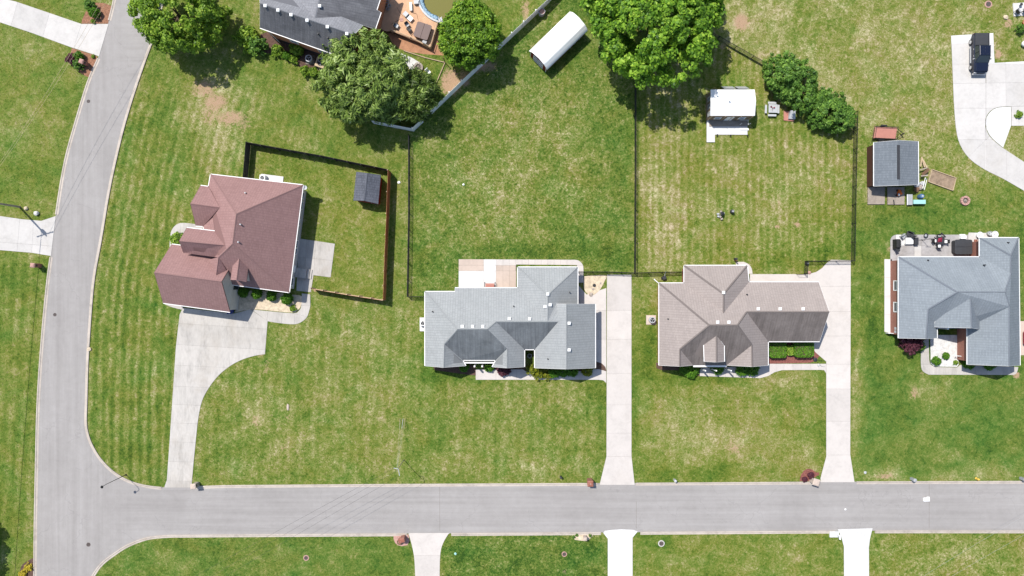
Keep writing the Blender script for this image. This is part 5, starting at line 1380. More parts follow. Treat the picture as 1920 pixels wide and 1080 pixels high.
# ---------------------------------------------------------------- sheds and the cabin
# small charcoal shed in the fenced yard
VS = dict(a=(668, 322, 2.0), b=(689, 324.5, 2.75), c=(714, 328, 2.0), d=(709, 382.5, 2.0), e=(683, 376.5, 2.75), f=(662.5, 376, 2.0))
s1 = thing('garden_shed', 'small shed with speckled charcoal roof inside the fenced corner yard', 'shed', base_of(VS, ['a', 'c', 'd', 'f']))
R1, r1_, p1_ = roof(s1, VS, ['a b e f', 'b c d e'], M['roof_shed'], gutters=False, thick=.1)
fp1 = walls(s1, [p1_[k] for k in 'acdf'], M['redpaint'], 1.92, .16)
for A, B, D in (('a', 'b', 'c'), ('d', 'e', 'f')): gable(s1, p1_[A], p1_[B], p1_[D], P(688, 352, 2), M['redpaint'], .16, .1)
opening(s1, fp1, edge_index(fp1, p1_['d'], p1_['f']), .5, 1.4, .08, 1.8, 'door', 'redpaint')

# barn-style shed with the white metal roof
ax = Vector((*G(1066, 27), 0)) - Vector((*G(995, 97), 0)); ax.normalize()
wd = Vector((ax.y, -ax.x, 0))
A0 = P(994, 96, 1.75); B0 = P(1025.5, 128.5, 1.75); W_ = (B0 - A0).length; wd = (B0 - A0).normalized(); wd.z = 0; wd.normalize()
ax = Vector((-wd.y, wd.x, 0)); L_ = 7.5
s2 = thing('barn_shed', 'red barn-style shed with white metal roof next to the huge tree', 'shed', (A0.x, A0.y, 0))
prof = [(-.04, 1.72), (.03, 2.1), (.16, 2.55), (.5, 2.82), (.84, 2.55), (.97, 2.1), (1.04, 1.72)]
A00 = Vector((A0.x, A0.y, 0))
def at(u, v, z): return A00 + wd * (u * W_) + ax * v + Vector((0, 0, z))
mb = MB()
for (u0, z0), (u1, z1) in zip(prof[:-1], prof[1:]):
    mb.add([at(u0, -.12, z0), at(u1, -.12, z1), at(u1, L_ + .12, z1), at(u0, L_ + .12, z0), at(u0, -.12, z0 - .05), at(u1, -.12, z1 - .05), at(u1, L_ + .12, z1 - .05), at(u0, L_ + .12, z0 - .05)],
           [(0, 1, 2, 3), (7, 6, 5, 4), (0, 4, 5, 1), (3, 2, 6, 7)])
ro2 = mb.build('roof', M['whitemetal'], s2)
rb = MB()
for (u0, z0), (u1, z1) in zip(prof[:-1], prof[1:]):
    nn = 6 if abs(u1 - u0) > .2 else 2
    for k in range(nn):
        t = (k + .5) / nn; q0 = at(u0 + (u1 - u0) * t, -.12, z0 + (z1 - z0) * t); q1 = at(u0 + (u1 - u0) * t, L_ + .12, z0 + (z1 - z0) * t)
        rb.tube([q0, q1], .03, 4)
rb.build('seam', M['whitemetal'], ro2)
wl = MB()
ring = [(u * .92 + .04, z - .06) for u, z in prof[1:-1]]
end = [(0.04, 0.0), (0.04, 1.7)] + ring + [(.96, 1.7), (.96, 0.0)]
v0 = [at(u, 0, z) for u, z in end]; v1 = [at(u, L_, z) for u, z in end]; n = len(end)
wl.add(v0 + v1, [tuple(range(n)), tuple(range(2 * n - 1, n - 1, -1))] + [(i, n + i, n + (i + 1) % n, (i + 1) % n) for i in range(n) if i != n - 1])
wl.build('wall', M['redpaint'], s2)
def pl(mb, u0, u1, z0, z1, o=.03):
    mb.add([at(u0, -.005, z0), at(u1, -.005, z0), at(u1, -.005, z1), at(u0, -.005, z1), at(u0, -o, z0), at(u1, -o, z0), at(u1, -o, z1), at(u0, -o, z1)], [(0, 1, 2, 3), (7, 6, 5, 4), (0, 4, 5, 1), (1, 5, 6, 2), (2, 6, 7, 3), (3, 7, 4, 0)])
for u0, u1 in ((.22, .49), (.51, .78)):
    dm = MB(); pl(dm, u0, u1, .1, 1.9, .03); dd = dm.build('door', M['redpaint'], s2)
    tm = MB()
    for a in ((u0, u0 + .025, .1, 1.9), (u1 - .025, u1, .1, 1.9), (u0 + .025, u1 - .025, 1.8, 1.9), (u0 + .025, u1 - .025, .1, .2), (u0 + .025, u1 - .025, .95, 1.05)):
        k0 = len(tm.v); pl(tm, *a, .055); tm.v[k0:] = [tuple(Vector(p) - ax * .028) for p in tm.v[k0:]]
    for s_ in (0, 1):
        for z0, z1 in ((.2, .95), (1.05, 1.8)):
            a, b = (u0 + .03, u1 - .03) if s_ == 0 else (u1 - .03, u0 + .03)
            tm.tube([at(a, -.05, z0), at(b, -.05, z1)], .035, 4)
    tm.build('trim', M['white'], dd)
tr = MB()
for u in (.04, .96): tr.tube([at(u, -.02, 0), at(u, -.02, 1.7)], .05, 4)
tr.build('corner_trim', M['white'], s2)
for v in (4.7, 5.7):
    mb = MB().tube([at(.965, v, .1), at(.965, v, 1.55), at(.965, v + .75, 1.55), at(.965, v + .75, .1)], .04, 4); mb.build('door_trim', M['white'], s2)
EXCL.append([(q.x * S + 960, 540 - q.y * S) for q in (at(0, 0, 0), at(1, 0, 0), at(1, L_, 0), at(0, L_, 0))])

# white-roofed cabin
VW = dict(a=(1332.5, 168, 2.6), b=(1415, 168, 2.6), r=(1417.5, 190, 3.3), c=(1415.5, 217, 2.5), d=(1332, 217, 2.5), l=(1332.5, 190, 3.3))
s3 = thing('cabin', 'tan boarded cabin with white metal roof and porch on a white pad', 'cabin', base_of(VW, 'abcd'))
R3_, r3_, p3_ = roof(s3, VW, ['a b r l', 'l r c d'], M['whitemetal'], caps=False, gutters=False, thick=.08)
fp3 = walls(s3, [P(1332.5, 168, 2.6), P(1415, 168, 2.6), P(1415, 219, 2.6), P(1332.5, 219, 2.6)], M['tan_siding'], 2.5, .12)
gable(s3, p3_['a'], p3_['l'], p3_['d'], P(1370, 190, 2), M['tan_siding'], .14, .09); gable(s3, p3_['b'], p3_['r'], p3_['c'], P(1370, 190, 2), M['tan_siding'], .14, .09)
i3 = edge_index(fp3, P(1332.5, 219, 2.6), P(1415, 219, 2.6))
rv3 = fp3[i3][0] > fp3[(i3 + 1) % 4][0]
for t in (.2, .78): opening(s3, fp3, i3, 1 - t if rv3 else t, .8, 1.1, 2.0)
opening(s3, fp3, i3, .5, 1.0, .1, 2.1, 'door', 'white')
i3w = edge_index(fp3, P(1332.5, 168, 2.6), P(1332.5, 219, 2.6))
for t in (.25, .55, .85):
    opening(s3, fp3, i3w, t, .55, 1.0, 1.9, frame='grey')
for x in (1335, 1361, 1375, 1390, 1412):
    q = P(x, 219, 2.5); k_ = fp3[i3][1]
    MB().box((q.x, k_ - .04, 1.25), (.09, .05, 2.4)).build('wall_trim', M['woodpale'], s3)
q = P(1367, 190, 3.25); MB().lathe([(.06, 0), (.06, .25), (.1, .28), (.02, .32)], q, 8).build('roof_vent', M['palegrey'], s3)
dk = MB()
q0, q1 = P(1330, 226, .2), P(1402, 237, .2)
nb = 6
for k in range(nb):
    y = q1.y + (q0.y - q1.y) * (k + .5) / nb; dk.box(((q0.x + q1.x) / 2, y, .17), (q1.x - q0.x, abs(q0.y - q1.y) / nb - .01, .05))
dk.build('porch_boards', M['wood'], s3)
rl = MB()
for q in (P(1387, 225, .2), P(1403, 225, .2), P(1403, 234, .2), P(1387, 234, .2)): rl.tube([q, q + Vector((0, 0, .9))], .03, 5)
for z in (.5, 1.05): rl.tube([P(1387, 225, z), P(1403, 225, z), P(1403, 234, z)], .03, 5)
rl.build('porch_railing', M['white'], s3)
stp = MB().box((*P(1395, 243, 0)[:2], .16), (1.15, .3, .1)).build('door_step', M['white'], s3)
for i, (x0, x1) in enumerate(((1355, 1380), (1381, 1405))):
    q0, q1 = P(x0, 161.5, .8), P(x1, 166.5, 1.5)
    t = thing('metal_panel', ('dull grey metal sheet leaning behind the cabin, closer to its rear corner', 'dull grey metal sheet leaning behind the cabin, nearer its middle')[1 - i], 'panel', ((q0.x + q1.x) / 2, q0.y, 0), 'metal sheets behind the cabin')
    o = MB().add([(q0.x, q0.y + .15, .02), (q1.x, q0.y + .15, .02), (q1.x, q0.y - .55, 1.45), (q0.x, q0.y - .55, 1.45), (q0.x, q0.y + .19, .03), (q1.x, q0.y + .19, .03), (q1.x, q0.y - .51, 1.47), (q0.x, q0.y - .51, 1.47)], [(0, 1, 2, 3), (7, 6, 5, 4), (0, 4, 5, 1), (1, 5, 6, 2), (2, 6, 7, 3), (3, 7, 4, 0)])
    o.build('sheet', M['grey'], t)
    MB().tube([(q0.x, q0.y - .49, 1.46), (q1.x, q0.y - .49, 1.46)], .025, 5).build('rim', M['palegrey'], t)
for i, (x, y) in enumerate(((1343.5, 254), (1368.5, 255), (1400.5, 255))):
    q = P(x, y, 0); t = thing('path_light', ('small black path light at the inner corner of the cabin pad', 'small black path light at the middle of the cabin pad edge', 'small black path light at the outer corner of the cabin pad')[i], 'light', tuple(q), 'path lights along the cabin pad')
    MB().tube([q, q + Vector((0, 0, .35))], .025, 6).build('stake', M['black'], t); MB().lathe([(.11, .33), (.12, .37), (.03, .44)], q, 10).build('cap', M['black'], t)

# grey-roofed shed with deck
VG = dict(a=(1639, 267, 2.3), b=(1685, 263, 3.0), c=(1721.5, 265, 2.3), d=(1722, 346, 2.3), e=(1684.5, 347.5, 3.0), f=(1639, 349, 2.3))
s4 = thing('workshop_shed', 'dark brown shed with grey shingle roof and black ridge vent', 'shed', base_of(VG, 'acdf'))
R4_, r4_, p4_ = roof(s4, VG, ['a b e f', 'b c d e'], M['roof_slate'], caps=False, thick=.1)
fp4 = walls(s4, [p4_[k] for k in 'acdf'], M['brown_siding'], 2.2, .2)
for A, B, D in (('a', 'b', 'c'), ('d', 'e', 'f')): gable(s4, p4_[A], p4_[B], p4_[D], P(1680, 306, 2), M['brown_siding'], .2, .1)
rvn = MB().loft([[tuple(P(1684.8, y, 3.0) + Vector((x, 0, z))) for x, z in ((-.2, -.1), (-.16, .05), (.16, .05), (.2, -.1))] for y in (272, 336)]); rvn.build('ridge_vent', M['dark'], s4)
i4 = edge_index(fp4, p4_['d'], p4_['f'])
opening(s4, fp4, i4, .3, 1.5, .15, 2.0, 'door', 'brown_siding'); opening(s4, fp4, i4, .75, 1.2, .9, 1.8)
# the two deck platforms in front, of separate boards
def platform(label, x0, x1, y0, y1, z, nb, mat='wood'):
    a, b = P(x0, y1, z), P(x1, y0, z)
    t = thing('deck_platform', label, 'deck', ((a.x + b.x) / 2, (a.y + b.y) / 2, 0), 'low deck platforms in front of the brown shed')
    h = (b.y - a.y) / nb; first = None
    for k in range(nb):
        MB().box(((a.x + b.x) / 2 + random.uniform(-.02, .02), a.y + h * (k + .5), z - .02), (b.x - a.x, h - .012, .04)).build('board', M[mat], t)
    MB().box(((a.x + b.x) / 2, (a.y + b.y) / 2, (z - .04) / 2), (b.x - a.x - .1, b.y - a.y - .1, z - .042)).build('joists', M['woodbrown'], t)
    EXCL.append([(x0, y0), (x1, y0), (x1, y1), (x0, y1)])
platform('weathered deck platform in front of the brown shed door', 1627, 1659, 351, 383, .2, 14)
platform('weathered deck platform with the orange toy, in front of the brown shed', 1664, 1696, 351, 383.5, .2, 14)

# ---------------------------------------------------------------- deck, pool and clutter at the top
dkz = 0.85
def pz(x, y, z=dkz): return P(x, y, z)
deck_px = [(705, 60), (718, -30), (782, -30), (785, 0)] + [(835 + 52 * math.cos(math.radians(a)), -10 + 52 * math.sin(math.radians(a))) for a in range(168, 100, -8)] + [(821, 44), (807, 89), (733, 58)]
deck = thing('wooden_deck', 'orange stained wooden deck between the charcoal-roofed house and the pool', 'deck', (*pz(765, 40)[:2], 0))
wdeck = [(pz(*p).x, pz(*p).y) for p in deck_px]
if area(wdeck) < 0: wdeck = wdeck[::-1]
dirv = Vector((pz(807, 89) - pz(733, 58))); dirv.z = 0; dirv.normalize(); nv = Vector((-dirv.y, dirv.x, 0))
o_ = pz(733, 58)
for k in range(-2, 70):
    a = o_ + nv * (k * .145) - dirv * 30; b = a + dirv * 60
    strip = clip(clip(wdeck, (a.x, a.y), (b.x, b.y)), ((b + nv * .137).x, (b + nv * .137).y), ((a + nv * .137).x, (a + nv * .137).y))
    if len(strip) >= 3 and abs(area(strip)) > .02: MB().prism(strip, dkz - .04, dkz).build('board', M['deckwood'], deck)
MB().prism(inset(wdeck, .05), 0, dkz - .05).build('joists', M['woodbrown'], deck)
EXCL.append(deck_px); EXCL.append([(690, 60), (842, 60), (850, 110), (830, 104), (800, 102), (770, 98), (750, 92), (735, 80)])
rail_pts = [(733, 57), (770, 71), (807, 89), (814, 66), (821, 43)]
rmb = MB(); rp = [pz(*p) for p in rail_pts]
rmb.tube([p + Vector((0, 0, .35)) for p in rp], .06, 6); rmb.build('rail', M['woodpale'], deck)
for p in rp: MB().box((p.x, p.y, dkz + .2), (.12, .12, .42)).build('post', M['woodpale'], deck)
for i in range(len(rp) - 1):
    a, b = rp[i], rp[i + 1]; c = (a + b) / 2; dd = b - a
    MB().box((c.x, c.y, dkz * .5), (dd.length, .05, dkz * .92), math.atan2(dd.y, dd.x)).build('skirt', M['woodpale'], deck)
pool = thing('swimming_pool', 'round above-ground pool of murky green water at the top edge', 'pool', (*P(835, -10, 1.0)[:2], 0))
pc = P(835, -10, 1.0); pr = 3.85
M['poolwater'] = None
m, nt, b = nodes_of('murky_pool_water'); b.inputs['Base Color'].default_value = (0.155, 0.145, 0.032, 1); b.inputs['Roughness'].default_value = .08; bump(nt, b, noise(nt, 3, 3, .5, objvec(nt)), .05); M['poolwater'] = m
M['liner'] = plain('pale_blue_pool_liner', (0.22, 0.33, 0.42), .4, .12, 1.2)
MB().lathe([(pr, 0), (pr, 1.0), (pr - .14, 1.0), (pr - .14, 0.05)], (pc.x, pc.y, 0), 48, ring=True).build('pool_wall', M['liner'], pool)
MB().lathe([(pr + .06, .98), (pr + .08, 1.04), (pr - .16, 1.05), (pr - .18, .98)], (pc.x, pc.y, 0), 48, ring=True).build('rim', M['palegrey'], pool)
MB().lathe([(0.01, .5), (pr - .16, .5), (pr - .16, .52), (0.01, .52)], (pc.x, pc.y, 0.0), 48).build('water', M['poolwater'], pool)
# folded solar cover bunched along the wall
r_ = random.Random(4); cv = MB()
for k in range(26):
    a = math.radians(150 + k * 3.9); rr_ = pr - .42 + r_.uniform(-.12, .1)
    cv.lathe([(0.02, -.1), (.30 + r_.uniform(0, .18), 0), (.18, .16), (.02, .2)], (pc.x + rr_ * math.cos(a), pc.y + rr_ * math.sin(a), .56), 7)
cv.build('folded_cover', M['liner'], pool, smooth=True)
lad = thing('pool_ladder', 'pale plastic ladder standing at the pool rim beside the round tree', 'ladder', (*P(826, 37, 1)[:2], 0))
q = P(826, 37, 1.0); MB().box((q.x, q.y, 1.05), (.5, .5, .08), .5).build('platform', M['palegrey'], lad)
for s_ in (-.2, .2): MB().tube([q + Vector((s_, .25, -.95)), q + Vector((s_, .2, .6)), q + Vector((s_, -.3, .6)), q + Vector((s_, -.3, -.9))], .03, 6).build('rail', M['palegrey'], lad)

def hot_tub(label, corners, z0, z1, mat, fold):
    q = [P(*c, z1) for c in corners]; c = sum(q, Vector((0, 0, 0))) / 4
    t = thing('hot_tub', label, 'hot tub', (c.x, c.y, z0))
    poly = [(p.x, p.y) for p in q]
    if area(poly) < 0: poly = poly[::-1]
    def rnd(pl_, r):
        out = []
        for i in range(4):
            p = Vector(pl_[i]); a = (Vector(pl_[i - 1]) - p).normalized(); b = (Vector(pl_[(i + 1) % 4]) - p).normalized()
            out += [tuple(p + a * r), tuple(p + (a + b) * r * .3), tuple(p + b * r)]
        return out
    MB().prism(rnd(inset(poly, .08), .25), z0, z1 - .12).build('cabinet', M['dark'] if mat == 'tubdark' else M['woodbrown'], t)
    m0 = (Vector(poly[0]) + Vector(poly[1])) / 2; m1 = (Vector(poly[2]) + Vector(poly[3])) / 2
    if fold: m0 = (Vector(poly[1]) + Vector(poly[2])) / 2; m1 = (Vector(poly[3]) + Vector(poly[0])) / 2
    rp_ = rnd(poly, .22)
    for s_ in (0, 1):
        h = clip(rp_, tuple(m0), tuple(m1)) if s_ == 0 else clip(rp_, tuple(m1), tuple(m0))
        if len(h) >= 3: MB().prism(inset(h, .012), z1 - .12, z1).build('cover_half', M[mat], t, bevel=.03)
    return t
hot_tub('hot tub under a folding brown cover on the orange deck', [(783, 39), (810.5, 48), (801, 76.5), (774, 67)], dkz, dkz + .75, 'tubcover', False)
hot_tub('hot tub under a dark grey folding cover on the stamped patio', [(1790.5, 449), (1823.5, 449), (1823.5, 477), (1790.5, 477)], .05, .95, 'tubdark', True)
# ---------------------------------------------------------------- street furniture, vehicles and yard things
def qz(px, py, h=0.0): return P(px, py, h)

# mailboxes -----------------------------------------------------------
def pillar_mailbox(label, px, py, h, mat, size=(.55, .6), rz=0.0, capm='stone'):
    q = P(px, py, 0); t = thing('mailbox', label, 'mailbox', tuple(q), None, 0)
    MB().box((q.x, q.y, h / 2), (size[0], size[1], h), rz).build('pillar', M[mat], t)
    MB().loft([[(q.x + math.cos(rz) * x * k - math.sin(rz) * y * k, q.y + math.sin(rz) * x * k + math.cos(rz) * y * k, z) for x, y in ((-.5, -.5), (.5, -.5), (.5, .5), (-.5, .5))] for k, z in ((size[0] * 1.25, h), (size[0] * 1.25, h + .07), (size[0] * .9, h + .16), (.1, h + .2))]).build('cap', M[capm], t)
    d = Vector((math.cos(rz), math.sin(rz), 0))
    MB().box((q.x + d.x * (size[0] / 2 + .015), q.y + d.y * (size[0] / 2 + .015), h * .72), (.04, .28, .26), rz).build('mail_door', M['dark'], t)
    return t
pillar_mailbox('brick pillar mailbox with pale cap on the lower mulch bed', 164, 121, 1.35, 'brick_red', (.5, .5), -.35, 'redstone')
pillar_mailbox('brick pillar mailbox with pinkish cap by the kerb below the short driveway', 75, 498, 1.45, 'brick_red', (.5, .55), -.12, 'redstone')
pillar_mailbox('pale stone mailbox with dark top at the foot of the weathered driveway', 370, 907.5, 1.2, 'stone', (.6, .6), .1, 'drive_beige')
pillar_mailbox('plain red brick mailbox on the kerb left of the straight pale driveway', 1105, 902, 1.3, 'brick_red', (.65, .85), 0, 'brick_red')
pillar_mailbox('cream stone mailbox at the red mulch bed by the taupe house driveway', 1523, 899.5, 1.25, 'drive_beige', (.75, .65), -.3, 'drive_beige')
t = pillar_mailbox('red brick mailbox with a lower wing on a pink stone bed', 757, 1007, 1.2, 'brick_red', (.55, .6), .2, 'brick_red')
q = P(752, 1010, 0); MB().box((q.x, q.y - .1, .35), (.5, .6, .7), .2).build('wing', M['brick_red'], t)
pillar_mailbox('small cream mailbox on the tan gravel bed at the street edge', 1096, 1006, .95, 'drive_beige', (.4, .45), 0, 'drive_beige')
t = thing('mailbox', 'white mailbox on a white concrete plinth beside the bright driveway', 'mailbox', tuple(P(1563, 1001)))
q = P(1563, 1001); MB().box((q.x, q.y, .12), (1.25, .8, .24)).build('plinth', M['drive_white'], t)
MB().box((q.x + .3, q.y, .8), (.1, .1, 1.3), .4).build('post', M['white'], t)
MB().loft([[(q.x + .3 + x * .8, q.y + y, 1.15 + z) for x, z in ((-.14, 0), (.14, 0), (.14, .14), (.08, .23), (-.08, .23), (-.14, .14))] for y in (-.32, .3)]).build('box', M['white'], t)
t = thing('planter', 'round dark planter on the pink stone bed by the winged mailbox', 'planter', tuple(P(750, 1015)))
q = P(750, 1015); MB().lathe([(.22, 0), (.36, .3), (.38, .34), (.30, .34), (.28, .26)], q, 16).build('pot', M['woodbrown'], t); MB().lathe([(.29, .28), (.01, .31)], q, 12).build('soil', M['soilbed'], t)

# street lamp at the corner --------------------------------------------
t = thing('street_lamp', 'dark curved-arm street lamp on the junction corner', 'lamp', tuple(P(236, 890.5)))
b0 = P(236.5, 890, 0); hh = 4.2
MB().lathe([(.10, 0), (.10, .2), (.05, .3), (.035, hh)], b0, 10).build('pole', M['black'], t)
top = b0 + Vector((0, 0, hh)); arm = [top, top + Vector((-.1, -.05, .35)), top + Vector((-.35, -.2, .5)), top + Vector((-.65, -.4, .42))]
MB().tube(arm, .035, 6).build('arm', M['black'], t)
e = arm[-1]; MB().lathe([(.05, .12), (.11, .06), (.20, -.10), (.17, -.13), (.05, -.1)], e, 14).build('lamp_shade', M['black'], t)
MB().lathe([(.02, -.28), (.12, -.22), (.14, -.12), (.05, -.08)], e, 10).build('lantern_glass', M['palegrey'], t)

# utility poles and wires ------------------------------------------------
t = thing('utility_pole', 'tall wooden utility pole leaning out of the frame by the short driveway', 'pole', tuple(P(37, 388)))
b0 = P(37, 388, 0); hp = 9.0
MB().tube([b0, b0 + Vector((0, 0, hp))], .15, 10, .10).build('pole', M['wood'], t)
MB().box((b0.x, b0.y, hp - .5), (2.4, .1, .12), .3).build('crossarm', M['wood'], t)
MB().lathe([(.05, 0), (.26, .03), (.27, .8), (.1, .86)], (b0.x + .35, b0.y - .3, hp - 2.3), 12).build('transformer', M['palegrey'], t)
for k in (-1.05, -.5, .5, 1.05): MB().lathe([(.05, 0), (.06, .1), (.03, .16)], (b0.x + k * math.cos(.3), b0.y + k * math.sin(.3), hp - .44), 8).build('insulator', M['grey'], t)
def wire(label, a, b, sag=.5, r=.012, mat='grey', grp=None):
    n = 14; pts = [a + (b - a) * (k / n) - Vector((0, 0, sag * 4 * (k / n) * (1 - k / n))) for k in range(n + 1)]
    o = MB().tube(pts, r, 5).build('power_line', M[mat]); tag(o, label, 'cable', grp); return o
gw = 'overhead lines'
top = b0 + Vector((0, 0, hp - .3))
wire('paler overhead line climbing from the pole across the turf to the top', top + Vector((1.0, .3, 0)), P(224, -40, 7.6), .7, .014, 'woodpale', gw)
wire('lower overhead line beside the paler one, crossing to the mulch bed', top + Vector((.5, .1, -.1)), P(212, -40, 7.2), .8, .014, 'woodpale', gw)
wire('overhead line along the outer side of the curved street', top + Vector((.1, 0, -1.5)), P(-92, 1120, 7.0), .5, .035, 'dark', gw)
b1 = P(757, 862, 0); hp2 = 6.0
t = thing('utility_pole', 'slim grey dead-end pole standing in the front turf', 'pole', tuple(b1))
MB().tube([b1, b1 + Vector((0, 0, hp2))], .05, 8, .035).build('pole', M['wood'], t)
MB().tube([b1 + Vector((-.35, .4, hp2 - .1)), b1 + Vector((.25, .3, hp2)), b1 + Vector((.4, -.6, hp2 - .1))], .05, 6).build('crossarm', M['palegrey'], t)
gy = MB(); anc = P(755, 785, 0)
for i, (dx, m_) in enumerate(((-.35, 'wood'), (.05, 'palegrey'), (.35, 'woodpale'))):
    a0 = anc + Vector((dx, 0, 0)); d = (b1 + Vector((0, 0, hp2 - .3)) - a0)
    MB().tube([a0, a0 + d * .20], .028, 6).build('guy_guard', M[m_], t)
    MB().tube([a0 + d * .20, a0 + d], .005, 4).build('guy_wire', M['palegrey'], t)
tp2 = b1 + Vector((0, 0, hp2))
for i, (dx, dy, ex, ey, lb) in enumerate(((-.35, .4, 330, 1100, 'thin overhead line from the slim pole over the street, upper one'), (0, 0, 345, 1110, 'thin overhead line from the slim pole over the street, middle one'), (.4, -.6, 372, 1110, 'thin overhead line from the slim pole over the street, lower one'))):
    wire(lb, tp2 + Vector((dx, dy, -.1)), P(ex, ey, 6.2), .3, .011, 'dark', gw)
wire('overhead line crossing the lower street corner, near one', P(1700, 1100, 7), P(1960, 945, 7), .2, .009, 'grey', gw)
wire('overhead line crossing the lower street corner, far one', P(1735, 1110, 7), P(1985, 968, 7), .2, .009, 'grey', gw)

# small roadside items ------------------------------------------------------
def cabinet(label, px, py, h=.8, mat='grey', s=.32):
    q = P(px, py); t = thing('utility_pedestal', label, 'pedestal', tuple(q))
    MB().box((q.x, q.y, h / 2), (s, s, h)).build('housing', M[mat], t, bevel=.03)
    MB().lathe([(s * .75, h), (s * .75, h + .06), (.05, h + .12)], q, 8).build('cap', M[mat], t)
cabinet('dark green pedestal in the turf left of the straight pale driveway', 1051, 893, .7, 'dark', .22)
cabinet('grey pedestal by the kerb opposite the middle of the right-hand front turf', 1264, 899, .8, 'palegrey', .26)
cabinet('grey pedestal by the kerb in front of the brick house', 1708, 897, .95, 'grey', .34)
cabinet('grey pedestal by the kerb beyond the yellow hydrant', 1913, 896, .9, 'grey', .36)
q = P(1830, 897); t = thing('fire_hydrant', 'small yellow fire hydrant by the kerb', 'hydrant', tuple(q))
MB().lathe([(.16, 0), (.16, .05), (.11, .07), (.11, .5), (.15, .52), (.14, .6), (.06, .7), (.03, .74)], q, 12).build('barrel', M['yellow'], t)
for d in ((.2, 0), (-.2, 0), (0, -.2)): MB().tube([q + Vector((0, 0, .4)), q + Vector((d[0], d[1], .4))], .06, 8).build('nozzle', M['yellow'], t)
q = P(1736, 936); t = thing('cardboard_sheet', 'white flattened box lying on the street', 'box', tuple(q))
MB().box((q.x, q.y, .11), (.85, .5, .16), .03).build('box', M['white'], t)
MB().box((q.x + .22, q.y + .3, .13), (.42, .14, .015), .03).build('flap', M['white'], t)
def cover(label, px, py, r, ring='drive_beige', z=.03, lid='woodbrown', grp='manhole covers'):
    q = P(px, py); t = thing('manhole_cover', label, 'manhole', tuple(q), grp)
    if ring: MB().lathe([(r * 1.45, 0), (r * 1.4, z), (r, z), (r, 0)], q, 20).build('ring', M[ring], t)
    MB().lathe([(r * .98, 0), (r * .96, z + .006), (.01, z + .006)], q, 20).build('lid', M[lid], t)
    rb_ = MB()
    for k in range(-2, 3): rb_.box((q.x, q.y + k * r * .32, z + .012), (2 * math.sqrt(max(.01, r * r * .85 - (k * r * .32) ** 2)), .03, .012))
    rb_.build('ribs', M['dark'], t)
M['iron'] = plain('rusty_iron', (0.11, 0.085, 0.075), .8, .2)
cover('round iron manhole in the street at the junction', 166, 1021, .3, None, .021, 'iron')
cover('round iron manhole on the curved street near the corner house', 103, 590, .25, None, .021, 'iron')
cover('faint iron manhole on the curved street near the top', 166, 190, .25, None, .021, 'iron')
cover('iron cover with pale ring in the turf below the street', 1240, 1019, .32, 'drive_light', .05, 'iron')
cover('small rusty cover in the turf left of the beige driveway', 574, 1046, .28, 'redstone', .04, 'iron')
cover('small rusty cover in the lush turf between two bottom driveways', 1058, 1039, .26, 'redstone', .04, 'iron')
cover('iron cover with clay ring in the turf above the pickup', 1853, 8, .36, 'redstone', .05, 'iron')
def lump(name, label, cat, px, py, r, mat, squash=.6, seed=1, grp=None):
    q = P(px, py); bm = bmesh.new(); bmesh.ops.create_icosphere(bm, subdivisions=2, radius=r)
    rr = random.Random(seed)
    for v in bm.verts: v.co *= rr.uniform(.8, 1.12); v.co.z *= squash
    me = bpy.data.meshes.new(name); bm.to_mesh(me); bm.free(); me.materials.append(M[mat])
    o = bpy.data.objects.new(name, me); C.objects.link(o); o.location = (q.x, q.y, r * squash * .6); o['_o'] = tuple(o.location)
    return tag(o, label, cat, grp)
lump('rock', 'long pale rock lying in the front turf by the corner house', 'rock', 540, 763, .3, 'drive_beige', .4, 2).scale = (.6, 1.7, .8)
lump('rock', 'tan rock on the kerb edge of the striped turf', 'rock', 168, 655, .3, 'gravel', .5, 3)
lump('rock', 'white rock in the turf by the short driveway pole', 'rock', 70, 400, .35, 'gravel_white', .9, 4)
lump('rock', 'tan rock beside the base of the tall pole', 'rock', 50, 391, .28, 'gravel', .8, 5)
lump('litter', 'white scrap lying in the clumpy back yard turf', 'litter', 869, 346, .16, 'white', .5, 6)
lump('litter', 'white scrap by the rust-red fence', 'litter', 748, 342, .22, 'white', .4, 7)
lump('rock', 'largest dark stone on the tan gravel bed', 'rock', 1114, 535, .24, 'dark', .6, 8)
lump('rock', 'ring of grey stone at the low tip of the tan gravel bed', 'rock', 1108, 552, .3, 'stone', .5, 9)
lump('rock', 'small brown stone on the tan gravel bed near the drive', 'rock', 1126, 531, .16, 'stone', .5, 10)
lump('rock', 'flat stone on the tan gravel bed below the dark one', 'rock', 1112, 542, .2, 'stone', .5, 11)
lump('rock', 'buff rock on the turf beside the furnished white slab', 'rock', 1885, 33, .34, 'gravel', .5, 12)
lump('garden_stone', 'white stone at the end of the front walk, taupe house', 'rock', 1534, 684, .2, 'gravel_white', .8, 13)
lump('litter', 'pale blue scrap near the kerb right of the taupe house driveway', 'litter', 1622, 886, .2, 'palegrey', .4, 14)
lump('litter', 'mint scrap in the turf right of the beige driveway', 'litter', 854, 1038, .18, 'turq', .4, 15)
lump('litter', 'small white scrap on the lower half of the street', 'litter', 1585, 955, .14, 'white', .3, 16)

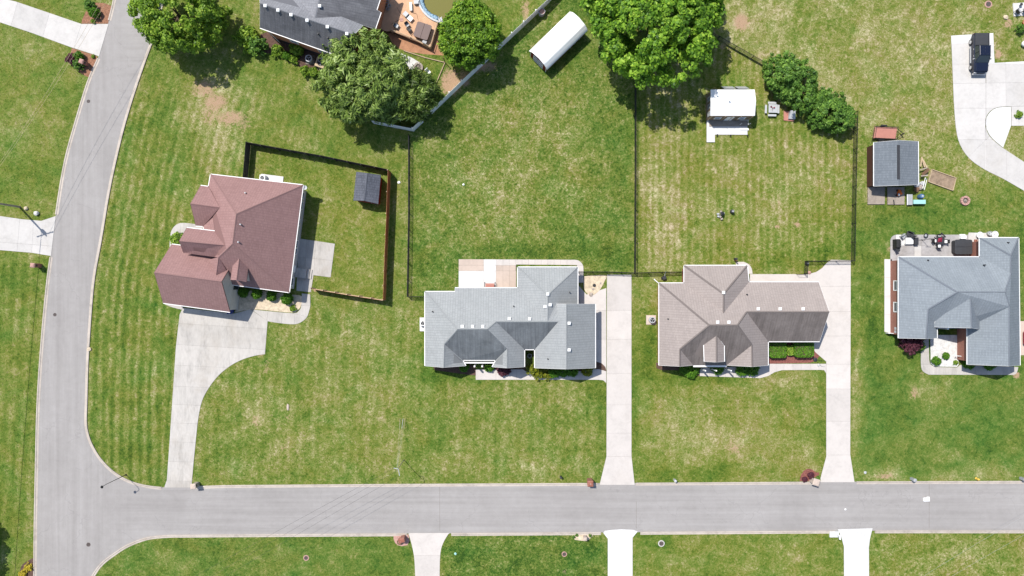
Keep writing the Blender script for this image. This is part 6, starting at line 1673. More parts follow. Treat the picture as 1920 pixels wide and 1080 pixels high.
# condensers ---------------------------------------------------------------
def condenser(label, px, py, h, s, rnd=False, mat='palegrey', padm='drive_light', pad=None, rz=0.0):
    q = P(px, py, h); q = Vector((q.x, q.y, 0)); t = thing('air_conditioner', label, 'air conditioner', tuple(q), 'outdoor condenser units')
    pw, ph, dx, dy = pad or (s * 1.3, s * 1.3, 0, 0)
    MB().box((q.x + dx, q.y + dy, .05), (pw, ph, .1), rz).build('pad', M[padm], t)
    if rnd: MB().lathe([(s * .5, .1), (s * .52, h - .05), (s * .5, h), (s * .34, h), (s * .32, h - .12)], q, 20).build('housing', M[mat], t)
    else:
        MB().box((q.x, q.y, .1 + (h - .1) / 2), (s, s, h - .1), rz).build('housing', M[mat], t, bevel=.02)
    MB().lathe([(s * .36, h + .002), (s * .36, h + .02), (.01, h + .02)], q, 20).build('fan_well', M['black'], t)
    fb = MB()
    for k in range(3):
        a = k * 2.094 + .4; d = Vector((math.cos(a), math.sin(a), 0)); n = Vector((-d.y, d.x, 0)); c = q + Vector((0, 0, h + .03))
        fb.add([c + d * .04 + n * .03, c + d * s * .3 + n * .10, c + d * s * .3 - n * .07, c + d * .04 - n * .03, c + d * .04 + n * .03 + Vector((0, 0, .008)), c + d * s * .3 + n * .10 + Vector((0, 0, .008)), c + d * s * .3 - n * .07 + Vector((0, 0, .008)), c + d * .04 - n * .03 + Vector((0, 0, .008))], [(3, 2, 1, 0), (4, 5, 6, 7), (0, 1, 5, 4), (1, 2, 6, 5), (2, 3, 7, 6), (3, 0, 4, 7)])
    fb.build('fan_blades', M['grey'], t)
    g_ = MB()
    for k in range(3): g_.lathe([(s * (.12 + .1 * k), h + .045), (s * (.12 + .1 * k) + .012, h + .05), (s * (.12 + .1 * k) + .012, h + .057), (s * (.12 + .1 * k), h + .057)], q, 18, ring=True)
    g_.build('fan_guard', M['dark'], t)
condenser('white condenser on a white pad at the end wall of the grey house', 792.5, 606, .8, .75, False, 'white', 'drive_white', (1.0, 1.9, 0, -.2))
condenser('round-topped condenser on a beige pad at the end wall of the taupe house', 1223.5, 600, .85, .85, True, 'palegrey', 'drive_beige', (1.35, 1.3, -.05, -.02))
condenser('condenser behind the corner house on a white pad', 491.5, 333, .8, .75, False, 'white', 'drive_white', (3.1, 1.1, 1.1, -.1), -.13)
condenser('round condenser against the orange brick house', 578.5, 109, .8, .95, True, 'palegrey', 'joint', None, 0)
condenser('square tan condenser against the orange brick house', 601, 117, .85, 1.35, False, 'woodpale', 'joint', None, -.35)
q = P(608, 110, 1.2); t = thing('electric_box', 'white meter box on the orange brick wall above the square condenser', 'meter box', (q.x, q.y, 0))
MB().box((q.x, q.y, .6), (.9, .35, 1.2), -.33).build('housing', M['white'], t); MB().box((q.x, q.y, 1.22), (.96, .4, .05), -.33).build('lid', M['palegrey'], t)

# bins -----------------------------------------------------------------------
q = P(436, 583, 0); t = thing('wheelie_bin', 'navy wheeled bin at the corner of the garage', 'bin', tuple(q))
MB().loft([[(q.x + x * k, q.y + y * k, z) for x, y in ((-.29, -.33), (.29, -.33), (.29, .33), (-.29, .33))] for k, z in ((.78, .08), (1, 1.0))]).build('body', M['navybin'], t)
MB().box((q.x, q.y, 1.04), (.66, .74, .07)).build('lid', M['navybin'], t)
for s_ in (-.25, .25): MB().wheel((q.x + s_, q.y + .3, .12), .12, .05, 12).build('wheel', M['black'], t)
q = P(1015.5, 26, 0); t = thing('stock_tank', 'round pale metal tank beside the white vinyl fence', 'tank', tuple(q))
MB().lathe([(.42, 0), (.44, .3), (.42, .32), (.44, .6), (.46, .9), (.44, .92), (.40, .9), (.40, .72)], q, 20).build('drum', M['palegrey'], t); MB().lathe([(.40, .74), (.2, .78), (.01, .80)], q, 16).build('lid', M['redstone'], t)

# pickup ----------------------------------------------------------------------
def pickup():
    q = P(1830, 104.5, 0); t = thing('pickup_truck', 'dark blue crew-cab pickup parked nose-down on the wide driveway', 'pickup', tuple(q))
    X, Y = q.x, q.y
    def sec(y, w, z0, z1, r=.08): return [(X - w, Y + y, z0 + r), (X - w + r, Y + y, z0), (X + w - r, Y + y, z0), (X + w, Y + y, z0 + r), (X + w, Y + y, z1 - r), (X + w - r, Y + y, z1), (X - w + r, Y + y, z1), (X - w, Y + y, z1 - r)]
    # nose at -Y
    body = MB().loft([sec(-2.72, .72, .55, .98), sec(-2.6, .92, .42, 1.08, .12), sec(-2.2, .98, .4, 1.14, .12), sec(-1.25, 1.0, .4, 1.19, .1), sec(.9, 1.0, .4, 1.2, .1), sec(2.6, .99, .45, 1.22, .1), sec(2.72, .95, .5, 1.2, .1)])
    body.build('body', M['navy'], t, bevel=.02)
    MB().loft([[(X + x * k, Y + y, z) for x, y in ((-.9, -2.5), (.9, -2.5), (.95, -1.35), (-.95, -1.35))] for k, z in ((1, 1.1), (.93, 1.21), (.8, 1.23))]).build('hood', M['navy'], t, bevel=.03)
    # cab greenhouse
    c0 = [(-.93, -1.35), (.93, -1.35), (.94, .98), (-.94, .98)]; c1 = [(-.74, -.55), (.74, -.55), (.76, .80), (-.76, .80)]
    cab = t
    gl = MB().loft([[(X + x, Y + y, 1.18) for x, y in c0], [(X + x * 1.0, Y + y, 1.80) for x, y in c1]])
    gl.build('windows', M['glass'], t)
    rf = MB().loft([[(X + x * k, Y + (y - .12) * k + .12, z) for x, y in c1] for k, z in ((1.02, 1.79), (1.03, 1.84), (.93, 1.90))]).build('cab_roof', M['navy'], t, bevel=.02)
    rid = MB()
    for k in range(-2, 3): rid.box((X + k * .26, Y + .12, 1.905), (.03, 1.1, .015))
    rid.build('roof_rib', M['navy'], rf)
    pil = MB()
    for (x0, y0), (x1, y1) in zip(c0, c1): pil.tube([(X + x0, Y + y0, 1.18), (X + x1, Y + y1, 1.82)], .05, 5)
    for s_ in (-1, 1): pil.tube([(X + s_ * .94, Y - .1, 1.18), (X + s_ * .76, Y - .0, 1.82)], .04, 5)
    pil.build('pillar', M['navy'], t)
    MB().box((X, Y + 1.86, 1.235), (1.72, 1.62, .06)).build('bed_cover', M['tubdark'], t, bevel=.02)
    for s_ in (-1, 1): MB().box((X + s_ * .94, Y + 1.86, 1.24), (.1, 1.7, .08)).build('bed_rail', M['dark'], t)
    for x in (-.93, .93):
        for y in (-1.78, 1.72):
            w = MB().wheel((X + x, Y + y, .40), .40, .26, 20).build('wheel', M['black'], t)
            s_ = 1 if x > 0 else -1
            MB().wheel((X + x + s_ * .125, Y + y, .40), .25, .03, 14).build('rim', M['steel'], w)
            MB().box((X + x * 1.08, Y + y, .62 + .22), (.06, .95, .05)).build('fender_flare', M['dark'], t)
    MB().box((X, Y - 2.76, .62), (1.86, .2, .22)).build('front_bumper', M['steel'], t, bevel=.05)
    MB().box((X, Y + 2.78, .6), (1.8, .18, .2)).build('rear_bumper', M['steel'], t, bevel=.04)
    MB().box((X, Y - 2.70, .86), (1.1, .08, .24)).build('grille', M['dark'], t)
    for s_ in (-1, 1):
        MB().box((X + s_ * .74, Y - 2.66, .9), (.36, .14, .2)).build('headlight', M['palegrey'], t, bevel=.03)
        MB().box((X + s_ * .9, Y + 2.71, .95), (.12, .06, .4)).build('tail_light', M['redpaint'], t)
        MB().box((X + s_ * 1.12, Y - .85, 1.22), (.22, .14, .2)).build('mirror', M['steel'] if s_ < 0 else M['dark'], t, bevel=.03)
        MB().box((X + s_ * 1.05, Y - .02, .42), (.16, 2.3, .06)).build('running_board', M['grey'], t)
        for y in (-.35, .55): MB().box((X + s_ * 1.005, Y + y, 1.02), (.03, .22, .04)).build('door_handle', M['steel'], t)
    MB().tube([(X - .7, Y - 1.3, 1.22), (X + .1, Y - 1.1, 1.3)], .015, 4).build('wiper', M['black'], t)
    return t
pickup()

def red_car():
    q = P(1946, 633, 0); t = thing('parked_car', 'red car on the beige driveway, only its tail inside the frame', 'car', tuple(q)); X, Y = q.x, q.y
    MB().loft([[(X + x, Y + s_, z) for s_, z in ((-.88, .35), (.88, .35), (.92, .7), (.86, .95), (-.86, .95), (-.92, .7))] for x in (-2.3, 2.3)]).build('body', M['redcar'], t, bevel=.06)
    MB().loft([[(X + x, Y + y, z) for x, y in ((-1.7 + k, -.8 + k * .25), (1.1 - k * 1.6, -.8 + k * .25), (1.1 - k * 1.6, .8 - k * .25), (-1.7 + k, .8 - k * .25))] for k, z in ((0, .95), (.5, 1.4))]).build('windows', M['glass'], t)
    MB().box((X - .55, Y, 1.42), (1.4, 1.32, .05)).build('roof', M['redcar'], t, bevel=.02)
    for x in (-1.4, 1.4):
        for y in (-.82, .82): MB().wheel((X + x, Y + y, .32), .32, .2, 16, 'y').build('wheel', M['black'], t)
    for s_ in (-.6, .6): MB().box((X - 2.3, Y + s_, .8), (.06, .4, .15)).build('tail_light', M['redpaint'], t)
red_car()

# utility trailer ---------------------------------------------------------------
a = [P(1641.5, 238, .55), P(1682, 240, .55), P(1680, 261, .55), P(1638, 259, .55)]
cx = sum(p.x for p in a) / 4; cy = sum(p.y for p in a) / 4
t = thing('utility_trailer', 'open utility trailer with faded red deck behind the brown shed', 'trailer', (cx, cy, 0))
dx = (a[1] - a[0]).normalized(); dy = (a[0] - a[3]).normalized(); Lx = (a[1] - a[0]).length; Ly = (a[0] - a[3]).length; rzt = math.atan2(dx.y, dx.x)
for k in range(10):
    c = a[3] + dy * (Ly * (k + .5) / 10) + dx * Lx / 2; MB().box((c.x, c.y, .55), (Lx, Ly / 10 - .012, .04), rzt).build('board', M['trailerdeck'], t)
fr = MB()
cor = [a[0] + dy * .05, a[1] + dy * .05, a[2] - dy * .05, a[3] - dy * .05]
for z in (-.06, .38): fr.tube([p + Vector((0, 0, z)) for p in cor] + [cor[0] + Vector((0, 0, z))], .04, 5)
fr.build('frame', M['black'], t)
for i in range(4):
    for k in range(4 if i % 2 == 0 else 1):
        p = cor[i] + (cor[(i + 1) % 4] - cor[i]) * k / 4; MB().tube([p, p + Vector((0, 0, .38))], .025, 5).build('stake', M['black'], t)
rg = MB(); g0, g1 = cor[3] - dx * .05, cor[0] - dx * .05
for k in range(6):
    p = g0 + (g1 - g0) * k / 5; rg.tube([p, p - dx * .45 + Vector((0, 0, .7))], .025, 5)
for s_ in (0, 1): rg.tube([g0 - dx * .45 * s_ + Vector((0, 0, .7 * s_)), g1 - dx * .45 * s_ + Vector((0, 0, .7 * s_))], .035, 5)
rg.build('ramp_gate', M['woodbrown'], t)
for s_ in (1, -1):
    c = a[3] + dx * Lx * .36 + dy * (Ly / 2 + s_ * (Ly / 2 + .2))
    w = MB().wheel((c.x, c.y, .33), .33, .2, 16, 'y').build('wheel', M['black'], t)
    MB().box((c.x, c.y, .70), (.85, .26, .04), rzt).build('fender', M['black'], t)
m_ = a[1] + (a[2] - a[1]) / 2
for p in (a[1], a[2]): MB().tube([p + Vector((0, 0, -.06)), m_ + dx * 1.0 + Vector((0, 0, -.06))], .04, 5).build('tongue', M['black'], t)
MB().lathe([(.06, -.55), (.06, .3), (.1, .32), (.04, .36)], m_ + dx * .85, 8).build('jack', M['black'], t)

# garden bed, fire rings --------------------------------------------------------
c4 = [G(1746, 318), G(1791, 334), G(1785, 357.5), G(1739.5, 341)]
t = thing('raised_bed', 'timber-framed bare garden bed beside the brown shed', 'planter', (*G(1765, 338), 0))
MB().prism(c4, 0, .12).build('soil', M['soilbed'], t)
for i in range(4):
    p, q_ = Vector((*c4[i], 0)), Vector((*c4[(i + 1) % 4], 0)); c = (p + q_) / 2; d = q_ - p
    MB().box((c.x, c.y, .13), (d.length + .05, .08, .26), math.atan2(d.y, d.x)).build('board', M['woodpale'], t)
EXCL.append([(1746, 318), (1791, 334), (1785, 357.5), (1739.5, 341)])
def fire_ring(label, px, py, r, n=12, mat='redstone', h=.3):
    q = P(px, py); t = thing('fire_pit', label, 'fire pit', tuple(q)); first = None
    for k in range(n):
        a0, a1 = 2 * math.pi * k / n + .03, 2 * math.pi * (k + 1) / n - .03
        pl_ = [(q.x + rr_ * math.cos(a_), q.y + rr_ * math.sin(a_)) for rr_, a_ in ((r, a0), (r, a1), (r * .6, a1), (r * .6, a0))]
        MB().prism(pl_, 0, h + .03 * (k % 3 == 0)).build('stone', M[mat], t)
    MB().lathe([(r * .58, .02), (r * .57, .1), (.01, .12)], q, 14).build('ash', M['ash'], t)
    for k in range(4):
        a_ = k * 1.9; MB().tube([q + Vector((math.cos(a_) * r * .4, math.sin(a_) * r * .4, .15)), q + Vector((-math.cos(a_ + .5) * r * .35, -math.sin(a_ + .5) * r * .35, .25))], .04, 5).build('log', M['stone'], t)
    EXCL.append([(px + math.cos(k) * r * S, py + math.sin(k) * r * S) for k in np.arange(0, 6.28, .5)])
fire_ring('round pinkish stone fire pit in the turf below the timber bed', 1808, 376.5, .66)
fire_ring('stone fire ring between the feathery tree and the round tree', 784.5, 127, .68, 11, 'stone')

# shed clutter --------------------------------------------------------------------
t = thing('storage_box', 'turquoise lidded box at the end of the shed platforms', 'box', tuple(P(1719.5, 379)))
q = P(1719.5, 379.5); MB().box((q.x, q.y, .28), (1.6, .5, .56)).build('bin', M['turq'], t, bevel=.02); MB().box((q.x, q.y, .59), (1.68, .58, .06)).build('lid', M['turq'], t, bevel=.015)
q = P(1722.5, 369); t = thing('barrel', 'blue plastic barrel beside the turquoise box', 'barrel', tuple(q))
MB().lathe([(.26, 0), (.31, .15), (.32, .45), (.31, .75), (.27, .88), (.25, .9), (.24, .86), (.01, .86)], q, 18).build('drum', M['blue'], t); MB().lathe([(.14, .87), (.13, .91), (.01, .92)], (q.x + .03, q.y, 0), 12).build('bung', M['palegrey'], t)
q = P(1703, 375); t = thing('bench', 'grey-topped bench between the deck platform and the turquoise box', 'bench', tuple(q))
MB().box((q.x, q.y, .42), (.68, 1.45, .07)).build('seat', M['grey'], t); MB().box((q.x - .38, q.y, .42), (.06, 1.5, .09)).build('trim', M['white'], t)
for sx in (-.25, .25):
    for sy in (-.6, .6): MB().box((q.x + sx, q.y + sy, .19), (.08, .08, .38)).build('leg', M['wood'], t)
q = P(1681.5, 362); t = thing('toy_tractor', 'bright orange ride-on toy on the deck platform', 'toy', (q.x, q.y, .2))
MB().loft([[(q.x + x, q.y + y, z) for x, y in p] for p, z in (([(-.22, -.5), (.12, -.4), (.32, .35), (-.05, .42)], .3), ([(-.18, -.45), (.08, -.38), (.26, .3), (-.02, .38)], .62))]).build('body', M['orange'], t)
MB().box((q.x + .2, q.y - .1, .62), (.3, .4, .12), .6).build('hood', M['orange'], t)
MB().lathe([(.1, .66), (.16, .7), (.16, .73), (.08, .72)], (q.x - .1, q.y - .28, 0), 12).build('steering_wheel', M['palegrey'], t)
for sx, sy in ((-.25, -.35), (.25, -.3), (-.15, .3), (.35, .25)): MB().wheel((q.x + sx, q.y + sy, .34), .14, .1, 12).build('wheel', M['black'], t)
q = P(1674, 379); t = thing('scooter', 'dark child scooter lying at the edge of the deck platform', 'toy', (q.x, q.y, .2))
MB().box((q.x, q.y, .27), (.12, .5, .04), .2).build('footboard', M['dark'], t); MB().tube([(q.x - .05, q.y - .2, .28), (q.x - .1, q.y - .45, .75), (q.x + .1, q.y - .5, .78)], .025, 5).build('stem', M['dark'], t)
for d in (-.25, .25): MB().wheel((q.x - d * .2, q.y + d, .27), .07, .03, 10).build('wheel', M['black'], t)
# firewood and lumber leaning at the shed's side
rr = random.Random(5); gp = 'firewood and scrap lumber beside the brown shed'
for i, (x, y, L, a, m_, lb) in enumerate(((1725, 304, 1.4, 1.4, 'woodpale', 'pale plank at the top of the lumber pile'), (1728, 305, 1.5, 1.75, 'woodpale', 'second pale plank at the top of the lumber pile'), (1731, 309, 1.2, 1.9, 'woodpale', 'short pale plank leaning outward on the lumber pile'), (1727, 318, 1.1, .3, 'wood', 'grey board across the lumber pile'),
        (1730, 324, 1.3, .7, 'woodbrown', 'broad brown board tilted over the pile'), (1727, 331, .9, .1, 'stone', 'thick brown log below the tilted board'))):
    q = P(x, y); o = MB().box((0, 0, .0), (L, .16 if m_ != 'woodbrown' else .42, .1)).build('lumber', M[m_], None, bevel=.01); o.location = (q.x, q.y, .25 + .1 * i); o.rotation_euler = (rr.uniform(-.15, .15), rr.uniform(-.2, .2), a); o['_o'] = (q.x, q.y, 0)
    tag(o, lb, 'lumber', gp)
for i, (x, y, r) in enumerate(((1718, 347, .42), (1724, 352, .38), (1717, 356, .4), (1728, 344, .35))):
    lump('scrap_heap', ('heap of grey scrap at the shed corner', 'heap of brown scrap nearest the blue barrel', 'heap of dark scrap in the shade of the shed', 'heap of pale scrap beside the white frame')[i], 'scrap', x, y, r, ('grey', 'stone', 'woodbrown', 'palegrey')[i], .8, 40 + i)
q = P(1734, 346); t = thing('door_frame', 'white frame leaning by the scrap heaps', 'frame', tuple(q))
fm = MB(); A_, B_ = q + Vector((-.1, -.75, 0)), q + Vector((.25, .7, 0))
for k in (0, .5): fm.tube([A_ + Vector((-k, k * .3, .05 + k)), B_ + Vector((-k, k * .3, .05 + k))], .05, 4)
for p in (A_, B_): fm.tube([p + Vector((0, 0, .05)), p + Vector((-.5, .15, .55))], .05, 4)
fm.build('frame', M['white'], t)

# picnic tables in the taupe house yard ----------------------------------------------
q = P(1445.5, 206); t = thing('picnic_table', 'pale square picnic table with four benches, something red on top', 'table', tuple(q))
rz_ = -.03
for k in range(5): MB().box((q.x, q.y + (k - 2) * .235, .74), (1.2, .225, .05), rz_).build('plank', M['palegrey'], t)
for dx_, dy_, w, h in ((0, .86, 1.15, .28), (0, -.86, 1.15, .28), (-.86, 0, .28, 1.15), (.86, 0, .28, 1.15)):
    b_ = MB().box((q.x + dx_, q.y + dy_, .44), (w, h, .05), rz_).build('bench', M['palegrey'], t)
    for s_ in (-1, 1): MB().box((q.x + dx_ + (s_ * .4 if w > h else 0), q.y + dy_ + (s_ * .4 if h > w else 0), .2), (.08, .08, .42), rz_).build('leg', M['palegrey'], b_)
MB().box((q.x, q.y, .36), (.5, .5, .7), .78).build('pedestal', M['grey'], t)
q = P(1448, 203, .77); t = thing('red_pinwheel', 'red cloth toy on the picnic table', 'toy', (q.x, q.y, .77))
cl = MB()
for k in range(3):
    a_ = k * 2.1 + .3; cl.add([(q.x, q.y, .8), (q.x + .32 * math.cos(a_ - .35), q.y + .32 * math.sin(a_ - .35), .95 + .1 * k), (q.x + .4 * math.cos(a_ + .25), q.y + .4 * math.sin(a_ + .25), .84), (q.x, q.y, .78)], [(0, 1, 2), (0, 2, 3)])
cl.tube([(q.x, q.y, .765), (q.x, q.y, 1.1)], .03, 5); cl.build('cloth', M['maroon'], t)
q = P(1478.5, 218); t = thing('sand_table', 'low pink-decked play table with a tilted grey lid', 'play table', tuple(q))
for k in range(6): MB().box((q.x + .0, q.y + (k - 2.5) * .225, .12), (1.45, .215, .06), -.1).build('plank', M['trailerdeck'], t)
o = MB().add([(q.x - .15, q.y - .45, .45), (q.x + .75, q.y - .5, .5), (q.x + .6, q.y + .55, .95), (q.x - .05, q.y + .6, .9), (q.x - .15, q.y - .45, .16), (q.x + .75, q.y - .5, .16), (q.x + .6, q.y + .55, .16), (q.x - .05, q.y + .6, .16)], [(0, 1, 2, 3), (7, 6, 5, 4), (0, 4, 5, 1), (1, 5, 6, 2), (2, 6, 7, 3), (3, 7, 4, 0)]).build('lid', M['palegrey'], t)
# yard ornament and tank
q = P(1351, 402); t = thing('campfire_grate', 'dark cooking grate on blocks over a worn patch of turf', 'grill', tuple(q))
for i, (dx_, dy_) in enumerate(((-.4, .05), (-.1, -.35), (.35, .1), (.0, .35), (-.35, -.3), (.1, -.65))): MB().box((q.x + dx_, q.y + dy_, .15), (.3, .22, .3), i * .7).build('block', M['stone' if i % 2 else 'palegrey'], t)
MB().tube([(q.x, q.y - .1, 0), (q.x, q.y - .1, 1.0), (q.x, q.y + .3, 1.2)], .05, 6).build('post', M['black'], t)
MB().lathe([(.26, .62), (.28, .65), (.24, .66), (.02, .64)], (q.x + .05, q.y + .05, 0), 14).build('grate', M['dark'], t)
q = P(1371, 397); t = thing('propane_tank', 'small dark round tank with grey top beside the cooking grate', 'tank', tuple(q))
MB().lathe([(.12, 0), (.2, .06), (.26, .2), (.27, .5), (.22, .66), (.1, .72)], q, 16, ).build('body', M['dark'], t, smooth=True); MB().lathe([(.14, .7), (.16, .84), (.13, .85), (.12, .74)], q, 12).build('collar', M['grey'], t)

# patio furniture behind the brick house -------------------------------------------------
def chair(label, px, py, rz, seat='dark', back='dark', w=.62, grp=None, cushion=None, z=.05):
    q = P(px, py); t = thing('patio_chair', label, 'chair', (q.x, q.y, z), grp)
    ca, sa = math.cos(rz), math.sin(rz)
    def B(c, s_, nm, m_, bev=.02):
        o = MB().box((q.x + c[0] * ca - c[1] * sa, q.y + c[0] * sa + c[1] * ca, z + c[2]), s_, rz).build(nm, M[m_], t, bevel=bev); return o
    B((0, 0, .40), (w, w, .08), 'seat', seat); B((0, w / 2, .66), (w, .08, .52), 'backrest', back)
    for s_ in (-1, 1):
        B((s_ * w / 2, 0, .60), (.06, w, .05), 'armrest', back)
        for y in (-1, 1): B((s_ * w * .44, y * w * .42, .19), (.05, .05, .38), 'leg', 'black', 0)
    if cushion: B((0, -.02, .48), (w * .8, w * .8, .09), 'cushion', cushion, .03)
    return t
chair('dark armless chair turned askew near the grill', 1690, 444, .75, 'dark', 'grey', .55, 'dark patio chairs', 'grey')
chair('dark lounge chair at the patio edge, beside the round-backed one', 1700, 440, -.4, 'dark', 'dark', .65, 'dark patio chairs', 'tubdark')
chair('dark lounge chair at the patio edge, nearer the fire table', 1706.5, 441.5, -2.6, 'dark', 'dark', .65, 'dark patio chairs', 'tubdark')
q = P(1677, 459); t = thing('barbecue_grill', 'long black barbecue with steel knobs at the patio corner', 'grill', (q.x, q.y, .05))
MB().box((q.x, q.y + .05, .5), (.62, 1.35, .8)).build('cart', M['black'], t); MB().loft([[(q.x + x, q.y + y, z) for x, z in ((-.3, .9), (.3, .9), (.28, 1.1), (.1, 1.22), (-.15, 1.2), (-.3, 1.05))] for y in (-.45, .6)]).build('hood', M['black'], t, bevel=.03)
for y in (-.3, .02, .34): MB().tube([(q.x + .30, q.y + y, .98), (q.x + .36, q.y + y, .98)], .05, 8).build('knob', M['steel'], t)
MB().tube([(q.x + .33, q.y - .4, 1.08), (q.x + .33, q.y + .55, 1.08)], .025, 6).build('handle', M['steel'], t)
MB().box((q.x, q.y - .78, .85), (.45, .42, .05), .4).build('side_shelf', M['dark'], t)
q = P(1708, 452); t = thing('outdoor_sofa', 'low pale-topped sofa table with charcoal end on the white slab', 'sofa', (q.x, q.y, .05))
MB().box((q.x - .45, q.y, .28), (1.0, .85, .46)).build('tabletop', M['white'], t, bevel=.03); MB().box((q.x + .42, q.y - .05, .35), (.55, 1.0, .6)).build('arm_block', M['dark'], t, bevel=.05); MB().box((q.x - .45, q.y - .48, .2), (1.0, .1, .3)).build('base', M['grey'], t)
q = P(1734, 442); t = thing('fire_bowl', 'small round dark bowl at the patio edge', 'bowl', (q.x, q.y, .05))
MB().lathe([(.2, 0), (.3, .2), (.32, .26), (.26, .26), (.2, .18), (.01, .16)], q + Vector((0, 0, .05)), 16).build('bowl', M['dark'], t); MB().lathe([(.18, .2), (.01, .25)], q + Vector((0, 0, .05)), 10).build('ash', M['grey'], t)
q = P(1728, 450); t = thing('patio_stand', 'thin dark stand with crossed arms and long shadow on the patio', 'stand', (q.x, q.y, .05))
MB().tube([q + Vector((0, 0, .05)), q + Vector((0, 0, 2.2))], .03, 6).build('pole', M['dark'], t)
for a_ in (0, 1.57): MB().tube([q + Vector((math.cos(a_) * .45, math.sin(a_) * .12, .1)), q + Vector((-math.cos(a_) * .45, -math.sin(a_) * .12, .1))], .03, 5).build('foot', M['dark'], t)
MB().box((q.x, q.y, 2.2), (.7, .06, .06)).build('arm', M['dark'], t)
q = P(1757.5, 451); t = thing('patio_table', 'square dark patio table with maroon cloth on the stamped patio', 'table', (q.x, q.y, .05))
for k in range(5): MB().box((q.x + (k - 2) * .21, q.y, .76), (.2, 1.05, .05)).build('slat', M['dark'], t)
for sx in (-1, 1):
    for sy in (-1, 1): MB().box((q.x + sx * .46, q.y + sy * .46, .4), (.06, .06, .72)).build('leg', M['black'], t)
q2 = P(1760, 450, .8); o = MB().add([(q2.x - .15, q2.y - .3, .80), (q2.x + .45, q2.y - .25, .80), (q2.x + .5, q2.y + .35, .82), (q2.x - .05, q2.y + .25, .81), (q2.x + .1, q2.y, .95)], [(0, 1, 4), (1, 2, 4), (2, 3, 4), (3, 0, 4), (3, 2, 1, 0)]).build('table_cloth', M['maroon']); tag(o, 'maroon cloth heaped on the patio table', 'cloth')
gD = 'white-cushioned chairs round the patio table'
for x, y, rz, lb in ((1757, 443.5, 0, 'white-cushioned chair on the lawn side of the patio table'), (1748, 452, 1.57, 'white-cushioned chair on the grill side of the patio table'), (1769, 453.5, -1.57, 'white-cushioned chair on the hot-tub side of the patio table'), (1756.5, 462, 3.14, 'white-cushioned chair on the house side of the patio table')):
    chair(lb, x, y, rz, 'dark', 'black', .52, gD, 'white')
q = P(1768, 440.5); o = MB().box((0, 0, 0), (.85, .13, .12)).build('garden_hose_reel', M['dark'], None, bevel=.02); o.location = (q.x, q.y, .11); o.rotation_euler = (0, 0, -.75); tag(o, 'dark folded umbrella lying on the patio edge', 'umbrella'); o.name = 'folded_umbrella'
q = P(1803, 445); t = thing('tub_step', 'white step box behind the dark hot tub', 'step', (q.x, q.y, .05))
MB().box((q.x, q.y, .25), (.75, .45, .4)).build('step', M['white'], t); MB().box((q.x, q.y + .3, .12), (.75, .25, .16)).build('tread', M['white'], t)
for i, (x, y, r, m_) in enumerate(((1833, 441, .42, 'white'), (1861, 440, .45, 'white'), (1852, 438, .3, 'palegrey'))):
    q = P(x, y); t = thing('round_bin', ('large white round tub beside the hot tub', 'large white round tub at the patio end', 'small pale tub between the two white ones')[i], 'tub', (q.x, q.y, .05))
    MB().lathe([(r * .85, .05), (r, .5), (r * 1.04, .52), (r * .9, .52), (r * .85, .4), (.01, .38)], q, 20).build('tub', M[m_], t); MB().box((q.x - .05, q.y, .45), (.25, .08, .06), i).build('scoop', M['grey'], t)
q = P(1831, 462); t = thing('brick_wall', 'low red brick steps against the house beside the dark hot tub', 'steps', (q.x, q.y, 0))
for k in range(3): MB().box((q.x - .1 + k * .17, q.y, (.2 + .2 * k) / 2 + .05), (.6 - .02 * k, 1.9, .2 + .2 * k)).build('step', M['brick_red'], t)
q = P(1832, 458, .5); t = thing('flower_pot', 'pale pot on the brick steps', 'pot', (q.x, q.y, .5)); MB().lathe([(.13, .44), (.2, .8), (.22, .82), (.17, .82), (.16, .74), (.01, .72)], q - Vector((0, 0, .5)), 14).build('pot', M['redstone'], t)
MB().lathe([(.15, .76), (.01, .79)], q - Vector((0, 0, .5)), 10).build('soil', M['soilbed'], t)
# downspout rail across the brick garage side, meter on the end wall
q = P(1675, 619, 1.0); t = thing('electric_box', 'pale meter boxes on the brick end wall', 'meter box', (q.x, q.y, 0))
for dy_ in (.25, -.2): MB().box((q.x + .28, q.y + dy_, 1.3), (.35, .35, .5)).build('meter', M['palegrey'], t)
MB().box((q.x - .1, q.y - .45, .45), (1.0, .06, .9)).build('fence_panel', M['white'], t)
q = P(1805, 668, .6); t = thing('handrail', 'white rail crossing the narrow brick-lined gap by the garage wing', 'rail', (q.x, q.y, 0))
MB().tube([P(1792.5, 667, .9), P(1814, 669, .9)], .05, 6).build('rail', M['white'], t)
for x in (1793, 1812): MB().tube([P(x, 668, 0), P(x, 668, .9)], .04, 6).build('post', M['white'], t)

# bench on the grey house's patio, stand at the gate, and other odds
q = P(918.5, 534); t = thing('garden_bench', 'wooden bench with dark metal ends on the white patio slab', 'bench', (q.x, q.y, .05))
for k in range(5): MB().box((q.x, q.y - .3 + k * .11, .47), (1.25, .10, .04)).build('slat', M['trailerdeck'], t)
MB().box((q.x, q.y - .38, .68), (1.25, .05, .3)).build('backrest', M['trailerdeck'], t)
for s_ in (-.72, .72): MB().tube([(q.x + s_, q.y + .35, .05), (q.x + s_, q.y + .3, .65), (q.x + s_, q.y - .3, .65), (q.x + s_, q.y - .4, .05)], .04, 6).build('end_frame', M['black'], t)
q = P(1244, 521); t = thing('garden_cart', 'dark folded cart beside the taupe house corner', 'cart', tuple(q))
MB().box((q.x, q.y, .4), (.5, .45, .35), .3).build('tray', M['dark'], t); MB().tube([q + Vector((0, .2, .5)), q + Vector((.15, .9, .95))], .03, 6).build('handle', M['palegrey'], t)
for s_ in (-.3, .3): MB().wheel((q.x + s_, q.y - .05, .18), .18, .07, 12).build('wheel', M['black'], t)
q = P(1232, 527, .2); t = thing('downspout_extension', 'white drain pipe running off the corner of the taupe house', 'pipe', (q.x, q.y, 0))
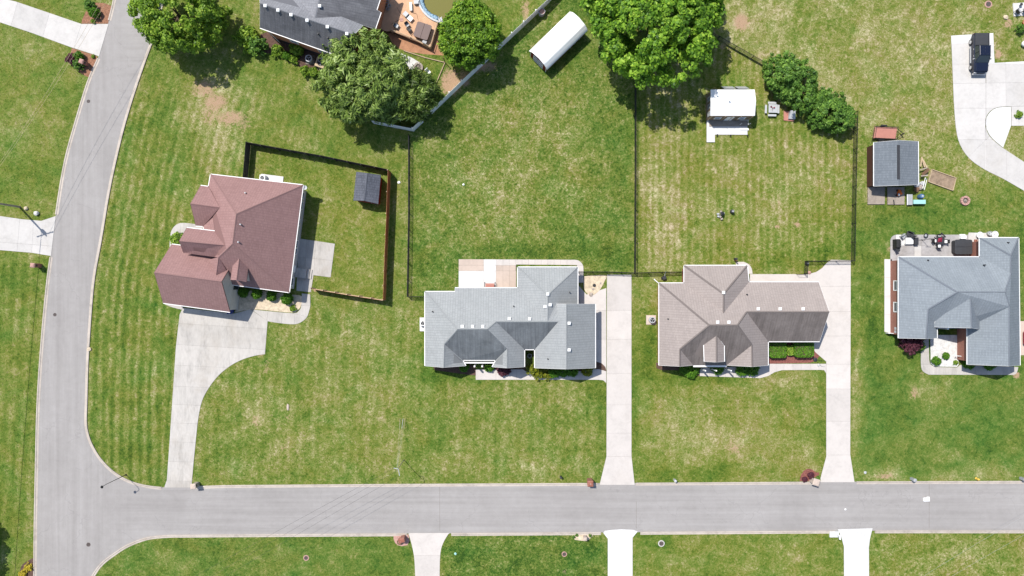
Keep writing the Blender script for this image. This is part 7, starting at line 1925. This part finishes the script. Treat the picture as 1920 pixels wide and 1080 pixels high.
MB().tube([P(1236, 532, .2), P(1227, 524, .08)], .06, 6).build('pipe', M['white'], t); MB().lathe([(.09, -.05), (.09, .05), (.07, .05)], P(1227, 524, .08), 8).build('end_cap', M['gutter'], t)
q = P(1511.5, 494); t = thing('gate_motor', 'dark round fixture at the fence corner by the driveway', 'fixture', tuple(q)); MB().lathe([(.22, 0), (.24, .3), (.2, .5), (.02, .55)], q, 14).build('drum', M['dark'], t); MB().lathe([(.1, .53), (.1, .7), (.02, .72)], q, 10).build('cap', M['grey'], t)
q = P(1517, 511); o = lump('garden_stone', 'pinkish stone beside the open gate', 'rock', 1517, 511, .26, 'redstone', .6, 50)
q = P(1377.5, 489); t = thing('garden_post', 'dark thin post at the back door pad of the taupe house', 'post', tuple(q)); MB().tube([q, q + Vector((0, 0, 1.1))], .09, 6).build('post', M['woodbrown'], t); MB().box((q.x, q.y + .25, .4), (.3, .25, .8)).build('box', M['dark'], t)
q = P(1528, 674); t = thing('flag_hanger', 'slim pole with a dark disc base and a side arm at the hedge end', 'pole', tuple(q))
MB().lathe([(.3, 0.02), (.28, .14), (.04, .18)], q, 14).build('base', M['dark'], t); MB().tube([q, q + Vector((0, 0, 2.2))], .03, 6).build('pole', M['dark'], t); MB().tube([q + Vector((0, 0, 2.2)), q + Vector((.45, 0, 2.2))], .02, 5).build('arm', M['dark'], t)
q = P(993, 667); t = thing('wreath', 'wire ring ornament standing in the entrance recess of the grey house', 'ornament', tuple(q))
rg = MB(); pts = [(q.x + .28 * math.cos(a), q.y + .28 * math.sin(a), .3) for a in np.linspace(0, 6.28, 15)]; rg.tube(pts, .05, 6); rg.build('ring', M['palegrey'], t); MB().lathe([(.15, 0), (.15, .3), (.02, .32)], q, 12).build('stand', M['dark'], t)

# deck clutter --------------------------------------------------------------------------
def on_deck(px, py): return P(px, py, dkz)
q = on_deck(766, 33); t = thing('lounge_chair', 'pale reclining lounger with grey back on the orange deck', 'lounger', (q.x, q.y, dkz))
rz = -.75; ca, sa = math.cos(rz), math.sin(rz)
for c, s_, nm, m_ in (((.3, 0, .36), (.85, .62, .08), 'seat', 'white'), ((-.42, 0, .55), (.62, .62, .1), 'backrest', 'palegrey'), ((-.15, 0, .44), (.32, .56, .08), 'cushion', 'dark')):
    MB().box((q.x + c[0] * ca - c[1] * sa, q.y + c[0] * sa + c[1] * ca, dkz + c[2]), s_, rz).build(nm, M[m_], t, bevel=.02)
for sx in (-.55, .65):
    for sy in (-.25, .25): MB().tube([(q.x + sx * ca - sy * sa, q.y + sx * sa + sy * ca, dkz), (q.x + sx * ca - sy * sa, q.y + sx * sa + sy * ca, dkz + .34)], .025, 5).build('leg', M['grey'], t)
chair('dark wire chair beside the brown-covered hot tub', 766, 53, .6, 'palegrey', 'black', .5, 'dark deck chairs', None, dkz)
chair('dark chair tucked at the near rail of the orange deck', 770, 62, 2.3, 'dark', 'dark', .5, 'dark deck chairs', None, dkz)
chair('curved dark chair near the house corner of the orange deck', 746, 55, 1.1, 'palegrey', 'black', .55, 'dark deck chairs', None, dkz)
chair('steel-framed deck chair in the shade of the brick wall', 718, 22, .3, 'palegrey', 'grey', .55, 'shaded deck chairs', None, dkz)
for i, (x, y, m_) in enumerate(((727, 5, 'grey'), (731, 12, 'palegrey'), (728, 18, 'grey'), (723, 12, 'dark'))):
    q = on_deck(x, y); t = thing('plant_pot', ('grey pot farthest from the lounger, shaded deck', 'pale pot at the sunny edge of the shaded deck group', 'grey pot nearest the steel chair, shaded deck', 'dark pot against the brick wall, shaded deck')[i], 'pot', (q.x, q.y, dkz), 'pots in the shade on the deck')
    MB().lathe([(.14, 0), (.2, .34), (.23, .36), (.18, .36), (.16, .28), (.01, .27)], q, 12).build('pot', M[m_], t); MB().lathe([(.15, .3), (.01, .33)], q, 8).build('soil', M['soilbed'], t)
for i, (x, y, w, h, rz, m_, lb) in enumerate(((753, 37, .45, .5, .1, 'redstone', 'flat pinkish mat on the orange deck'), (771, 14, .3, 1.1, .05, 'white', 'long white cushion box on the orange deck'), (781, 6, .6, .5, .1, 'palegrey', 'pale step box at the pool end of the deck'), (797, 80.5, .55, .42, -.4, 'grey', 'grey box at the corner of the deck rail'))):
    q = on_deck(x, y); t = thing(('door_mat', 'cushion_box', 'step_box', 'deck_box')[i], lb, ('mat', 'box', 'step', 'box')[i], (q.x, q.y, dkz)); hh = (.04, .35, .4, .5)[i]
    MB().box((q.x, q.y, dkz + hh / 2 + .003), (w, h, hh), rz).build('body', M[m_], t, bevel=.01)
    if i: MB().box((q.x, q.y, dkz + hh + .03), (w * 1.05, h * 1.03, .05), rz).build('lid', M[m_], t)
def cord(label, pts, mat, z, r=.02):
    o = MB().tube([P(x, y, z) for x, y in smooth_line(pts, 4)], r, 5).build('cord', M[mat]); tag(o, label, 'cord')
cord('dark cord lying across the orange deck to the lounger', [(744, 13), (749, 22), (757, 32)], 'dark', dkz + .03)
cord('brown cord lying from the deck edge to the mat', [(733, 46), (742, 40), (753, 35)], 'woodbrown', dkz + .03)
cord('brown cord bending near the hot tub', [(775, 25), (781, 26), (784, 38)], 'woodbrown', dkz + .03)
t = thing('timber_rail', 'long pale timber edging round the fire ring grass', 'edging', tuple(P(834, 117)))
for a_, b_ in (((757, 95), (797, 108)), ((797, 108), (834, 117)), ((834, 118), (817, 158))):
    MB().tube([P(*a_, .12), P(*b_, .12)], .07, 6).build('timber', M['woodpale'], t)
q = P(834, 117); MB().tube([q, q + Vector((0, 0, 2.0))], .06, 6).build('post', M['woodbrown'], t)
q = P(804, 137); t = thing('lawn_chair', 'white plastic chair on the grass beside the fire ring', 'chair', tuple(q))
MB().box((q.x, q.y, .42), (.55, .5, .06), -.7).build('seat', M['white'], t, bevel=.02); MB().box((q.x - .28, q.y + .26, .72), (.5, .07, .6), .75).build('backrest', M['white'], t, bevel=.02)
for sx in (-.22, .22):
    for sy in (-.2, .2): MB().tube([(q.x + sx, q.y + sy, 0), (q.x + sx * .9, q.y + sy * .9, .4)], .025, 5).build('leg', M['white'], t)
# furnished white slab in the top right corner
q = P(1912, 18); slabo = MB().box((q.x, q.y, .06), (1.9, 1.8, .12), .08).build('concrete_pad', M['drive_white']); tag(slabo, 'white concrete pad with furniture at the top corner', None, None, 'structure'); EXCL.append([(1894, 5), (1930, 5), (1930, 33), (1894, 33)])
chair('grey chair at the outer corner of the furnished white slab', 1904, 24, 2.2, 'grey', 'dark', .62, 'chairs on the white slab', None, .12)
chair('dark chair at the frame edge of the furnished white slab', 1918, 23, 2.6, 'dark', 'dark', .6, 'chairs on the white slab', None, .12)
q = P(1910, 11); t = thing('side_table', 'small round dark table on the furnished white slab', 'table', (q.x, q.y, .12)); MB().lathe([(.2, .5), (.2, .54), (.01, .55)], q, 12).build('tabletop', M['dark'], t); MB().tube([q + Vector((0, 0, .12)), q + Vector((0, 0, .5))], .04, 6).build('stem', M['dark'], t)
q = P(1919, 43); t = thing('terracotta_pot', 'orange terracotta pot at the right edge of the turf', 'pot', tuple(q)); MB().lathe([(.2, 0), (.34, .3), (.36, .34), (.28, .34), (.25, .25), (.01, .24)], q, 16).build('pot', M['terracotta'], t); MB().lathe([(.24, .27), (.01, .30)], q, 10).build('soil', M['soilbed'], t)
q = P(1922, 84); t = thing('propane_cylinder', 'white propane tank lying at the right edge of the turf', 'tank', tuple(q)); MB().loft([[(q.x + x, q.y + r * math.cos(a), .42 + r * math.sin(a)) for a in np.linspace(0, 5.85, 14)] for x, r in ((-.75, .05), (-.68, .25), (-.5, .38), (.9, .38), (1.1, .1))]).build('tank', M['white'], t, smooth=True)
for s_ in (-.35, .7): MB().box((q.x + s_, q.y, .05), (.1, .7, .1)).build('foot', M['grey'], t)

# ---------------------------------------------------------------- grass blades standing on the turf (nobody could count them)
def grass(n=330000):
    r = np.random.default_rng(77)
    px = r.uniform(-60, 1980, n); py = r.uniform(-50, 1130, n)
    ok = np.ones(n, bool)
    for poly in EXCL:
        a = np.array(poly); x0, y0 = a.min(0); x1, y1 = a.max(0)
        i = np.nonzero(ok & (px > x0) & (px < x1) & (py > y0) & (py < y1))[0]
        if len(i): ok[i[in_poly(px[i], py[i], poly)]] = False
    dry, clump, amp, ph, hue, bare = lawn_maps(px, py)
    ok &= r.uniform(0, 1, n) > bare * 1.1
    px, py, clump = px[ok], py[ok], clump[ok]; n = len(px)
    x, y = (px - 960) / S, (540 - py) / S
    L = r.uniform(.05, .15, n) * (0.7 + .6 * clump); w = r.uniform(.025, .06, n); a = r.uniform(0, 6.283, n); tl = r.uniform(.35, 1.2, n)
    dx, dy = np.cos(a), np.sin(a)
    v = np.empty((n, 3, 3))
    v[:, 0] = np.stack([x - dy * w, y + dx * w, np.full(n, -.004)], 1)
    v[:, 1] = np.stack([x + dy * w, y - dx * w, np.full(n, -.004)], 1)
    v[:, 2] = np.stack([x + dx * L * np.sin(tl), y + dy * L * np.sin(tl), L * np.cos(tl)], 1)
    me = bpy.data.meshes.new('grass')
    me.vertices.add(3 * n); me.vertices.foreach_set('co', v.astype(np.float32).ravel())
    me.loops.add(3 * n); me.loops.foreach_set('vertex_index', np.arange(3 * n, dtype=np.int32))
    me.polygons.add(n); me.polygons.foreach_set('loop_start', np.arange(0, 3 * n, 3, dtype=np.int32))
    me.update(calc_edges=True)
    set_maps(me, np.repeat(px, 3), np.repeat(py, 3), np.repeat(r.normal(0, .5, n), 3))
    me.materials.append(M['turf'])
    o = bpy.data.objects.new('grass', me); C.objects.link(o)
    tag(o, 'blades of grass standing all over the turf', None, None, 'stuff')
grass()
